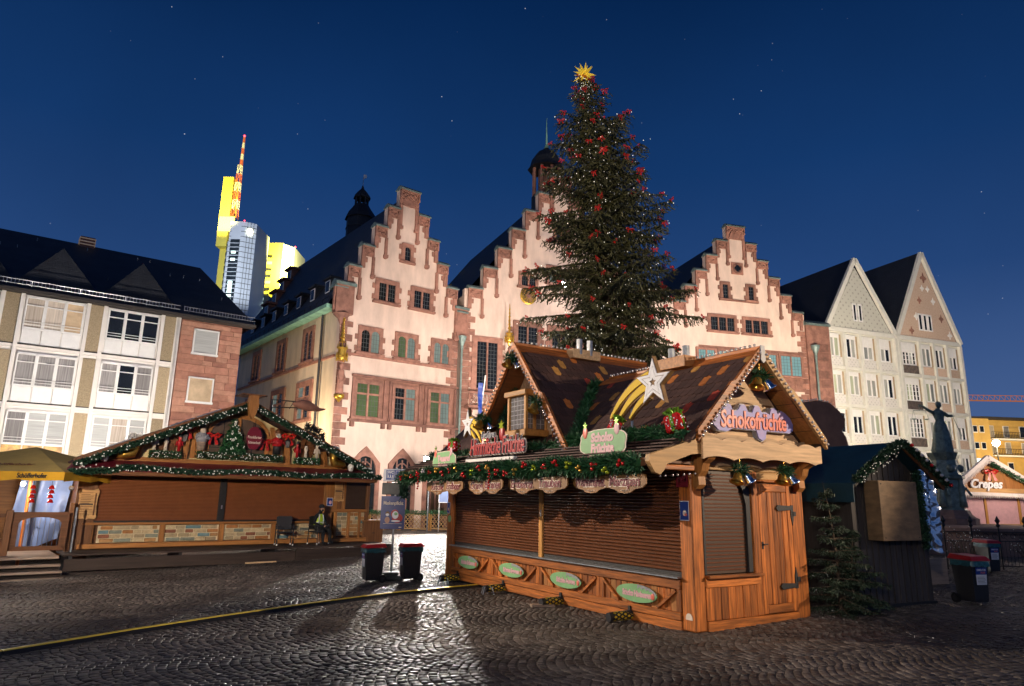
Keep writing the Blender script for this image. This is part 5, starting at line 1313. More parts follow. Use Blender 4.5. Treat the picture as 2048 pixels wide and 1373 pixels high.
# ================================================================ conifers
def conifer(root, H, prof, lean, z0, whorl, nb, seed, needle=1., foliage='fir_needle', tips=None, pts=None, trunk_r=.34, droop=.30):
    rg = np.random.default_rng(seed); rd = random.Random(seed)
    def tx(z): t_ = max(0,(z-H*.3)/(H*.7)); return Vector((lean*t_*t_, 0, z))
    MB().tube([tx(H*k/14) for k in range(15)], [trunk_r*(1-k/14.6) for k in range(15)], 10).build('trunk','bark',root,True)
    br = MB(); C = []; D = []; S = []; L_ = []
    z = z0
    while z < H-.15*needle:
        f = z/H; base = np.interp(z, [p[0] for p in prof], [p[1] for p in prof])
        off = rd.random()*2*PI
        for k in range(nb):
            az = off+2*PI*k/nb+rd.uniform(-.35,.35); ln = base*rd.uniform(.42,1.18)
            if f > .6: ln = min(ln, base*1.02)
            if rd.random() < .07: ln *= .5
            zz = z+rd.uniform(-.3,.3)*whorl; o = tx(zz); d = Vector((math.cos(az),math.sin(az),0))
            up = .55*f**1.5-.10; axis = []
            nseg = 7
            for i in range(nseg+1):
                t_ = i/nseg; axis.append(o+d*(ln*t_)+Vector((0,0,ln*(up*t_ - droop*t_*t_ + droop*.45*t_**3))))
            br.tube(axis, [max(.004,(.012+.014*ln)*needle**.3*(1-.93*i/nseg)) for i in range(nseg+1)], 4, False)
            if tips is not None: tips.append((axis[-1], axis[-2], d, ln))
            if pts is not None: pts += axis[1:]
            # twigs along the branch: side twigs and hanging curtains
            st_ = .085*needle; n = max(4,int(ln/st_)); side = Vector((-d.y,d.x,0))
            for i in range(n):
                t_ = .10+.9*(i+rd.random())/n; j = min(nseg-1,int(t_*nseg)); p = axis[j].lerp(axis[j+1],t_*nseg-j)
                for q in range(3):
                    s_ = 1 if (i+q) % 2 else -1
                    tl = (.16+.62*(1-t_)**.6*min(1,ln/2.5)+.10)*rd.uniform(.6,1.15)*needle
                    if q == 2: dv = (d*.35+side*s_*.25+Vector((0,0,-.9))); tl *= .75
                    else: dv = (d*.55+side*s_*.9+Vector((0,0,-.28-.25*rd.random())))
                    dv = dv.normalized(); m = max(3,int(tl/(.075*needle)))
                    for h in range(m):
                        c = p+dv*(tl*(h+.3)/m)+Vector((0,0,-.12*tl*((h/m)**2)))
                        C.append(c); D.append(dv+Vector((rd.uniform(-.75,.75),rd.uniform(-.75,.75),rd.uniform(-.75,.45)))); L_.append(.115*needle*rd.uniform(.7,1.3))
        z += whorl*rd.uniform(.8,1.2)
    br.build('branches','bark',root,fix=False)
    C = np.array([tuple(c) for c in C]); D = np.array([tuple(c) for c in D]); L_ = np.array(L_); D /= np.linalg.norm(D,axis=1)[:,None]
    X = rg.normal(size=D.shape); Sd = np.cross(D,X); Sd /= np.linalg.norm(Sd,axis=1)[:,None]; Sd *= (L_*.17)[:,None]
    A = C-D*(L_*.5)[:,None]; B = C+D*(L_*.7)[:,None]
    V_ = np.stack([A-Sd*.6,A+Sd*.6,B+Sd,B-Sd],1); n = len(C)
    me = bpy.data.meshes.new('foliage'); me.vertices.add(n*4); me.vertices.foreach_set('co',V_.reshape(-1).astype(np.float32))
    me.loops.add(n*4); me.loops.foreach_set('vertex_index',np.arange(n*4,dtype=np.int32)); me.polygons.add(n); me.polygons.foreach_set('loop_start',(np.arange(n)*4).astype(np.int32)); me.update(calc_edges=True)
    fo = put('foliage',me,foliage,root)
    return n
tree = thing('christmas_tree','tall spruce Christmas tree with red bows and fairy lights in front of the town hall','tree',(5.75,38,0))
tips = []; pts_ = []
prof = [(2,5.3),(6,5.3),(10,5.0),(13,4.9),(16,4.5),(19,4.1),(22,3.25),(24,2.3),(26,1.25),(27.4,.45),(28,.2)]
ntree = conifer(tree, 27.7, prof, -1.55, 3.2, .80, 8, 11, 1.7, 'fir_needle', tips, pts_, .38, .26)
# bows
bw = MB()
for s_ in (-1,1):
    bw.tube([(0,0,0),(s_*.16,-.03,.10),(s_*.30,-.02,.05),(s_*.24,.03,-.06),(0,0,0)],[.02,.055,.065,.055,.02],5)
    bw.add([(s_*.02,-.03,0),(s_*.10,-.03,-.02),(s_*.24,-.05,-.38),(s_*.10,-.05,-.42)],[(0,1,2,3)])
bw.ball((0,-.02,0),.06,6,5)
bow = bw.mesh('red_bow'); bow.materials.append(MT['bow_red'])
rd = random.Random(5)
cnt = 0
rd.shuffle(tips)
for tip, prev, d, ln in tips:
    if cnt >= 140: break
    if d.y > .35 and abs(d.x) < .8: continue
    if tip.z < 9.2: continue
    p = tip if rd.random() < .6 else prev.lerp(tip, rd.random())
    o = put('red_bow', bow); o.location = tree.location+p+Vector((0,-.12,.05)); o.rotation_euler = (rd.uniform(-.4,.2),rd.uniform(-.7,.7),rd.uniform(-.9,.9)); s_ = rd.uniform(.45,.75); o.scale = (s_,s_,s_)
    tag(o,'red ribbon bow tied to a branch of the tall Christmas tree','bow','red bows on the Christmas tree'); cnt += 1
lt = MB()
mat('fairy_bulb', (.9,.88,.8), .3, 0, emit=(1,.93,.80), es=1.0)  # bulbs are unlit; faint emission stands in for light they reflect
for k in range(1300):
    p = pts_[rd.randrange(len(pts_))]+Vector((rd.uniform(-.35,.35),rd.uniform(-.35,.35),rd.uniform(-.45,.15)))
    if p.z < 8.6: continue
    s_ = rd.uniform(.016,.030); q = tree.location+p
    lt.add([q+Vector(v)*s_ for v in ((1,0,0),(-1,0,0),(0,1,0),(0,-1,0),(0,0,1.4),(0,0,-1.4))],[(0,2,4),(2,1,4),(1,3,4),(3,0,4),(2,0,5),(1,2,5),(3,1,5),(0,3,5)])
o = lt.build('fairy_lights','fairy_bulb',fix=False); tag(o,'hundreds of small white fairy lights wound through the Christmas tree','fairy lights',kind='stuff')
mat('star_yellow', (.85,.60,.04), .45, .1, 3, 0, emit=(1,.72,.08), es=.25)
q = MB(); rd2 = random.Random(3)
for k in range(22):
    ph = math.acos(1-2*(k+.5)/22); th_ = k*2.399; d = Vector((math.sin(ph)*math.cos(th_),math.sin(ph)*math.sin(th_),math.cos(ph)))
    u = d.orthogonal().normalized(); v = d.cross(u); L = rd2.uniform(.62,.92)
    q.add([u*.15,v*.15,-u*.15,-v*.15,d*L],[(0,1,4),(1,2,4),(2,3,4),(3,0,4)])
q.ball((0,0,0),.2,8,6)
o = q.build('star_topper','star_yellow',fix=False); o.location = (4.22,37.7,27.75); tag(o,'yellow many-pointed star on top of the Christmas tree','star')
# small fir beside the stall
fir = thing('small_fir','small dark fir tree leaning between the stall door and the dark shed','tree',(5.95,12.9,.05))
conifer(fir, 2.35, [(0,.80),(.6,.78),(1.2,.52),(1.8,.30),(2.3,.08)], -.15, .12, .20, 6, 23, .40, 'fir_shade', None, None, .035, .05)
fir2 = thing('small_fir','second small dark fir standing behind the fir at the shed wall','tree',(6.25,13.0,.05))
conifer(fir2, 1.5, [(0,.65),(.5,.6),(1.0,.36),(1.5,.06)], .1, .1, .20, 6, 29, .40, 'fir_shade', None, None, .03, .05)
# ================================================================ tavern stall at the left
mat('stall_plaster', (.66,.54,.28), .85, .2, 2, .15)
for i,c in enumerate(((.40,.31,.18),(.45,.24,.09),(.27,.10,.05),(.24,.26,.20),(.14,.24,.26),(.55,.43,.25),(.40,.17,.05))): mat('fieldstone_%d'%i, c, .7, .25, 6, .25)
mat('mortar', (.70,.58,.38), .9, .15, 8, .1)
mat('window_brown', (.10,.065,.045), .35, .2, 2, 0)
mat('tile_brown', (.09,.04,.032), .7, .35, 8, .3)
LS = thing('tavern_stall','long timber stall with rust-brown shutters, stone panels and a garlanded gable of figures','market stall',(-12.99,21.5,0),frame(51))
def Q(mb, name, m, smooth=False, fix=True): return mb.build(name, m, LS, smooth, fix=fix)
Q(MB().box(-.1,9.55,.12,4.2,.2,2.75),'cabin','brown_x')
Q(MB().bbox(-.25,.30,-.06,.12,.25,2.62),'corner_post','brown_z'); Q(MB().bbox(9.48,9.62,-.05,.12,.25,2.62),'corner_post','brown_z')
def slats(x0,x1,z0,z1,m,pitch=.045,y=.04):
    sh = Q(MB().box(x0,x1,y+.02,y+.06,z0,z1),'roller_shutter','shutter_dark'); q = MB(); n_ = int((z1-z0)/pitch)
    for k in range(n_):
        z = z0+k*pitch; q.add([(x0,y,z),(x1,y,z),(x1,y-.018,z+pitch*.35),(x0,y-.018,z+pitch*.35),(x1,y-.012,z+pitch*.85),(x0,y-.012,z+pitch*.85),(x1,y+.01,z+pitch),(x0,y+.01,z+pitch)],[(0,1,2,3),(3,2,4,5),(5,4,6,7)])
    o = q.build('slats',m,sh); tag(o,kind='stuff'); MB().box(x0,x1,y-.03,y+.05,z0-.06,z0).build('bottom_rail','iron',sh)
slats(.30,3.94,1.08,2.55,'shutter_rust'); slats(4.16,7.74,1.08,2.55,'shutter_rust'); slats(8.62,9.48,1.48,2.6,'shutter_dark')
Q(MB().bbox(3.94,4.16,-.03,.1,1.0,2.6),'mullion_post','iron')
MB().box(4.03,4.07,-.045,-.03,1.45,1.57).build('latch','steel',LS)
Q(MB().bbox(7.74,8.10,-.02,.12,.30,2.6),'post','honey_z'); Q(MB().bbox(8.10,8.30,.0,.12,1.35,2.6),'post','honey_z'); Q(MB().bbox(8.50,8.62,-.02,.12,1.35,2.6),'post','honey_z'); Q(MB().bbox(8.30,8.50,.02,.12,1.35,2.6),'panel','brown_z')
Q(MB().bbox(.0,7.78,-.12,.05,.96,1.03),'counter','honey_x'); Q(MB().bbox(-.05,9.55,-.10,.1,.26,.40),'base_rail','honey_x'); Q(MB().bbox(7.74,9.55,-.05,.1,1.34,1.46),'rail','honey_x')
def stones(x0,x1,z0,z1,rows,rnd=True):
    pn = Q(MB().box(x0,x1,.05,.09,z0,z1),'stone_panel','mortar'); rh = (z1-z0)/rows
    for r in range(rows):
        x = x0+(.06 if r in (0,rows-1) and rnd else .01)
        lim = x1-(.06 if r in (0,rows-1) and rnd else .01)
        while x < lim-.02:
            e = min(x+random.uniform(.22,.52)*(1 if rnd else .5), lim)
            if lim-e < .12: e = lim
            MB().bbox(x+.014,e-.014,.0+random.uniform(0,.02),.06,z0+r*rh+.012,z0+(r+1)*rh-.012,.014).build('stone','fieldstone_%d'%random.choice((0,0,0,1,1,2,3,3,4,5,5,6)),pn)
            x = e
stp = [(.46,2.20),(2.35,4.05),(4.22,5.84),(6.0,7.62)]
for a,c in stp: stones(a,c,.42,.93,4)
for a in (.18,2.20,4.05,5.84,7.62): Q(MB().bbox(a,a+.16,-.03,.09,.40,.95),'upright','honey_z')
stones(8.32,8.76,.48,1.33,6,False); stones(8.86,9.22,.48,1.33,6,False); stones(9.28,9.5,.48,1.33,6,False)
for a in (8.22,8.77,9.22): Q(MB().bbox(a,a+.09,-.03,.09,.40,1.34),'upright','honey_z')
# awning and gable
GX, GZ = 4.38, 5.08
aw = MB().add([(-.75,-1.35,2.60),(9.25,-1.35,2.60),(9.0,-.1,2.98),(-.4,-.1,2.98),(-.75,-1.35,2.54),(9.25,-1.35,2.54),(9.0,-.1,2.92),(-.4,-.1,2.92)],[(0,1,2,3),(4,5,6,7),(0,1,5,4),(1,2,6,5),(3,0,4,7)]); Q(aw,'awning','sign_maroon')
Q(MB().bbox(-.2,9.2,-1.38,-1.30,2.44,2.56),'awning_fascia','brown_x')
for k in range(9): Q(MB().bbox(.4+k*1.05,.48+k*1.05,-1.3,0,2.46,2.54),'awning_rafter','honey_x')
gwl = MB().prism([(.1,2.95),(8.75,2.95),(GX,GZ-.2)],-.16,.0); gwl = Q(gwl,'gable_wall','stall_plaster')
Q(MB().bbox(-.3,9.1,-.26,-.10,2.90,3.06),'beam','honey_x')
for x,zt in ((1.25,3.55),(2.62,4.15),(6.05,4.15),(7.5,3.55)):
    Q(MB().bar((x-.05 if x < GX else x+.05,-.22,3.02),(x+.05 if x < GX else x-.05,-.26,zt),.20,.16),'timber','honey_z')
for s_ in (-1,1):
    e = GX+s_*(4.95 if s_ < 0 else 4.7); ze = GZ-abs(e-GX)*.452
    sl_ = MB().add([(GX,-.95,GZ),(e,-.95,ze),(e,4.4,ze),(GX,4.4,GZ)]+[(GX,-.95,GZ-.07),(e,-.95,ze-.07),(e,4.4,ze-.07),(GX,4.4,GZ-.07)],[(0,1,2,3),(4,5,6,7),(0,1,5,4),(1,2,6,5)]); Q(sl_,'roof','tile_brown')
    Q(MB().bar((GX,-.98,GZ-.02),(e,-.98,ze-.02),.05,.15),'barge_board','brown_x')
    for k in range(6):
        t0,t1 = k/6+.01,(k+1)/6-.01
        if k in (0,3,5): continue
        Q(MB().bar((GX+(e-GX)*t0,-.6,GZ+(ze-GZ)*t0+.08),(GX+(e-GX)*t1,-.6,GZ+(ze-GZ)*t1+.08),.10,.04),'roof_batten','steel' if s_ < 0 else 'tile_brown')
    garland([tuple(loc2w(LS,(GX+(e-GX)*t_,-1.06,GZ+(ze-GZ)*t_-.12+.02*math.sin(t_*40)))) for t_ in np.linspace(.0,1.,14)], .085, 900, 'fir garland with white beads along the %s edge of the tavern stall gable' % ('left' if s_ < 0 else 'right'), 'garland_dark', ln=.07)
    q = MB()
    for k in range(78):
        t_ = random.random(); q.ball(loc2w(LS,(GX+(e-GX)*t_+random.uniform(-.05,.05),-1.17,GZ+(ze-GZ)*t_-.12+random.uniform(-.11,.10))),.021,5,4)
    o = q.build('gable_light_string','bead',smooth=True,fix=False); tag(o,'string of white bead lights in the %s gable garland of the tavern stall' % ('left' if s_ < 0 else 'right'),'light string',kind='stuff')
garland([tuple(loc2w(LS,(x,-1.44+.04*math.sin(x*2),2.66+.04*math.sin(x*1.7)-.10*(x < .6)))) for x in np.linspace(-.7,9.3,30)], .07, 900, 'fir garland with bead lights along the awning of the tavern stall', 'garland_dark', ln=.07)
q = MB()
for k in range(120): q.ball(loc2w(LS,(random.uniform(-.6,9.2),-1.53,2.66+random.uniform(-.10,.08))),.021,5,4)
o = q.build('awning_light_string','bead',smooth=True,fix=False); tag(o,'string of white bead lights along the awning of the tavern stall','light string',kind='stuff')
Q(MB().prism([(GX-.14,GZ+.18),(GX+.14,GZ+.18),(GX+.16,GZ-.20),(GX+.08,GZ-.5),(GX,GZ-.62),(GX-.08,GZ-.5),(GX-.16,GZ-.20)],-1.30,-1.05),'carved_beam_end','honey_z')
Q(MB().box(GX-.42,GX+.42,-1.32,-.5,GZ+.18,GZ+.22),'beam_cap','brown_x')
# arched double window with open board shutters
wn_ = MB().prism(arch_pts(3.35,5.25,3.12,3.95,4.55),-.20,-.165); wn_ = Q(wn_,'window','window_brown')
ro = arch_pts(3.22,5.38,3.12,3.95,4.70); ri = arch_pts(3.35,5.25,3.12,3.95,4.55)
MB().prism(ro+ri[::-1],-.26,-.16).build('window_arch','honey_x',wn_)
MB().bbox(4.24,4.36,-.26,-.2,3.1,4.62).build('mullion','honey_z',wn_)
q = MB()
for x in (3.8,4.8): q.box(x-.012,x+.012,-.215,-.2,3.12,4.5)
for z in (3.5,3.95): q.box(3.35,5.25,-.215,-.2,z-.012,z+.012)
q.build('glazing_bars','iron',wn_)
for x0 in (2.78,5.40):
    for k in range(3): MB().bbox(x0+k*.15,x0+k*.15+.145,-.24,-.18,3.1,4.12+.10*(k if x0 < 4 else 2-k)).build('shutter_board','honey_z',wn_)
# things on the gable (top-level)
def onls(o, loc, rz=0): o.location = loc2w(LS,loc); o.rotation_euler[2] = LS.rotation_euler[2]+rz; return o
def planter(x0,x1,z,label):
    o = thing('window_box',label,'planter'); onls(o,((x0+x1)/2,-.46,z)); h = (x1-x0)/2
    MB().bbox(-h,h,-.08,.08,-.10,.04).build('box','brown_x',o)
    needles(MB(),[(-h-.05,-.05,.0),(h+.05,-.05,.0)],.11,1500,.075,.011).build('fir_branches','garland',o,fix=False)
    q = MB()
    for k in range(int(60*h)): q.ball((random.uniform(-h,h),-.16+random.uniform(-.03,.03),random.uniform(-.10,.10)),.018,5,4)
    tag(q.build('bead_lights','bead',o,True,fix=False),kind='stuff'); return o
planter(2.95,5.75,3.22,'long window box full of white bead lights below the arched tavern window')
planter(1.55,2.40,3.18,'short window box with bead lights below the left wooden hut niche'); planter(6.30,7.15,3.18,'short window box with bead lights below the right wooden hut niche')
def niche(x,label):
    o = thing('wooden_niche',label,'figure niche'); onls(o,(x,-.30,3.30))
    for s_ in (-1,1): MB().bar((0,-.05,.62),(s_*.40,-.05,.18),.22,.05,(0,1,0)).build('roof_board','brown_x',o)
    MB().prism([(-.3,0),(.3,0),(.3,.25),(0,.55),(-.3,.25)],.02,.06).build('back','brown_x',o)
    MB().lathe([(.06,0),(.05,.2),(.08,.28),(.05,.42)],8,(0,-.1,.0)).build('bell_figure','sign_cream',o,True); return o
niche(1.98,'small wooden gable niche with a figure left of the arched window'); niche(6.72,'small wooden gable niche with a figure right of the arched window')
def nut(x,m,label,s=1.):
    o = thing('nutcracker_figure',label,'figurine'); onls(o,(x,-.50,3.28)); 
    b_ = MB().lathe([(.055*s,0),(.05*s,.18*s),(.075*s,.20*s),(.08*s,.34*s),(.04*s,.37*s),(.05*s,.40*s),(.055*s,.47*s),(.03*s,.50*s)],8); b_.build('body',m,o,True)
    MB().lathe([(.055*s,.47*s),(.055*s,.58*s)],8).build('hat','iron',o)
    for e in (-1,1): MB().tube([(e*.08*s,0,.33*s),(e*.11*s,-.02,.18*s)],.025*s,6).build('arm',m,o)
    MB().ball((0,-.045*s,.43*s),.02*s,6,5).build('nose','skin',o); return o
nut(1.62,'sign_cream','pale nutcracker figure left in the left niche'); nut(2.36,'red_paint','red nutcracker figure right in the left niche')
nut(6.35,'red_paint','red nutcracker figure left in the right niche'); nut(7.10,'sign_cream','pale nutcracker figure right in the right niche')
for x,lab in ((5.62,'bearded figure in red jacket and dark trousers at the right shutter of the tavern gable'),(3.05,'seated bearded figure on a barrel at the left shutter of the tavern gable')):
    o = thing('carved_figure',lab,'figurine'); onls(o,(x,-.42,3.36))
    MB().lathe([(.13,0),(.15,.22),(.16,.3)],10).build('trousers','iron' if x > 4 else 'grey_plank',o,True); MB().lathe([(.17,.28),(.19,.42),(.13,.58),(.06,.62)],10).build('jacket','red_paint' if x > 4 else 'sign_grey',o,True)
    MB().ball((0,-.02,.70),.105,10,7).build('head','skin',o,True); MB().ball((0,-.09,.64),.09,8,6,(1,.6,1.1)).build('beard','sign_cream',o,True); MB().lathe([(.12,.74),(.10,.84),(.03,.90)],10).build('hat','brown_x' if x > 4 else 'iron',o,True)
    for e in (-1,1): MB().tube([(e*.15,0,.52),(e*.20,-.1,.40),(e*.08,-.18,.44)],.05,6).build('arm','red_paint' if x > 4 else 'sign_grey',o)
def ribbon(x,z,label,s=1.):
    o = put('red_ribbon',bow); onls(o,(x,-.40,z)); o.scale = (s,s,s); tag(o,label,'bow')
ribbon(3.42,3.88,'red velvet bow left of the garland tree in the arched window',.75); ribbon(5.18,3.78,'red velvet bow half hidden behind the oval tavern sign',.75); ribbon(2.55,4.05,'red velvet bow on the left lantern bracket',.85); ribbon(6.02,4.02,'red velvet bow on the right lantern bracket',.8)
for x,lab in ((2.52,'left'),(6.0,'right')):
    o = thing('wall_lantern','small glass lantern on the %s timber of the tavern gable' % lab,'lantern'); onls(o,(x,-.42,3.62))
    MB().lathe([(.07,0),(.11,.22)],6).build('glass','leaded_glass',o); MB().lathe([(.13,.22),(.03,.32),(.02,.36)],6).build('cap','iron',o); MB().tube([(0,0,.36),(0,.2,.42)],.012,5).build('bracket','iron',o)
o = thing('garland_tree','tree-shaped garland with bead lights in the arched tavern window','garland'); onls(o,(4.10,-.34,3.42))
q = MB()
for k in range(6): needles(q,[(-.42+.07*k,0,k*.19),(.42-.07*k,0,k*.19)],.10,900,.10,.013)
q.build('fir_branches','garland',o,fix=False); q = MB()
for k in range(40): z = random.random(); q.ball((random.uniform(-.42,.42)*(1-z*.9),-.12,z*1.05),.024,5,4)
tag(q.build('bead_lights','bead',o,True,fix=False),kind='stuff')
o = thing('oval_sign','dark brown oval sign with white script hanging in the tavern gable','sign'); onls(o,(4.72,-.62,3.86))
MB().prism([(.27*math.cos(t_),.40*math.sin(t_)) for t_ in np.linspace(0,2*PI,25)[:-1]],-.02,.02).build('board','sign_maroon',o); MB().tube([(0,0,.4),(0,0,.62)],.012,5).build('hanger','iron',o)
text('lettering','Frankfurter',.125,'sign_cream',o,(0,-.024,.03),(PI/2,0,0),.003,.1,.003,1,sx=.82); text('lettering','Schmankerl',.125,'sign_cream',o,(0,-.024,-.15),(PI/2,0,0),.003,.1,.003,1,sx=.72)
for x,dr,lab in ((1.0,-1,'golden boot with fur cuff at the left end of the tavern gable'),(7.75,1,'golden boot with white fur cuff at the right end of the tavern gable')):
    o = thing('golden_boot',lab,'boot'); onls(o,(x,-.62,2.98))
    b_ = MB().tube([(dr*.42,0,.10),(dr*.22,0,.12),(0,0,.16),(-dr*.03,0,.30),(-dr*.03,0,.62)],[.10,.15,.15,.135,.17],12); b_.build('boot','gold',o,True)
    for k in range(4): MB().tube([(-dr*.03+.155*math.cos(t_),.155*math.sin(t_),.30+.09*k+.02*math.sin(t_)) for t_ in np.linspace(0,2*PI,13)],.016,5).build('fold','gold',o,True)
    needles(MB(),[(-dr*.2,0,.66),(dr*.14,0,.66)],.14,1500,.07,.02).build('fur_cuff','white_paint',o,fix=False)
for x,lab in ((.25,'small white owl figure at the left foot of the tavern gable'),(8.45,'small white owl figure at the right foot of the tavern gable')):
    o = thing('owl_figure',lab,'figurine'); onls(o,(x,-.62,2.86)); MB().lathe([(.07,0),(.11,.08),(.12,.18),(.09,.27),(.02,.30)],10).build('body','white_paint',o,True); MB().ball((0,-.07,.31),.085,10,7).build('head','white_paint',o,True)
    for e in (-1,1): MB().ball((e*.035,-.145,.33),.014,6,5).build('eye','iron',o)
# menu boards, poster
for x0,z0,w_,h_,lab in ((.07,1.58,.56,.92,'carved wooden menu board on the left corner post of the tavern stall'),(8.30,2.12,.42,.80,'carved wooden menu board between the shutters at the right of the tavern stall')):
    o = thing('menu_board',lab,'menu board'); onls(o,(x0,-.08,z0))
    pl = [(-w_*.5,-h_*.42),(-w_*.42,-h_*.47),(-w_*.12,-h_*.46),(0,-h_*.5),(w_*.12,-h_*.46),(w_*.42,-h_*.47),(w_*.5,-h_*.42),(w_*.44,-h_*.2),(w_*.44,h_*.2),(w_*.5,h_*.42),(w_*.42,h_*.5),(w_*.2,h_*.46),(-w_*.2,h_*.46),(-w_*.42,h_*.5),(-w_*.5,h_*.42),(-w_*.44,h_*.2),(-w_*.44,-h_*.2)]
    MB().prism(pl,-.03,.0).build('board','pine_light_x',o)
    q = MB()
    for k in range(14): zz_ = h_*.36-k*h_*.055; L = random.uniform(.4,.62)*w_; q.box(-w_*.36,-w_*.36+L,-.033,-.03,zz_,zz_+h_*.014)
    q.box(w_*.30,w_*.38,-.033,-.03,-h_*.36,h_*.36); tag(q.build('print','brown_x',o),kind='stuff'); MB().box(-w_*.4,w_*.25,-.05,-.03,-.02,.02).build('dark_strip','iron',o)
o = thing('poster','small blue poster with white border beside the seated person','poster'); onls(o,(7.97,-.03,1.72)); MB().box(-.12,.12,-.006,0,-.15,.15).build('sheet','white_gloss',o); MB().box(-.105,.105,-.01,-.006,-.135,.135).build('print','sign_blue',o); MB().ball((.02,-.011,-.02),.06,8,6,(1,.1,1.2)).build('figure','sign_pink',o)
# platform of dark planks, deck and steps at the left
q = thing('platform','long low platform of dark planks in front of the tavern stall','platform',(-12.99,21.5,0),frame(51))
for k in range(8): MB().bbox(-.55,9.9,-1.52+k*.185,-1.345+k*.185,.18,.235,.008).build('plank','dark_plank',q)
for k in range(2): MB().bbox(-.5,6.2-.02*k,-1.54-.02*(1-k),-1.50,-.55+.30*k+.02,-.26+.36*k,.01).build('riser_board','dark_plank',q)
MB().bbox(6.2,9.9,-1.545,-1.50,-.25,.17,.01).build('riser_board','dark_plank',q)
for x in (-.4,2.5,5.5,9.7): MB().box(x,x+.1,-1.45,-.1,-.6,.18).build('bearer','iron',q)
o = MB().tube([(0,0,0),(1.0,0,.0)],.03,8).build('loose_batten','pine_raw'); tag(o,'thin pale batten lying along the foot of the dark platform','batten'); onls(o,(4.45,-1.75,-.10)); o.location.z = gz(o.location.x)+.05
dk = thing('deck','pale plank deck with steps beside the tavern stall','deck',(-12.99,21.5,0),frame(51))
for k in range(16): MB().bbox(-4.6,-.62,-1.5+k*.21,-1.30+k*.21,.12,.18,.006).build('plank','grey_plank',dk)
for k in range(3): MB().bbox(-4.7,-.60+.02*k,-1.55-.30*(k+1),-1.28-.30*(k+1),.0-.15*k-.06,.0-.15*k,.008).build('step','grey_plank',dk); MB().bbox(-4.7,-.60+.02*k,-1.30-.30*(k+1)+.02,-1.27-.30*(k+1)+.02,-.16-.15*k,-.065-.15*k,.004).build('riser','dark_plank',dk)
gt = thing('picket_gate','brown wooden gate with arched cut-out at the head of the deck steps','gate',(-12.99,21.5,0),frame(51))
MB().bbox(-1.95,-1.78,-.78,-.64,.18,1.42).build('post','brown_z',gt); MB().bbox(-.42,-.30,-.5,-.36,.18,1.62).build('post','brown_z',gt)
ro = [(-1.78,.30),(-1.78,1.36),(-.42,1.36),(-.42,.30)]; ri = arch_pts(-1.62,-.60,.42,1.05,1.22)
MB().prism(ro+[( -.42,.30)]+[(a,b) for a,b in ri[::-1]],-.70,-.64).build('leaf','brown_x',gt); MB().box(-1.78,-.42,-.70,-.64,.30,.42).build('rail','brown_x',gt)
q = MB()
for k in range(9): q.tube([(-1.6+k*.12,-.67,.35),(-1.6+k*.12,-.67,1.2)],.008,4)
tag(q.build('wires','steel',gt),kind='stuff')
MB().bbox(-5,-1.95,-.75,-.68,1.22,1.32).build('handrail','brown_x',gt); MB().bbox(-5,-1.95,-.74,-.69,.55,.64).build('lower_rail','brown_x',gt); MB().tube([(-3.1,-.72,.2),(-3.1,-.72,1.25)],.03,6).build('rail_post','iron',gt); MB().tube([(-.28,-.8,.22),(-.28,-.8,1.5)],.03,6).build('pipe','galvanised',gt)
# parasol
mat('parasol_cloth', (.48,.33,.09), .85, .12, 2, .1); mat('parasol_valance', (.62,.33,.015), .8, .1, 2, .1)
pa_ = thing('parasol','ochre market parasol lettered Schöfferhofer at the left edge','parasol',(-15.15,22.1,0),R(1))
h = 2.62; top = (0,0,3.32)
cn = MB(); n_ = 4; ed = [(-h,-h),(h,-h),(h,h),(-h,h)]
for i in range(4):
    a, b_ = ed[i], ed[(i+1)%4]
    for k in range(6):
        t0,t1 = k/6,(k+1)/6; sag = lambda t_: -.05*math.sin(PI*t_)
        cn.add([(a[0]+(b_[0]-a[0])*t0,a[1]+(b_[1]-a[1])*t0,2.48+sag(t0)*0),(a[0]+(b_[0]-a[0])*t1,a[1]+(b_[1]-a[1])*t1,2.48+sag(t1)*0),top],[(0,1,2)])
cn.build('canopy','parasol_cloth',pa_)
for i in range(4):
    a, b_ = ed[i], ed[(i+1)%4]; q = MB()
    for k in range(12):
        t0,t1 = k/12,(k+1)/12; w = lambda t_: .03*math.sin(t_*31+i)
        P2 = lambda t_,z: (a[0]*(1+w(t_)*.3)+(b_[0]-a[0])*t_,a[1]*(1+w(t_)*.3)+(b_[1]-a[1])*t_,z)
        q.add([P2(t0,2.48),P2(t1,2.48),P2(t1,2.24-w(t1)),P2(t0,2.24-w(t0))],[(0,1,2,3)])
    q.build('valance','parasol_valance',pa_)
MB().tube([(0,0,-.4),(0,0,3.3)],.05,10).build('pole','pine_z',pa_)
for i in range(4): MB().bar((0,0,2.6),(ed[i][0]*.97,ed[i][1]*.97,2.44),.04).build('rib','pine_x',pa_)
text('lettering','Schöfferhofer',.19,'iron',pa_,(1.75,-h-.035,2.365),(PI/2,0,0),.003,.0,.004,1,sx=.80)
text('lettering','Schöfferhofer',.26,'brown_x',pa_,(.75,-h+.55,2.70),(R(18),0,0),.003,0,.004,1,sx=.9)
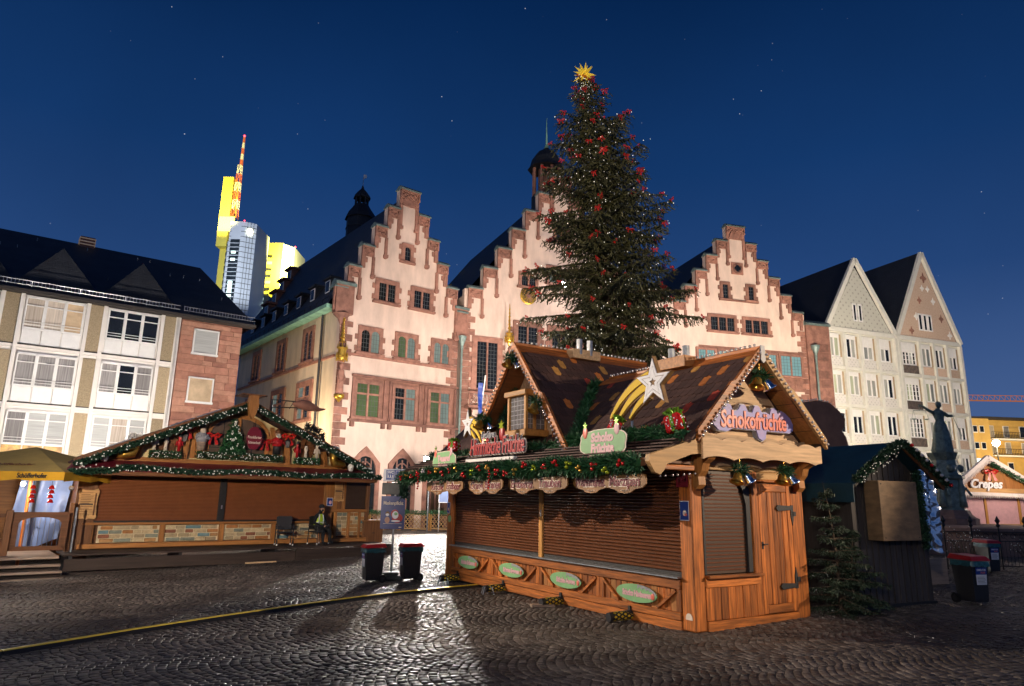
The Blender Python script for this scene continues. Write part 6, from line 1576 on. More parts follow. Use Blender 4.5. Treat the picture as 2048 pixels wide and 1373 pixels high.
# second stall behind the parasol
rs_ = thing('rear_stall','small stall with red banner and brown shutter behind the parasol','market stall',(-16.6,25.2,0),frame(51))
MB().box(-1.5,3.4,0,2.4,-.3,2.6).build('cabin','honey_x',rs_); MB().box(.4,3.2,-.10,-.02,2.02,2.42).build('banner','red_paint',rs_); MB().box(.6,2.6,-.06,0,1.05,2.0).build('roller_shutter','shutter_dark',rs_)
MB().bbox(2.66,2.9,-.12,.0,.0,2.2).build('post','pine_z',rs_); MB().bbox(.3,.5,-.12,0,.0,2.2).build('post','pine_z',rs_); MB().bbox(.3,3.2,-.15,0,.85,1.0).build('rail','pine_light_x',rs_)
mat('tarp_blue', (.20,.28,.52), .4, .15, 1.2, .1)
q = MB(); NX, NZ = 10, 10
vs_ = []
for j in range(NZ+1):
    for i in range(NX+1):
        u, v = i/NX, j/NZ; vs_.append((-.2+1.5*u-.25*v, -.06+.10*math.sin(u*11+v*3)+.05*math.sin(u*23), 2.3-2.0*v*(1+.10*math.sin(u*4))))
q.add(vs_,[(j*(NX+1)+i,j*(NX+1)+i+1,(j+1)*(NX+1)+i+1,(j+1)*(NX+1)+i) for j in range(NZ) for i in range(NX)])
o = q.build('tarpaulin','tarp_blue',smooth=True); o.location = (-15.7,22.8,0); o.rotation_euler[2] = R(20); tag(o,'blue plastic tarpaulin hanging under the parasol','tarpaulin')
for k,(x,y,z) in enumerate(((-13.75,20.2,2.12),(-13.35,20.4,2.12))):
    o = thing('bell_string','string of red bells hanging from the %s parasol edge' % ('left part of the' if k == 0 else 'right part of the'),'bell'); o.location = (x,y,z)
    for j in range(4): MB().lathe([(.01,0),(.05,-.02),(.07,-.08),(.09,-.11),(.03,-.10)],10,(.02*(j%2),0,-j*.13)).build('bell','red_foil',o,True)
    MB().tube([(0,0,-.4),(0,0,.12)],.008,4).build('cord','iron',o)
o = MB().ball((0,0,0),.075,12,8).build('silver_ball','silver_bulb',smooth=True); o.location = (-12.9,20.6,2.05); tag(o,'silver ball hanging under the right parasol edge','bauble')
o = thing('barrel','wooden barrel with steel hoops behind the gate','barrel',(-14.05,23.4,0)); MB().lathe([(.24,.15),(.29,.5),(.24,.85)],14).build('staves','grey_plank',o,True)
for z in (.25,.5,.75): MB().lathe([(.29,z),(.29,z+.05)],14).build('hoop','steel',o)
MB().lathe([(.2,-.35),(.2,.15)],10).build('stand','brown_x',o)
# roof figures of the tavern stall
o = thing('roof_figure','copper-coloured flying figure on a lattice arm above the tavern roof','ornament'); onls(o,(5.3,-.4,5.02))
q = MB().tube([(0,0,0),(1.3,0,.10)],.02,5).tube([(0,0,.28),(1.3,0,.30)],.02,5)
for k in range(5): q.bar((.1+k*.28,0,.0),(.24+k*.28,0,.29),.02)
q.build('arm','iron',o); MB().tube([(.75,0,.2),(1.0,0,.22),(1.35,0,.18),(1.8,0,.08),(2.05,0,.12)],[.02,.17,.20,.07,.02],10).build('body','sand_c',o,True); MB().prism([(1.0,.3),(1.4,.35),(1.25,.52)],-.03,.03).build('fin','sand_c',o)
MB().tube([(0,0,-.5),(0,0,.3)],.04,6).build('mount','iron',o)
o = thing('board_back','pale round-topped board with silvery foliage behind the tavern roof','sign'); onls(o,(7.2,2.2,3.6)); MB().prism([(-.75,-.4),(.75,-.4),(.75,.55),(.4,.85),(0,.98),(-.4,.85),(-.75,.55)],0,.05).build('board','grey_plank',o)
needles(MB(),[(-.9,0,.75),(-.5,0,1.0)],.2,500,.16,.03).build('foliage','lead',o,fix=False); needles(MB(),[(.5,0,1.05),(1.1,0,.8),(1.2,0,.3)],.22,500,.16,.03).build('foliage','lead',o,fix=False)
MB().box(-.05,.05,.05,.1,-1.4,.6).build('post','brown_z',o)

# ================================================================ person and chairs
def chair(loc, rz, label):
    o = thing('armchair',label,'chair',loc,rz,'black armchairs on the platform')
    MB().bbox(-.26,.26,-.26,.24,.41,.46,.02).build('seat','black_plastic',o); MB().prism([(-.25,.52),(.25,.52),(.27,.95),(.2,.98),(-.2,.98),(-.27,.95)],.22,.26).build('backrest','black_plastic',o)
    for sx in (-1,1):
        for sy, zt in ((-1,.66),(1,.72)):
            MB().tube([(sx*.27,sy*.25,.03),(sx*.26,sy*.23,zt)],.018,6).build('leg','iron',o); MB().tube([(sx*.27,sy*.25,0),(sx*.27,sy*.25,.05)],.024,6).build('foot_cap','white_gloss',o)
        MB().bbox(sx*.26-.03,sx*.26+.03,-.26,.26,.645,.675,.008).build('armrest','black_plastic',o)
    return o
pz = .235
c1 = loc2w(LS,(6.12,-.55,0)); chair((c1.x,c1.y,pz), LS.rotation_euler[2]+R(-12), 'empty black armchair left of the seated person')
c2 = loc2w(LS,(7.42,-.48,0)); crz = LS.rotation_euler[2]+R(18); chair((c2.x,c2.y,pz), crz, 'black armchair the person in the yellow vest sits on')
mat('cloth_black', (.010,.011,.014), .85, .3, 8, .1); mat('hi_vis', (.42,.60,.02), .6, .15, 6, .05); mat('reflective', (.62,.64,.62), .35, .05, 6, 0)
pr_ = thing('person','person in black clothes, cap and yellow-green safety vest sitting on a chair','person',(c2.x,c2.y,pz),crz)
vx = [(0,.05,.54),(0,.06,.75),(0,.02,1.0),(0,-.01,1.10),(0,-.05,1.20),(0,-.07,1.30),   # 0-5 spine, neck, head
      (-.10,.0,.52),(-.15,-.40,.50),(-.16,-.42,.08),(-.17,-.56,.05),                     # 6-9 left leg
      (.10,.0,.52),(.17,-.38,.51),(.24,-.36,.08),(.27,-.50,.05),                         # 10-13 right leg
      (-.17,.02,.98),(-.26,-.02,.74),(-.12,-.26,.64),(-.05,-.33,.63),                    # 14-17 left arm
      (.17,.02,.98),(.27,-.04,.74),(.12,-.28,.64),(.05,-.34,.63)]                        # 18-21 right arm
eg = [(0,1),(1,2),(2,3),(3,4),(4,5),(0,6),(6,7),(7,8),(8,9),(0,10),(10,11),(11,12),(12,13),(2,14),(14,15),(15,16),(16,17),(2,18),(18,19),(19,20),(20,21)]
rad = [.14,.15,.14,.055,.085,.08,.10,.075,.05,.042,.10,.075,.05,.042,.075,.052,.038,.034,.075,.052,.038,.034]
for hb, sgn in ((17,1),(21,-1)):
    b0 = Vector(vx[hb])
    for f in range(5):
        a = len(vx); dx = (-.03+.017*f)*sgn
        L = (.05,.065,.07,.065,.05)[f]
        vx += [tuple(b0+Vector((dx+sgn*.01,-.035,.0))), tuple(b0+Vector((dx+sgn*.018,-.035-L*.6,-.012))), tuple(b0+Vector((dx+sgn*.02,-.035-L,-.032)))]
        eg += [(hb,a),(a,a+1),(a+1,a+2)]; rad += [.012,.0095,.008]
me = bpy.data.meshes.new('body'); me.from_pydata(vx,eg,[]); bd_ = put('body',me,'cloth_black',pr_)
md = bd_.modifiers.new('skin','SKIN'); md.use_smooth_shade = True
for i,v in enumerate(me.skin_vertices[0].data): v.radius = (rad[i],rad[i]*(.72 if i in (1,2) else 1)); v.use_root = (i == 0)
sb = bd_.modifiers.new('sub','SUBSURF'); sb.levels = 2; sb.render_levels = 2
# face, cap, vest
fc = MB().ball((0,-.105,1.235),.072,12,9,(.86,.62,1.15)); fc.build('face','skin',pr_,True)
for e in (-1,1): MB().ball((e*.026,-.150,1.255),.008,6,5).build('eye','iron',pr_); MB().ball((e*.074,-.07,1.235),.018,6,5,(.5,1,1.4)).build('ear','skin',pr_)
MB().ball((0,-.158,1.23),.012,6,5).build('nose','skin',pr_); MB().ball((0,-.125,1.195),.058,10,7,(.9,.65,.75)).build('face_mask','cloth_black',pr_,True)
MB().lathe([(.098,1.275),(.105,1.30),(.10,1.35),(.07,1.39),(.02,1.405)],14,(0,-.065,0),1,1.05).build('cap','cloth_black',pr_,True); MB().box(-.06,.06,-.22,-.15,1.29,1.302).build('cap_peak','cloth_black',pr_)
def shell(z0,z1,x,y,cy,n=16,a0=0,a1=2*PI):
    q = MB(); m = 6; vs_ = []
    for j in range(m+1):
        t_ = j/m; z = z0+(z1-z0)*t_; k = 1-.35*max(0,t_-.6)/.4; 
        for i in range(n+1): a = a0+(a1-a0)*i/n; vs_.append((x*k*math.cos(a),cy+(-.04*t_)+y*k*math.sin(a),z))
    return q.add(vs_,[(j*(n+1)+i,j*(n+1)+i+1,(j+1)*(n+1)+i+1,(j+1)*(n+1)+i) for j in range(m) for i in range(n)])
vt = shell(.66,1.06,.175,.145,.06).build('safety_vest','hi_vis',pr_,True)
shell(.74,.79,.180,.150,.052).build('reflective_band','reflective',vt,True)
for e in (-1,1): MB().tube([(e*.10,-.085,.70),(e*.10,-.095,.85),(e*.09,-.08,1.0),(e*.07,-.01,1.08)],.022,6).build('reflective_band','reflective',vt,True)
for e, b0 in ((1,vx[17]),(-1,vx[21])): MB().ball((b0[0],b0[1]-.02,b0[2]),.036,8,6,(1.1,1.3,.8)).build('hand','skin',pr_,True)
o = thing('serving_counter','plain brown wooden counter standing at the right end of the platform','counter',(-5.62,27.35,gz(-5.6)),frame(51)); MB().bbox(0,.85,0,.75,0,1.18).build('body','brown_z',o); MB().bbox(-.04,.89,-.04,.79,1.18,1.23).build('top','honey_x',o)
for z in (.25,.75): MB().tube([(.38,-.02,z),(.48,-.02,z)],.012,5).build('handle','iron',o)
# ================================================================ things standing on the square
mat('bag_teal', (.015,.09,.11), .3, .4, 12, .3)
def bin_(loc, rz, label, seed=0):
    o = thing('wheelie_bin',label,'bin',loc,rz,'red-lidded wheelie bins')
    o.scale = (.92,.92,.95)
    b_ = MB(); a, c = .215, .255    # front faces -y
    ringz = [(.06,.80),(.10,.84),(.80,1.0),(.82,1.06),(.86,1.06)]
    vs_ = []
    for z,k in ringz:
        for sx,sy in ((-1,-1),(1,-1),(1,1),(-1,1)): vs_.append((sx*a*k, sy*c*k, z))
    b_.add(vs_,[(3,2,1,0)]+[(r*4+i,r*4+(i+1)%4,r*4+4+(i+1)%4,r*4+4+i) for r in range(4) for i in range(4)]+[(16,17,18,19)]); b_.build('body','black_plastic',o)
    ld = MB().add([(-.25,-.31,.875),(.25,-.31,.875),(.25,.31,.885),(-.25,.31,.885),(-.21,-.24,.955),(.21,-.24,.955),(.22,.26,.985),(-.22,.26,.985)],[(3,2,1,0),(4,5,6,7),(0,1,5,4),(1,2,6,5),(2,3,7,6),(3,0,4,7)]); ld.build('lid','red_paint',o)
    MB().tube([(-.2,.32,.90),(.2,.32,.90)],.016,6).build('handle','black_plastic',o)
    for e in (-1,1):
        w_ = MB().tube([(e*.19,.22,.10),(e*.25,.22,.10)],.10,16).build('wheel','black_rubber',o); MB().tube([(e*.188,.22,.10),(e*.255,.22,.10)],.05,10).build('hub','black_plastic',w_)
    MB().add([(-.13,-.2555,.40),(.13,-.2555,.40),(.14,-.2655,.60),(-.14,-.2655,.60)],[(0,1,2,3)]).build('label','white_gloss',o); MB().add([(-.14,-.2665,.60),(.14,-.2665,.60),(.145,-.2765,.74),(-.145,-.2765,.74)],[(0,1,2,3)]).build('label','sign_blue',o)
    text('lettering','EIMER FÜR',.050,'white_gloss',o,(0,-.275,.69),(R(87),0,0),.001,.1,.001,1); text('lettering','ALLES',.046,'coral',o,(.04,-.272,.64),(R(87),0,0),.001,.1,.001,1)
    q = MB()
    for k in range(5): q.box(-.11,.06+.02*(k%3),-.272+.0-.002*k*0,-.268,.55-k*.028,.556-k*.028)
    tag(q.build('print','lead',o),kind='stuff')
    rd = random.Random(seed); vs_ = []; n_ = 28
    for j in range(3):
        for i in range(n_):
            t_ = 2*PI*i/n_; ex = .235*math.copysign(min(1,abs(math.cos(t_))*1.35),math.cos(t_)); ey = .285*math.copysign(min(1,abs(math.sin(t_))*1.35),math.sin(t_)); k = 1+.02*j+.05*rd.random(); vs_.append((ex*k,ey*k-.0,.862-j*.045-(.03*rd.random() if j else 0)))
    MB().add(vs_,[(j*n_+i,j*n_+(i+1)%n_,(j+1)*n_+(i+1)%n_,(j+1)*n_+i) for j in range(2) for i in range(n_)]).build('bin_bag','bag_teal',o)
    return o
bin_((-3.40,17.95,gz(-3.4)+.02), R(-64), 'black wheelie bin with red lid left of the sign pole', 1)
bin_((-2.50,18.25,gz(-2.5)+.02), R(-66), 'black wheelie bin with red lid right of the sign pole', 2)
bin_((9.15,14.15,.12), R(14), 'black wheelie bin with red lid and big label right of the dark shed', 3)
bin_((13.9,20.6,.12), R(10), 'black wheelie bin with red lid further back at the fountain railing', 4)
# sign pole
sp = thing('sign_pole','grey pole carrying a WC sign, a dark board and a blue poster between two bins','sign',(-3.02,18.5,0))
g0 = gz(-3.02)+.02
MB().tube([(0,.03,g0),(0,.03,2.72)],.026,10).build('pole','galvanised',sp)
MB().bbox(-.32,.32,-.25,.30,g0,g0+.11,.02).build('foot','lead',sp); MB().bbox(-.20,.20,-.16,.2,g0+.11,g0+.19,.02).build('foot','lead',sp)
w1 = MB().bbox(-.335,.28,-.03,.0,2.36,2.685,.02).build('wc_sign','white_gloss',sp); MB().box(-.26,.21,-.038,-.03,2.40,2.66).build('print','sign_blue',w1); 
q = MB()
for x0 in (-.235,-.005):
    for a in ((x0,x0+.19,2.455,2.465),(x0,x0+.19,2.63,2.64)): q.box(a[0],a[1],-.042,-.038,a[2],a[3])
    q.box(x0,x0+.008,-.042,-.038,2.455,2.64); q.box(x0+.182,x0+.19,-.042,-.038,2.455,2.64)
q.box(-.12,.12,-.042,-.038,2.42,2.432); q.build('pictogram_border','white_gloss',w1)
text('lettering','WC',.085,'white_gloss',w1,(-.14,-.042,2.59),(PI/2,0,0),.002,0,.003)
q = MB()
for k in range(3): x = -.20+k*.058; q.ball((x,-.04,2.525),.011,6,5,(1,.2,1)); q.prism([(x-.014,2.51),(x+.014,2.51),(x+.010,2.468),(x-.010,2.468)],-.042,-.038)
q.ball((.085,-.04,2.61),.016,6,5,(1,.2,1)); q.bar((.08,-.04,2.59),(.07,-.04,2.53),.03,.006,(0,1,0)); q.bar((.07,-.04,2.53),(.05,-.04,2.475),.016,.006,(0,1,0)); q.bar((.075,-.04,2.53),(.10,-.04,2.475),.016,.006,(0,1,0)); q.bar((.085,-.04,2.58),(.13,-.04,2.55),.012,.006,(0,1,0)); q.box(.12,.15,-.042,-.038,2.475,2.51); q.build('pictogram','white_gloss',w1)
MB().bbox(-.35,.27,-.02,.01,2.02,2.325,.02).build('dark_board','lead',sp).data; MB().box(.14,.22,-.025,-.02,2.06,2.17).build('sticker','sign_grey',sp)
ps = MB().box(-.35,.28,-.02,.01,1.14,1.98).build('poster','poster_blue',sp)
text('lettering','Maskenpflicht',.125,'sign_cream',ps,(-.03,-.024,1.80),(PI/2,0,0),.002,0,.002,.95,sx=.80)
def blob(x,z,rx,rz_,m,y=-.024): return MB().ball((x,y,z),1,16,8,(rx,.004,rz_)).build('print',m,ps)
blob(-.17,1.37,.065,.085,'skin'); blob(-.17,1.53,.055,.06,'ply_edge'); blob(-.17,1.505,.045,.035,'white_gloss',-.028); blob(.09,1.42,.14,.12,'red_paint'); blob(.02,1.53,.10,.11,'red_paint'); blob(.035,1.50,.085,.10,'white_gloss',-.028); blob(.05,1.53,.045,.04,'sign_green',-.032); blob(.05,1.345,.12,.022,'white_gloss',-.030)
MB().box(-.27,.22,-.024,-.02,1.275,1.283).build('print','sign_cream',ps); MB().box(.14,.21,-.024,-.02,1.18,1.20).build('print','sign_cream',ps)
# cable ramp: black base with a yellow lid, laid in segments
cbl = [(-8.9,6.9),(-6.86,9.99),(-5.9,11.5),(-4.99,12.75),(-3.8,14.2),(-2.6,15.5),(-1.43,16.45),(-.6,17.0)]
cb = thing('cable_ramp','long black cable ramp with a yellow lid running across the cobbles to the stall','cable ramp')
for a,c in zip(cbl,cbl[1:]):
    a3 = Vector((a[0],a[1],gz(a[0])+.02)); c3 = Vector((c[0],c[1],gz(c[0])+.02)); L = (c3-a3).length; n_ = max(1,int(L/.9))
    for k in range(n_):
        p = a3.lerp(c3,k/n_); q_ = a3.lerp(c3,(k+1)/n_-.004); d = (q_-p).normalized(); s_ = Vector((-d.y,d.x,0))
        b_ = MB().add([p-s_*.13,p-s_*.05+Vector((0,0,.045)),p+s_*.05+Vector((0,0,.045)),p+s_*.13,q_-s_*.13,q_-s_*.05+Vector((0,0,.045)),q_+s_*.05+Vector((0,0,.045)),q_+s_*.13],[(0,1,5,4),(1,2,6,5),(2,3,7,6),(0,3,2,1),(4,5,6,7)]); sg_ = b_.build('segment','black_rubber',cb)
        u = Vector((0,0,.046)); MB().add([p-s_*.045+u,p+s_*.045+u,q_+s_*.045+u,q_-s_*.045+u]+[v+Vector((0,0,.012)) for v in (p-s_*.04+u,p+s_*.04+u,q_+s_*.04+u,q_-s_*.04+u)],[(4,5,6,7),(0,1,5,4),(2,3,7,6),(1,2,6,5),(3,0,4,7)]).build('lid','hazard_yellow',sg_)
# lattice fence panels near the town hall
fpos = [(-11.3,47.0),(-9.2,46.5),(-7.1,45.9),(-5.0,45.0),(-3.2,43.9),(-1.4,42.8),(.6,41.8)]
for i,(a,c) in enumerate(zip(fpos,fpos[1:])):
    ang_ = math.atan2(c[1]-a[1],c[0]-a[0]); L = math.hypot(c[0]-a[0],c[1]-a[1])-.06
    fo = thing('lattice_fence','diagonal wooden lattice fence panel with garland, %s' % ['far left, mostly hidden by the tavern stall','left of the sign pole','behind the blue poster','just right of the blue poster','left of the stall corner','hidden behind the stall end'][i],'fence',(a[0],a[1],gz(a[0])),ang_,'lattice fence panels')
    for x in (0,L-.08): MB().bbox(x,x+.08,-.04,.04,0,1.15).build('post','pine_light_z',fo)
    for z in (.12,1.02): MB().bbox(.08,L-.08,-.03,.03,z,z+.07).build('rail','pine_light_x',fo)
    q = MB(); s_ = .27; n_ = int((L+.85)/s_)
    for k in range(n_):
        x0 = .08+k*s_-.85
        for e in (1,-1):
            za, zb = .19, 1.02; xa, xb = (x0,x0+.83) if e > 0 else (x0+.83,x0)
            def cl(x, other, z, oz):
                if x < .08: t_ = (.08-x)/(other-x); return .08, z+(oz-z)*t_
                if x > L-.08: t_ = (L-.08-x)/(other-x); return L-.08, z+(oz-z)*t_
                return x, z
            if max(xa,xb) < .1 or min(xa,xb) > L-.1: continue
            p = cl(xa,xb,za,zb); r = cl(xb,xa,zb,za); q.bar((p[0],e*.012,p[1]),(r[0],e*.012,r[1]),.034,.018,(0,1,0))
    tag(q.build('lattice_slats','pine_light_x',fo),kind='stuff')
    needles(MB(),[(0,-.06,1.18),(L,-.06,1.18)],.12,260,.13,.02).build('garland','garland',fo,fix=False)
    MB().bar((L*.5,-.3,0.03),(L*.5,.3,.03),.08).build('foot','pine_light_x',fo)
# flag in front of the middle house
fl = thing('flag','blue banner on a slanting pole at the town hall balcony','flag',(-1.95,47.9,0))
MB().tube([(-.35,.8,6.5),(.12,-.3,10.4)],.05,6).build('pole','white_paint',fl)
q = MB()
for k in range(10): z0,z1 = 9.9-k*.33,9.57-k*.33; w_ = .16+.03*math.sin(k); q.add([(-.22-w_,.0+.05*math.sin(k),z0),(-.22+w_,.04,z0),(-.22+w_-.01,.04,z1),(-.22-w_,.05*math.sin(k+1),z1)],[(0,1,2,3)])
q.build('cloth','sign_blue',fl)
# lit shop window board by the lamp
o = thing('poster_stand','lit blue and white poster board in front of the arches','poster',(-4.35,43.6,0)); MB().box(-.05,1.15,0,.05,1.6,2.45).build('panel','white_gloss',o); MB().box(0,1.1,-.01,0,1.65,2.4).build('print','tarp_blue',o); 
for x in (-.02,1.1): MB().box(x,x+.05,0,.05,-.2,1.6).build('post','white_paint',o)

# ================================================================ right side: dark shed
mat('shed_board', (.050,.042,.040), .6, .35, 4, .3, stretch=(5,5,.4)); mat('shed_pale', (.26,.27,.30), .5, .3, 4, .2, stretch=(5,5,.4)); mat('tarp_teal', (.006,.045,.070), .55, .25, 2, .1)
mat('plywood', (.21,.13,.065), .6, .4, 3, .1, stretch=(1,1,2.6)); mat('foil', (.75,.75,.75), .16, 0, metal=1.)
SH = thing('dark_shed','dark plank shed with teal roof sheet and a plywood hatch right of the stall','shed',(6.45,13.2,.07),frame(63.8))
MB().box(.02,2.16,.06,4.6,.0,2.38).build('body','shed_board',SH)
MB().prism([(.02,2.38),(2.16,2.38),(1.20,3.02)],.06,4.6).build('gable_body','shed_board',SH)
n_ = 26
for k in range(n_):
    x0 = .0+2.18*k/n_; x1 = x0+2.18/n_-.008; zt = lambda x: 2.38+.64*(x-.0)/1.20 if x < 1.2 else 2.38+.64*(2.18-x)/.98
    y_ = .0+.018*(k % 2)+random.uniform(0,.006)
    MB().prism([(x0,.02),(x1,.02),(x1,zt(x1)),(x0,zt(x0))],y_,.06).build('batten','shed_board',SH)
for a,c,za,zc in ((-.22,1.20,2.30,3.12),(2.42,1.20,2.28,3.12)):
    MB().add([(a,-.25,za),(c,-.25,zc),(c,4.8,zc),(a,4.8,za),(a,-.25,za-.04),(c,-.25,zc-.04),(c,4.8,zc-.04),(a,4.8,za-.04)],[(0,1,2,3),(4,5,6,7),(0,1,5,4),(3,0,4,7)]).build('roof_sheet','tarp_teal',SH)
MB().box(-.235,-.22,-.25,4.8,1.95,2.30).build('tarp_flap','tarp_teal',SH)
MB().bar((2.45,-.27,2.26),(1.20,-.27,3.10),.04,.10).build('barge_board','brown_x',SH)
MB().bbox(.0,2.2,-.04,.08,-.02,.10).build('skid','black_rubber',SH)
ht = MB().bbox(.36,1.46,-.34,-.02,1.26,2.36,.006).build('hatch','plywood',SH)
for x,z in ((.42,1.32),(1.40,1.32),(.42,2.30),(1.40,2.30)): MB().ball((x,-.342,z),.012,6,4).build('screw','iron',ht)
S2 = lambda p: tuple(loc2w(SH,p)+Vector((0,0,0)))
def onsh(p): v = loc2w(SH,p); return (v.x,v.y,v.z)
garland([onsh((-.25,-.32,2.36)),onsh((.4,-.32,2.72)),onsh((1.0,-.32,3.06)),onsh((1.3,-.32,3.10))],.08,1100,'fir garland on the left slope of the dark shed gable','garland_dark',ln=.06); garland([onsh((1.3,-.32,3.08)),onsh((1.9,-.32,2.72)),onsh((2.5,-.32,2.32))],.06,1000,'fir garland on the right slope of the dark shed gable','garland_dark',ln=.06)
q = MB()
for k in range(46): t_ = random.random(); q.ball(onsh((-.25+1.45*t_,-.45,2.36+.76*t_+random.uniform(-.1,.1))),.010,5,4)
o = q.build('shed_light_string','bead',smooth=True,fix=False); tag(o,'tiny lights in the garland on the shed gable','light string',kind='stuff')
for k in range(9):
    t_ = k/8; o = MB().ball((0,0,0),.036,10,7).build('bauble','silver_bulb' if k % 4 else 'red_foil',smooth=True); o.location = onsh((1.35+1.1*t_,-.42,3.06-.74*t_)); tag(o,'%s bauble, %s from the peak on the right slope of the shed gable' % ('silver' if k % 4 else 'red', ORD[k]),'bauble','baubles on the shed gable')
q = MB(); NX,NZ = 14,34; vs_ = []
for j in range(NZ+1):
    for i in range(NX+1): u,v = i/NX,j/NZ; vs_.append((.46*u+.1*v,rng.normal(0,.016)+.05*math.sin(u*9+v*4),-1.55*v+.08*math.sin(u*6)))
q.add(vs_,[(j*(NX+1)+i,j*(NX+1)+i+1,(j+1)*(NX+1)+i+1,(j+1)*(NX+1)+i) for j in range(NZ) for i in range(NX)])
o = q.build('foil_sheet','foil',smooth=True); o.location = onsh((1.70,-.22,2.62)); o.rotation_euler[2] = SH.rotation_euler[2]; tag(o,'crinkled silver foil sheet hanging at the right corner of the shed','foil sheet')
garland([onsh((1.66,-.25,2.6)),onsh((1.68,-.25,1.9)),onsh((1.75,-.25,1.1))],.07,700,'dark garland beside the silver foil sheet','garland_dark',ln=.06)
# brown scalloped sign seen from behind
o = thing('scalloped_sign','large brown scalloped sign panel seen from behind above the shed','sign',(8.0,18.3,0),R(20))
pl = [(-1.2,3.0),(-1.2,4.35),(-.7,4.42),(-.2,4.62),(.35,4.72),(.75,4.68),(1.05,4.50),(1.28,4.25),(1.22,4.05),(1.12,3.92),(1.26,3.75),(1.32,3.5),(1.26,3.0)]
mat('board_brown',(.16,.085,.06),.7,.2,3,.1)
MB().prism(pl,0,.08).build('panel','board_brown',o); MB().prism([(-1.0,3.0),(-1.0,4.1),(.55,4.28),(.55,3.0)],-.03,0).build('inner_panel','board_brown',o)
q = MB()
for (a,c),(e,f) in zip(pl[1:-1],pl[2:-1]):
    n_ = int(math.hypot(e-a,f-c)/.09)
    for k in range(n_): q.ball((a+(e-a)*k/n_,.04,c+(f-c)*k/n_+.03),.03,5,4)
q.build('bulb_rim','sign_grey',o,fix=False); MB().box(-1.1,-.95,.08,.2,.0,3.2).build('post','brown_z',o); MB().box(.9,1.05,.08,.2,.0,3.2).build('post','brown_z',o)
# fountain with the statue of Justice
mat('bronze', (.19,.24,.20), .5, .45, 5, .3, metal=.35); mat('fountain_stone', (.22,.13,.10), .8, .25, 3, .2)
ft = thing('fountain_statue','dark bronze statue of Justice with scales and sword on a fountain pillar','statue',(19.0,30.2,0))
MB().lathe([(3.4,-.1),(3.4,.9),(3.5,1.0),(3.5,1.15),(3.2,1.2)],8,rot=.39).build('basin','fountain_stone',ft)
MB().lathe([(1.05,1.0),(1.05,1.45),(.92,1.5),(.80,1.62),(.72,1.8)],8,rot=.39).build('plinth','fountain_stone',ft)
MB().lathe([(.80,1.62),(.62,1.85),(.50,1.95),(.50,3.05),(.70,3.12),(.72,3.22),(.56,3.28),(.50,3.9),(.62,4.12),(.66,4.22),(.3,4.26)],8,rot=.39).build('pillar','bronze',ft)
for k in range(4):
    t_ = k*PI/2+.6+PI; q = MB().lathe([(.17,0),(.15,.35),(.12,.6),(.17,.85),(.10,.98),(.09,1.05),(.11,1.15),(.05,1.25)],8,(.55*math.cos(t_),.55*math.sin(t_),1.9)); q.tube([(.5*math.cos(t_)+.14,.5*math.sin(t_)-.1,2.75),(.62*math.cos(t_)+.2,.62*math.sin(t_)-.2,2.4)],.05,6); q.build('pillar_figure','bronze',ft,True)
    MB().ball((.58*math.cos(t_+.8),.58*math.sin(t_+.8),3.55),.18,8,6).build('mask','bronze',ft,True)
fg = MB(); n_ = 24; pf = [(.40,0),(.42,.08),(.36,.5),(.30,.9),(.24,1.22),(.16,1.40),(.20,1.55),(.24,1.72),(.22,1.82),(.09,1.90),(.075,1.95)]
vs_ = []
for r_b,z in pf:
    for i in range(n_):
        a = 2*PI*i/n_; k = 1+(.10*math.sin(a*7+z*2) if z < 1.3 else 0); vs_.append((r_b*k*math.cos(a)+.03*math.sin(z*2),r_b*.8*k*math.sin(a),z))
fg.add(vs_,[(j*n_+i,j*n_+(i+1)%n_,(j+1)*n_+(i+1)%n_,(j+1)*n_+i) for j in range(len(pf)-1) for i in range(n_)])
fg.ball((.03,-.02,2.08),.125,12,9,(.9,1,1.15)); fg.ball((.05,.05,2.15),.12,10,7)
fg.tube([(-.18,0,1.74),(-.42,-.05,1.86),(-.62,-.08,2.02),(-.80,-.10,2.10)],[.085,.07,.05,.04],8); fg.tube([(.20,0,1.74),(.36,-.06,1.60),(.46,-.20,1.62)],[.085,.07,.045],8)
fg.build('figure','bronze',ft,True,(0,0,4.24)).rotation_euler[2] = R(-10)
MB().bar((.46,-.2,5.90),(.72,-.3,4.95),.05,.02).build('sword','bronze',ft); MB().bar((.36,-.2,5.78),(.58,-.22,5.84),.03).build('sword_guard','bronze',ft)
q = MB().tube([(-1.08,.05,6.08),(-.52,.05,6.08)],.015,5).tube([(-.8,.05,6.34),(-.8,.05,6.08)],.012,5)
for x in (-1.08,-.52): 
    for dx in (-.09,.09): q.tube([(x,.05,6.08),(x+dx,.05,5.72)],.006,4)
    q.lathe([(.02,-.06),(.09,-.03),(.11,0)],10,(x,.05,5.72))
q.build('scales','bronze',ft)
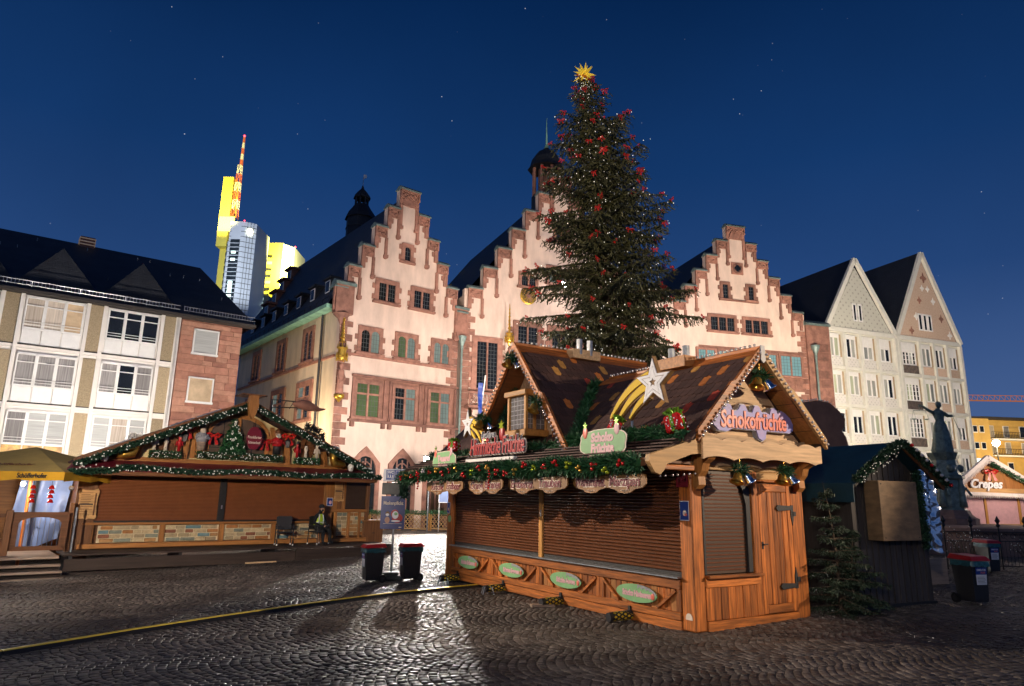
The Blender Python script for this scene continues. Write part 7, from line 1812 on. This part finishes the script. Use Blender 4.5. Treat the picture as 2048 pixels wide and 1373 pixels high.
# iron railing round the fountain
rl_ = thing('iron_railing','wrought iron railing with scrolls and spear heads round the fountain','railing',(13.2,21.4,.1),R(6))
for k in range(9): MB().tube([(k*.9,0,0),(k*.9,0,1.25)],.025,6).build('post','iron',rl_); MB().lathe([(.02,0),(.06,.06),(.03,.12),(.07,.2),(.01,.34)],8,(k*.9,0,1.25)).build('finial','iron',rl_)
q = MB()
for z in (.12,.85,1.12): q.tube([(0,0,z),(7.2,0,z)],.014,5)
for k in range(60): q.tube([(.06+k*.12,0,.12),(.06+k*.12,0,.85)],.008,4)
for k in range(24):
    c = .15+k*.3; q.tube([(c+.11*math.cos(t_)*(1-t_/9),0,.99+.11*math.sin(t_)*(1-t_/9)) for t_ in np.linspace(0,5.5,9)],.010,4)
tag(q.build('scrollwork','iron',rl_),kind='stuff')
for k,(x,zs,lab) in enumerate(((13.6,.75,'left'),(15.6,.95,'right'))):
    o = thing('bare_shrub','leafless twiggy shrub with tiny lights at the %s part of the fountain railing' % lab,'shrub',(x,21.1,.1)); q = MB(); rd = random.Random(k); li = MB()
    for j in range(34):
        a = rd.uniform(0,2*PI); p0 = Vector((0,0,.1)); p1 = p0+Vector((.35*math.cos(a),.25*math.sin(a),rd.uniform(.4,.8))); p2 = p1+Vector((rd.uniform(-.5,.6),rd.uniform(-.3,.3),rd.uniform(.0,.6)))*zs; q.tube([p0,p1,p2],[.012,.008,.004],4,False); li.ball(p2,.013,4,3); li.ball(p1.lerp(p2,.5),.011,4,3)
    q.build('twigs','bark',o,fix=False); tag(li.build('bead_lights','bead',o,fix=False),kind='stuff')
o = thing('leaning_panel','pale chipboard panel leaning at the fountain railing behind the shed','panel',(9.9,17.2,.1),R(20)); MB().bbox(0,.95,0,.04,0,.62).build('sheet','grey_plank',o); MB().bbox(-.08,.0,0,.05,0,.6).build('edge','pine_raw',o)
# crepe stall
mat('snow_trim', (.80,.72,.68), .8, .1, 6, .2)
cs = thing('crepe_stall','brightly lit wooden crêpe stall with snowy trimmed gable at the right edge','market stall',(23.3,36,.1),R(8))
MB().box(0,6,.1,3.5,0,2.75).build('cabin','honey_x',cs)
for a,c in ((.15,1.25),(1.4,3.2),(3.4,5.4)): 
    sh = MB().box(a,c,.0,.08,1.0,2.35).build('roller_shutter','sign_pink',cs); q = MB()
    for k in range(22): q.box(a,c,-.012,.0,1.0+k*.06,1.045+k*.06)
    tag(q.build('slats','sign_pink',sh),kind='stuff')
for x in (0,1.25,3.2,5.5): MB().bbox(x,x+.14,-.06,.06,0,2.5).build('post','pine_light_z',cs)
MB().bbox(-.1,6,-.15,.1,.86,1.0).build('counter','pine_light_x',cs); MB().box(0,6,-.02,.1,0,.86).build('front','honey_x',cs)
gb = MB().prism([(-.3,2.7),(4.2,2.7),(1.45,4.15)],-.3,-.1).build('gable_wall','honey_z',cs)
for a in ((-.6,2.85),(4.9,2.45)):
    q = MB(); d = Vector((a[0],-.42,a[1])); e = Vector((1.45,-.42,4.35)); q.bar(d,e,.16,.24); n_ = int((e-d).length/.1)
    for k in range(n_): p = d.lerp(e,(k+.5)/n_); q.lathe([(.045,0),(.01,-.16-.08*random.random())],5,(p.x,p.y-.08,p.z-.10))
    q.build('snow_trim','snow_trim',cs)
q = MB().bar((-.35,-.4,2.50),(4.4,-.4,2.42),.12,.18)
for k in range(44): q.lathe([(.045,0),(.01,-.12-.07*random.random())],5,(-.3+k*.105,-.45,2.42))
q.build('snow_trim','snow_trim',cs)
MB().bbox(-.3,4.4,-.36,-.3,2.55,2.78).build('sign_beam','pine_light_x',cs)
text('lettering','Crepes',.62,'white_gloss',cs,(1.15,-.40,2.98),(PI/2,0,0),.03,.25,.02,1)
o = put('red_ribbon',bow); o.location = loc2w(cs,(1.45,-.5,3.6)); o.scale = (1.1,1.1,1.1); tag(o,'red bow in the peak of the crêpe stall gable','bow')
garland([tuple(loc2w(cs,(1.5,-.5,4.05))),tuple(loc2w(cs,(4.2,-.5,2.75)))],.12,400,'garland with lights under the right slope of the crêpe stall gable','garland')
for x,z,w_,lab in ((-2.0,4.2,5.5,'left'),(5.4,3.4,6,'right')):
    o = thing('stall_roof','dark green stall roof behind the crêpe stall, %s side' % lab,'market stall'); o.location = loc2w(cs,(x,4,0)); o.rotation_euler[2] = cs.rotation_euler[2]
    MB().box(0,w_,0,3,-.1,2.6).build('cabin','honey_x',o); MB().prism([(-.3,2.5),(3.3,2.5),(1.5,z-.1)],-.3,w_,'yz').build('roof','tarp_teal',o)
# ================================================================ lamps of the place, with added fill and spill lights
def flood(loc, target, power, colr, label, mastz=None, size=100, blend=.6, radius=.12, lens=1.):
    o = thing('floodlight', label, 'floodlight', loc)
    d = (Vector(target)-Vector(loc)).normalized()
    q = MB().bbox(-.17*lens,.17*lens,-.13*lens,.13*lens,-.02,.10,.015).build('housing','iron',o); q.rotation_euler = d.to_track_quat('-Z','Y').to_euler(); q.location = -d*.03
    g_ = MB().box(-.14*lens,.14*lens,-.10*lens,.10*lens,-.028,-.022).build('lens','lamp_glow',o); g_.rotation_euler = q.rotation_euler; g_.location = q.location
    if mastz is not None: MB().tube([(0,.12,mastz-loc[2]),(0,.12,.1)],.04,8).build('mast','galvanised',o)
    lamp('flood_lamp','SPOT',tuple(Vector(loc)+d*.06),power,colr,None,target,size,blend,radius)
    return o
WH_ = (1,.93,.84); FAC = (1,.90,.82)
# the bright lamp visible between the stalls, aimed at the square
flood((-4.95,42.6,4.12),(-1.0,10,0),15000,WH_,'dazzling floodlight on a mast between the two stalls',gz(-4.8),150,.5,.2,2.4)
lamp('flood_spill','POINT',(-4.95,43.3,4.3),500,WH_,None,None,radius=.2)  # extra point light without fixture, added for spill round the floodlight
# facade floodlights standing behind the stalls
flood((-1.2,31,3.6),(-8.5,49,12),18000,FAC,'facade floodlight behind the stall aimed at the left town hall house',gz(-1.2),84,.8,.8)
flood((19.2,36,3.3),(4.5,56,17),27000,FAC,'facade floodlight behind the shed aimed at the middle town hall house',.1,74,.8,.8)
flood((15,31.0,3.4),(23,60,14),21000,FAC,'facade floodlight behind the shed aimed at the right town hall house',.1,96,.8,.8)
flood((27,38.0,3.2),(40,64,12),48000,(1,.86,.68),'facade floodlight near the crêpe stall aimed at the gabled houses',.1,130,.8,.5)
# middle house window lamp
flood((4.2,54.2,19.3),(3,10,0),2500,WH_,'bright white lamp under a window of the middle town hall house',None,140,.5,.15,2.2)
# left: lamp behind the parasol lighting the apartment block
flood((-16.6,27.2,2.9),(-20,38,6.5),7500,(1,.92,.84),'floodlight behind the tavern stall aimed at the apartment block',-.4,150,.7,.3)
for k,(x,y,z,p) in enumerate(((-14.9,21.4,2.15,110),(-14.2,23.3,1.95,500))):
    o = thing('work_lamp','small white work lamp hanging %s' % ('under the parasol' if k == 0 else 'behind the tavern stall corner'),'lamp',(x,y,z)); MB().ball((0,0,0),.06,8,6).build('bulb','lamp_glow',o,True); MB().tube([(0,0,.05),(0,0,.4)],.01,5).build('cord','iron',o)
    lamp('deck_lamp','POINT',(x,y,z-.12),p,(1,.88,.76),None,None,radius=.08)
# side street lamp on the yellow wall
flood((-15.5,43.5,4.5),(-12.5,56,9),3200,(1,.78,.48),'amber street lamp in the alley beside the town hall',-.4,140,.7)
# lamps outside the frame
flood((16.8,7.2,6.2),(4.5,11.9,2.9),8500,(1,.78,.54),'floodlight right of the frame aimed at the stall gable',.1,29,.7,.10)
flood((-15.6,17.2,7.6),(1.2,13.6,2.6),13500,(1,.82,.64),'floodlight left of the frame aimed at the front of the chocolate fruit stall',-.4,36,.7,.10)
flood((-1.5,-3.0,4.6),(2.6,13.0,2.4),4300,(1,.84,.68),'added fill light behind the viewpoint aimed at the stall corner',-.1,44,.8,.10)  # unseen light added as fill for the stall, ground and shed
flood((-8.5,3.5,3.6),(-9.0,25,3.2),19000,(1,.84,.68),'floodlight left of the frame aimed at the tavern stall',-.4,52,.8,.12)
flood((0,-8,9.0),(5,38,16),62000,(1,.80,.56),'floodlight behind the viewpoint aimed at the Christmas tree',-.1,40,.8,.15)
# right: crepe stall, amber building
lamp('crepe_lamp','POINT',tuple(loc2w(cs,(2.2,-3.0,3.4))),420,(1,.80,.62),None,None,radius=.1)
o = thing('street_lamp','lit street lamp on a thin pole before the amber building','street lamp',(59.5,84,0)); MB().tube([(0,0,0),(0,0,9.2)],.07,8).build('pole','iron',o); MB().ball((0,0,9.5),.38,10,8).build('globe','lamp_glow',o,True)
lamp('street_glow','POINT',(59.5,83.4,9.5),5000,(1,.78,.44),None,None,radius=.4)
lamp('amber_glow','POINT',(70,86,6),4500,(1,.76,.40),None,None,radius=.4)
# crown floodlights of the far towers
lamp('crown_flood','SPOT',(-280,560,236),1.1e6,(1,.85,.2),None,(-279,620,285),70,.6,2); lamp('tower_flood','SPOT',(-235,500,180),6e5,(.85,.92,1),None,(-255,600,215),60,.6,2); lamp('tower_flood','SPOT',(-222,651,226),9e5,(1,.88,.25),None,(-250,672,240),140,.6,2)
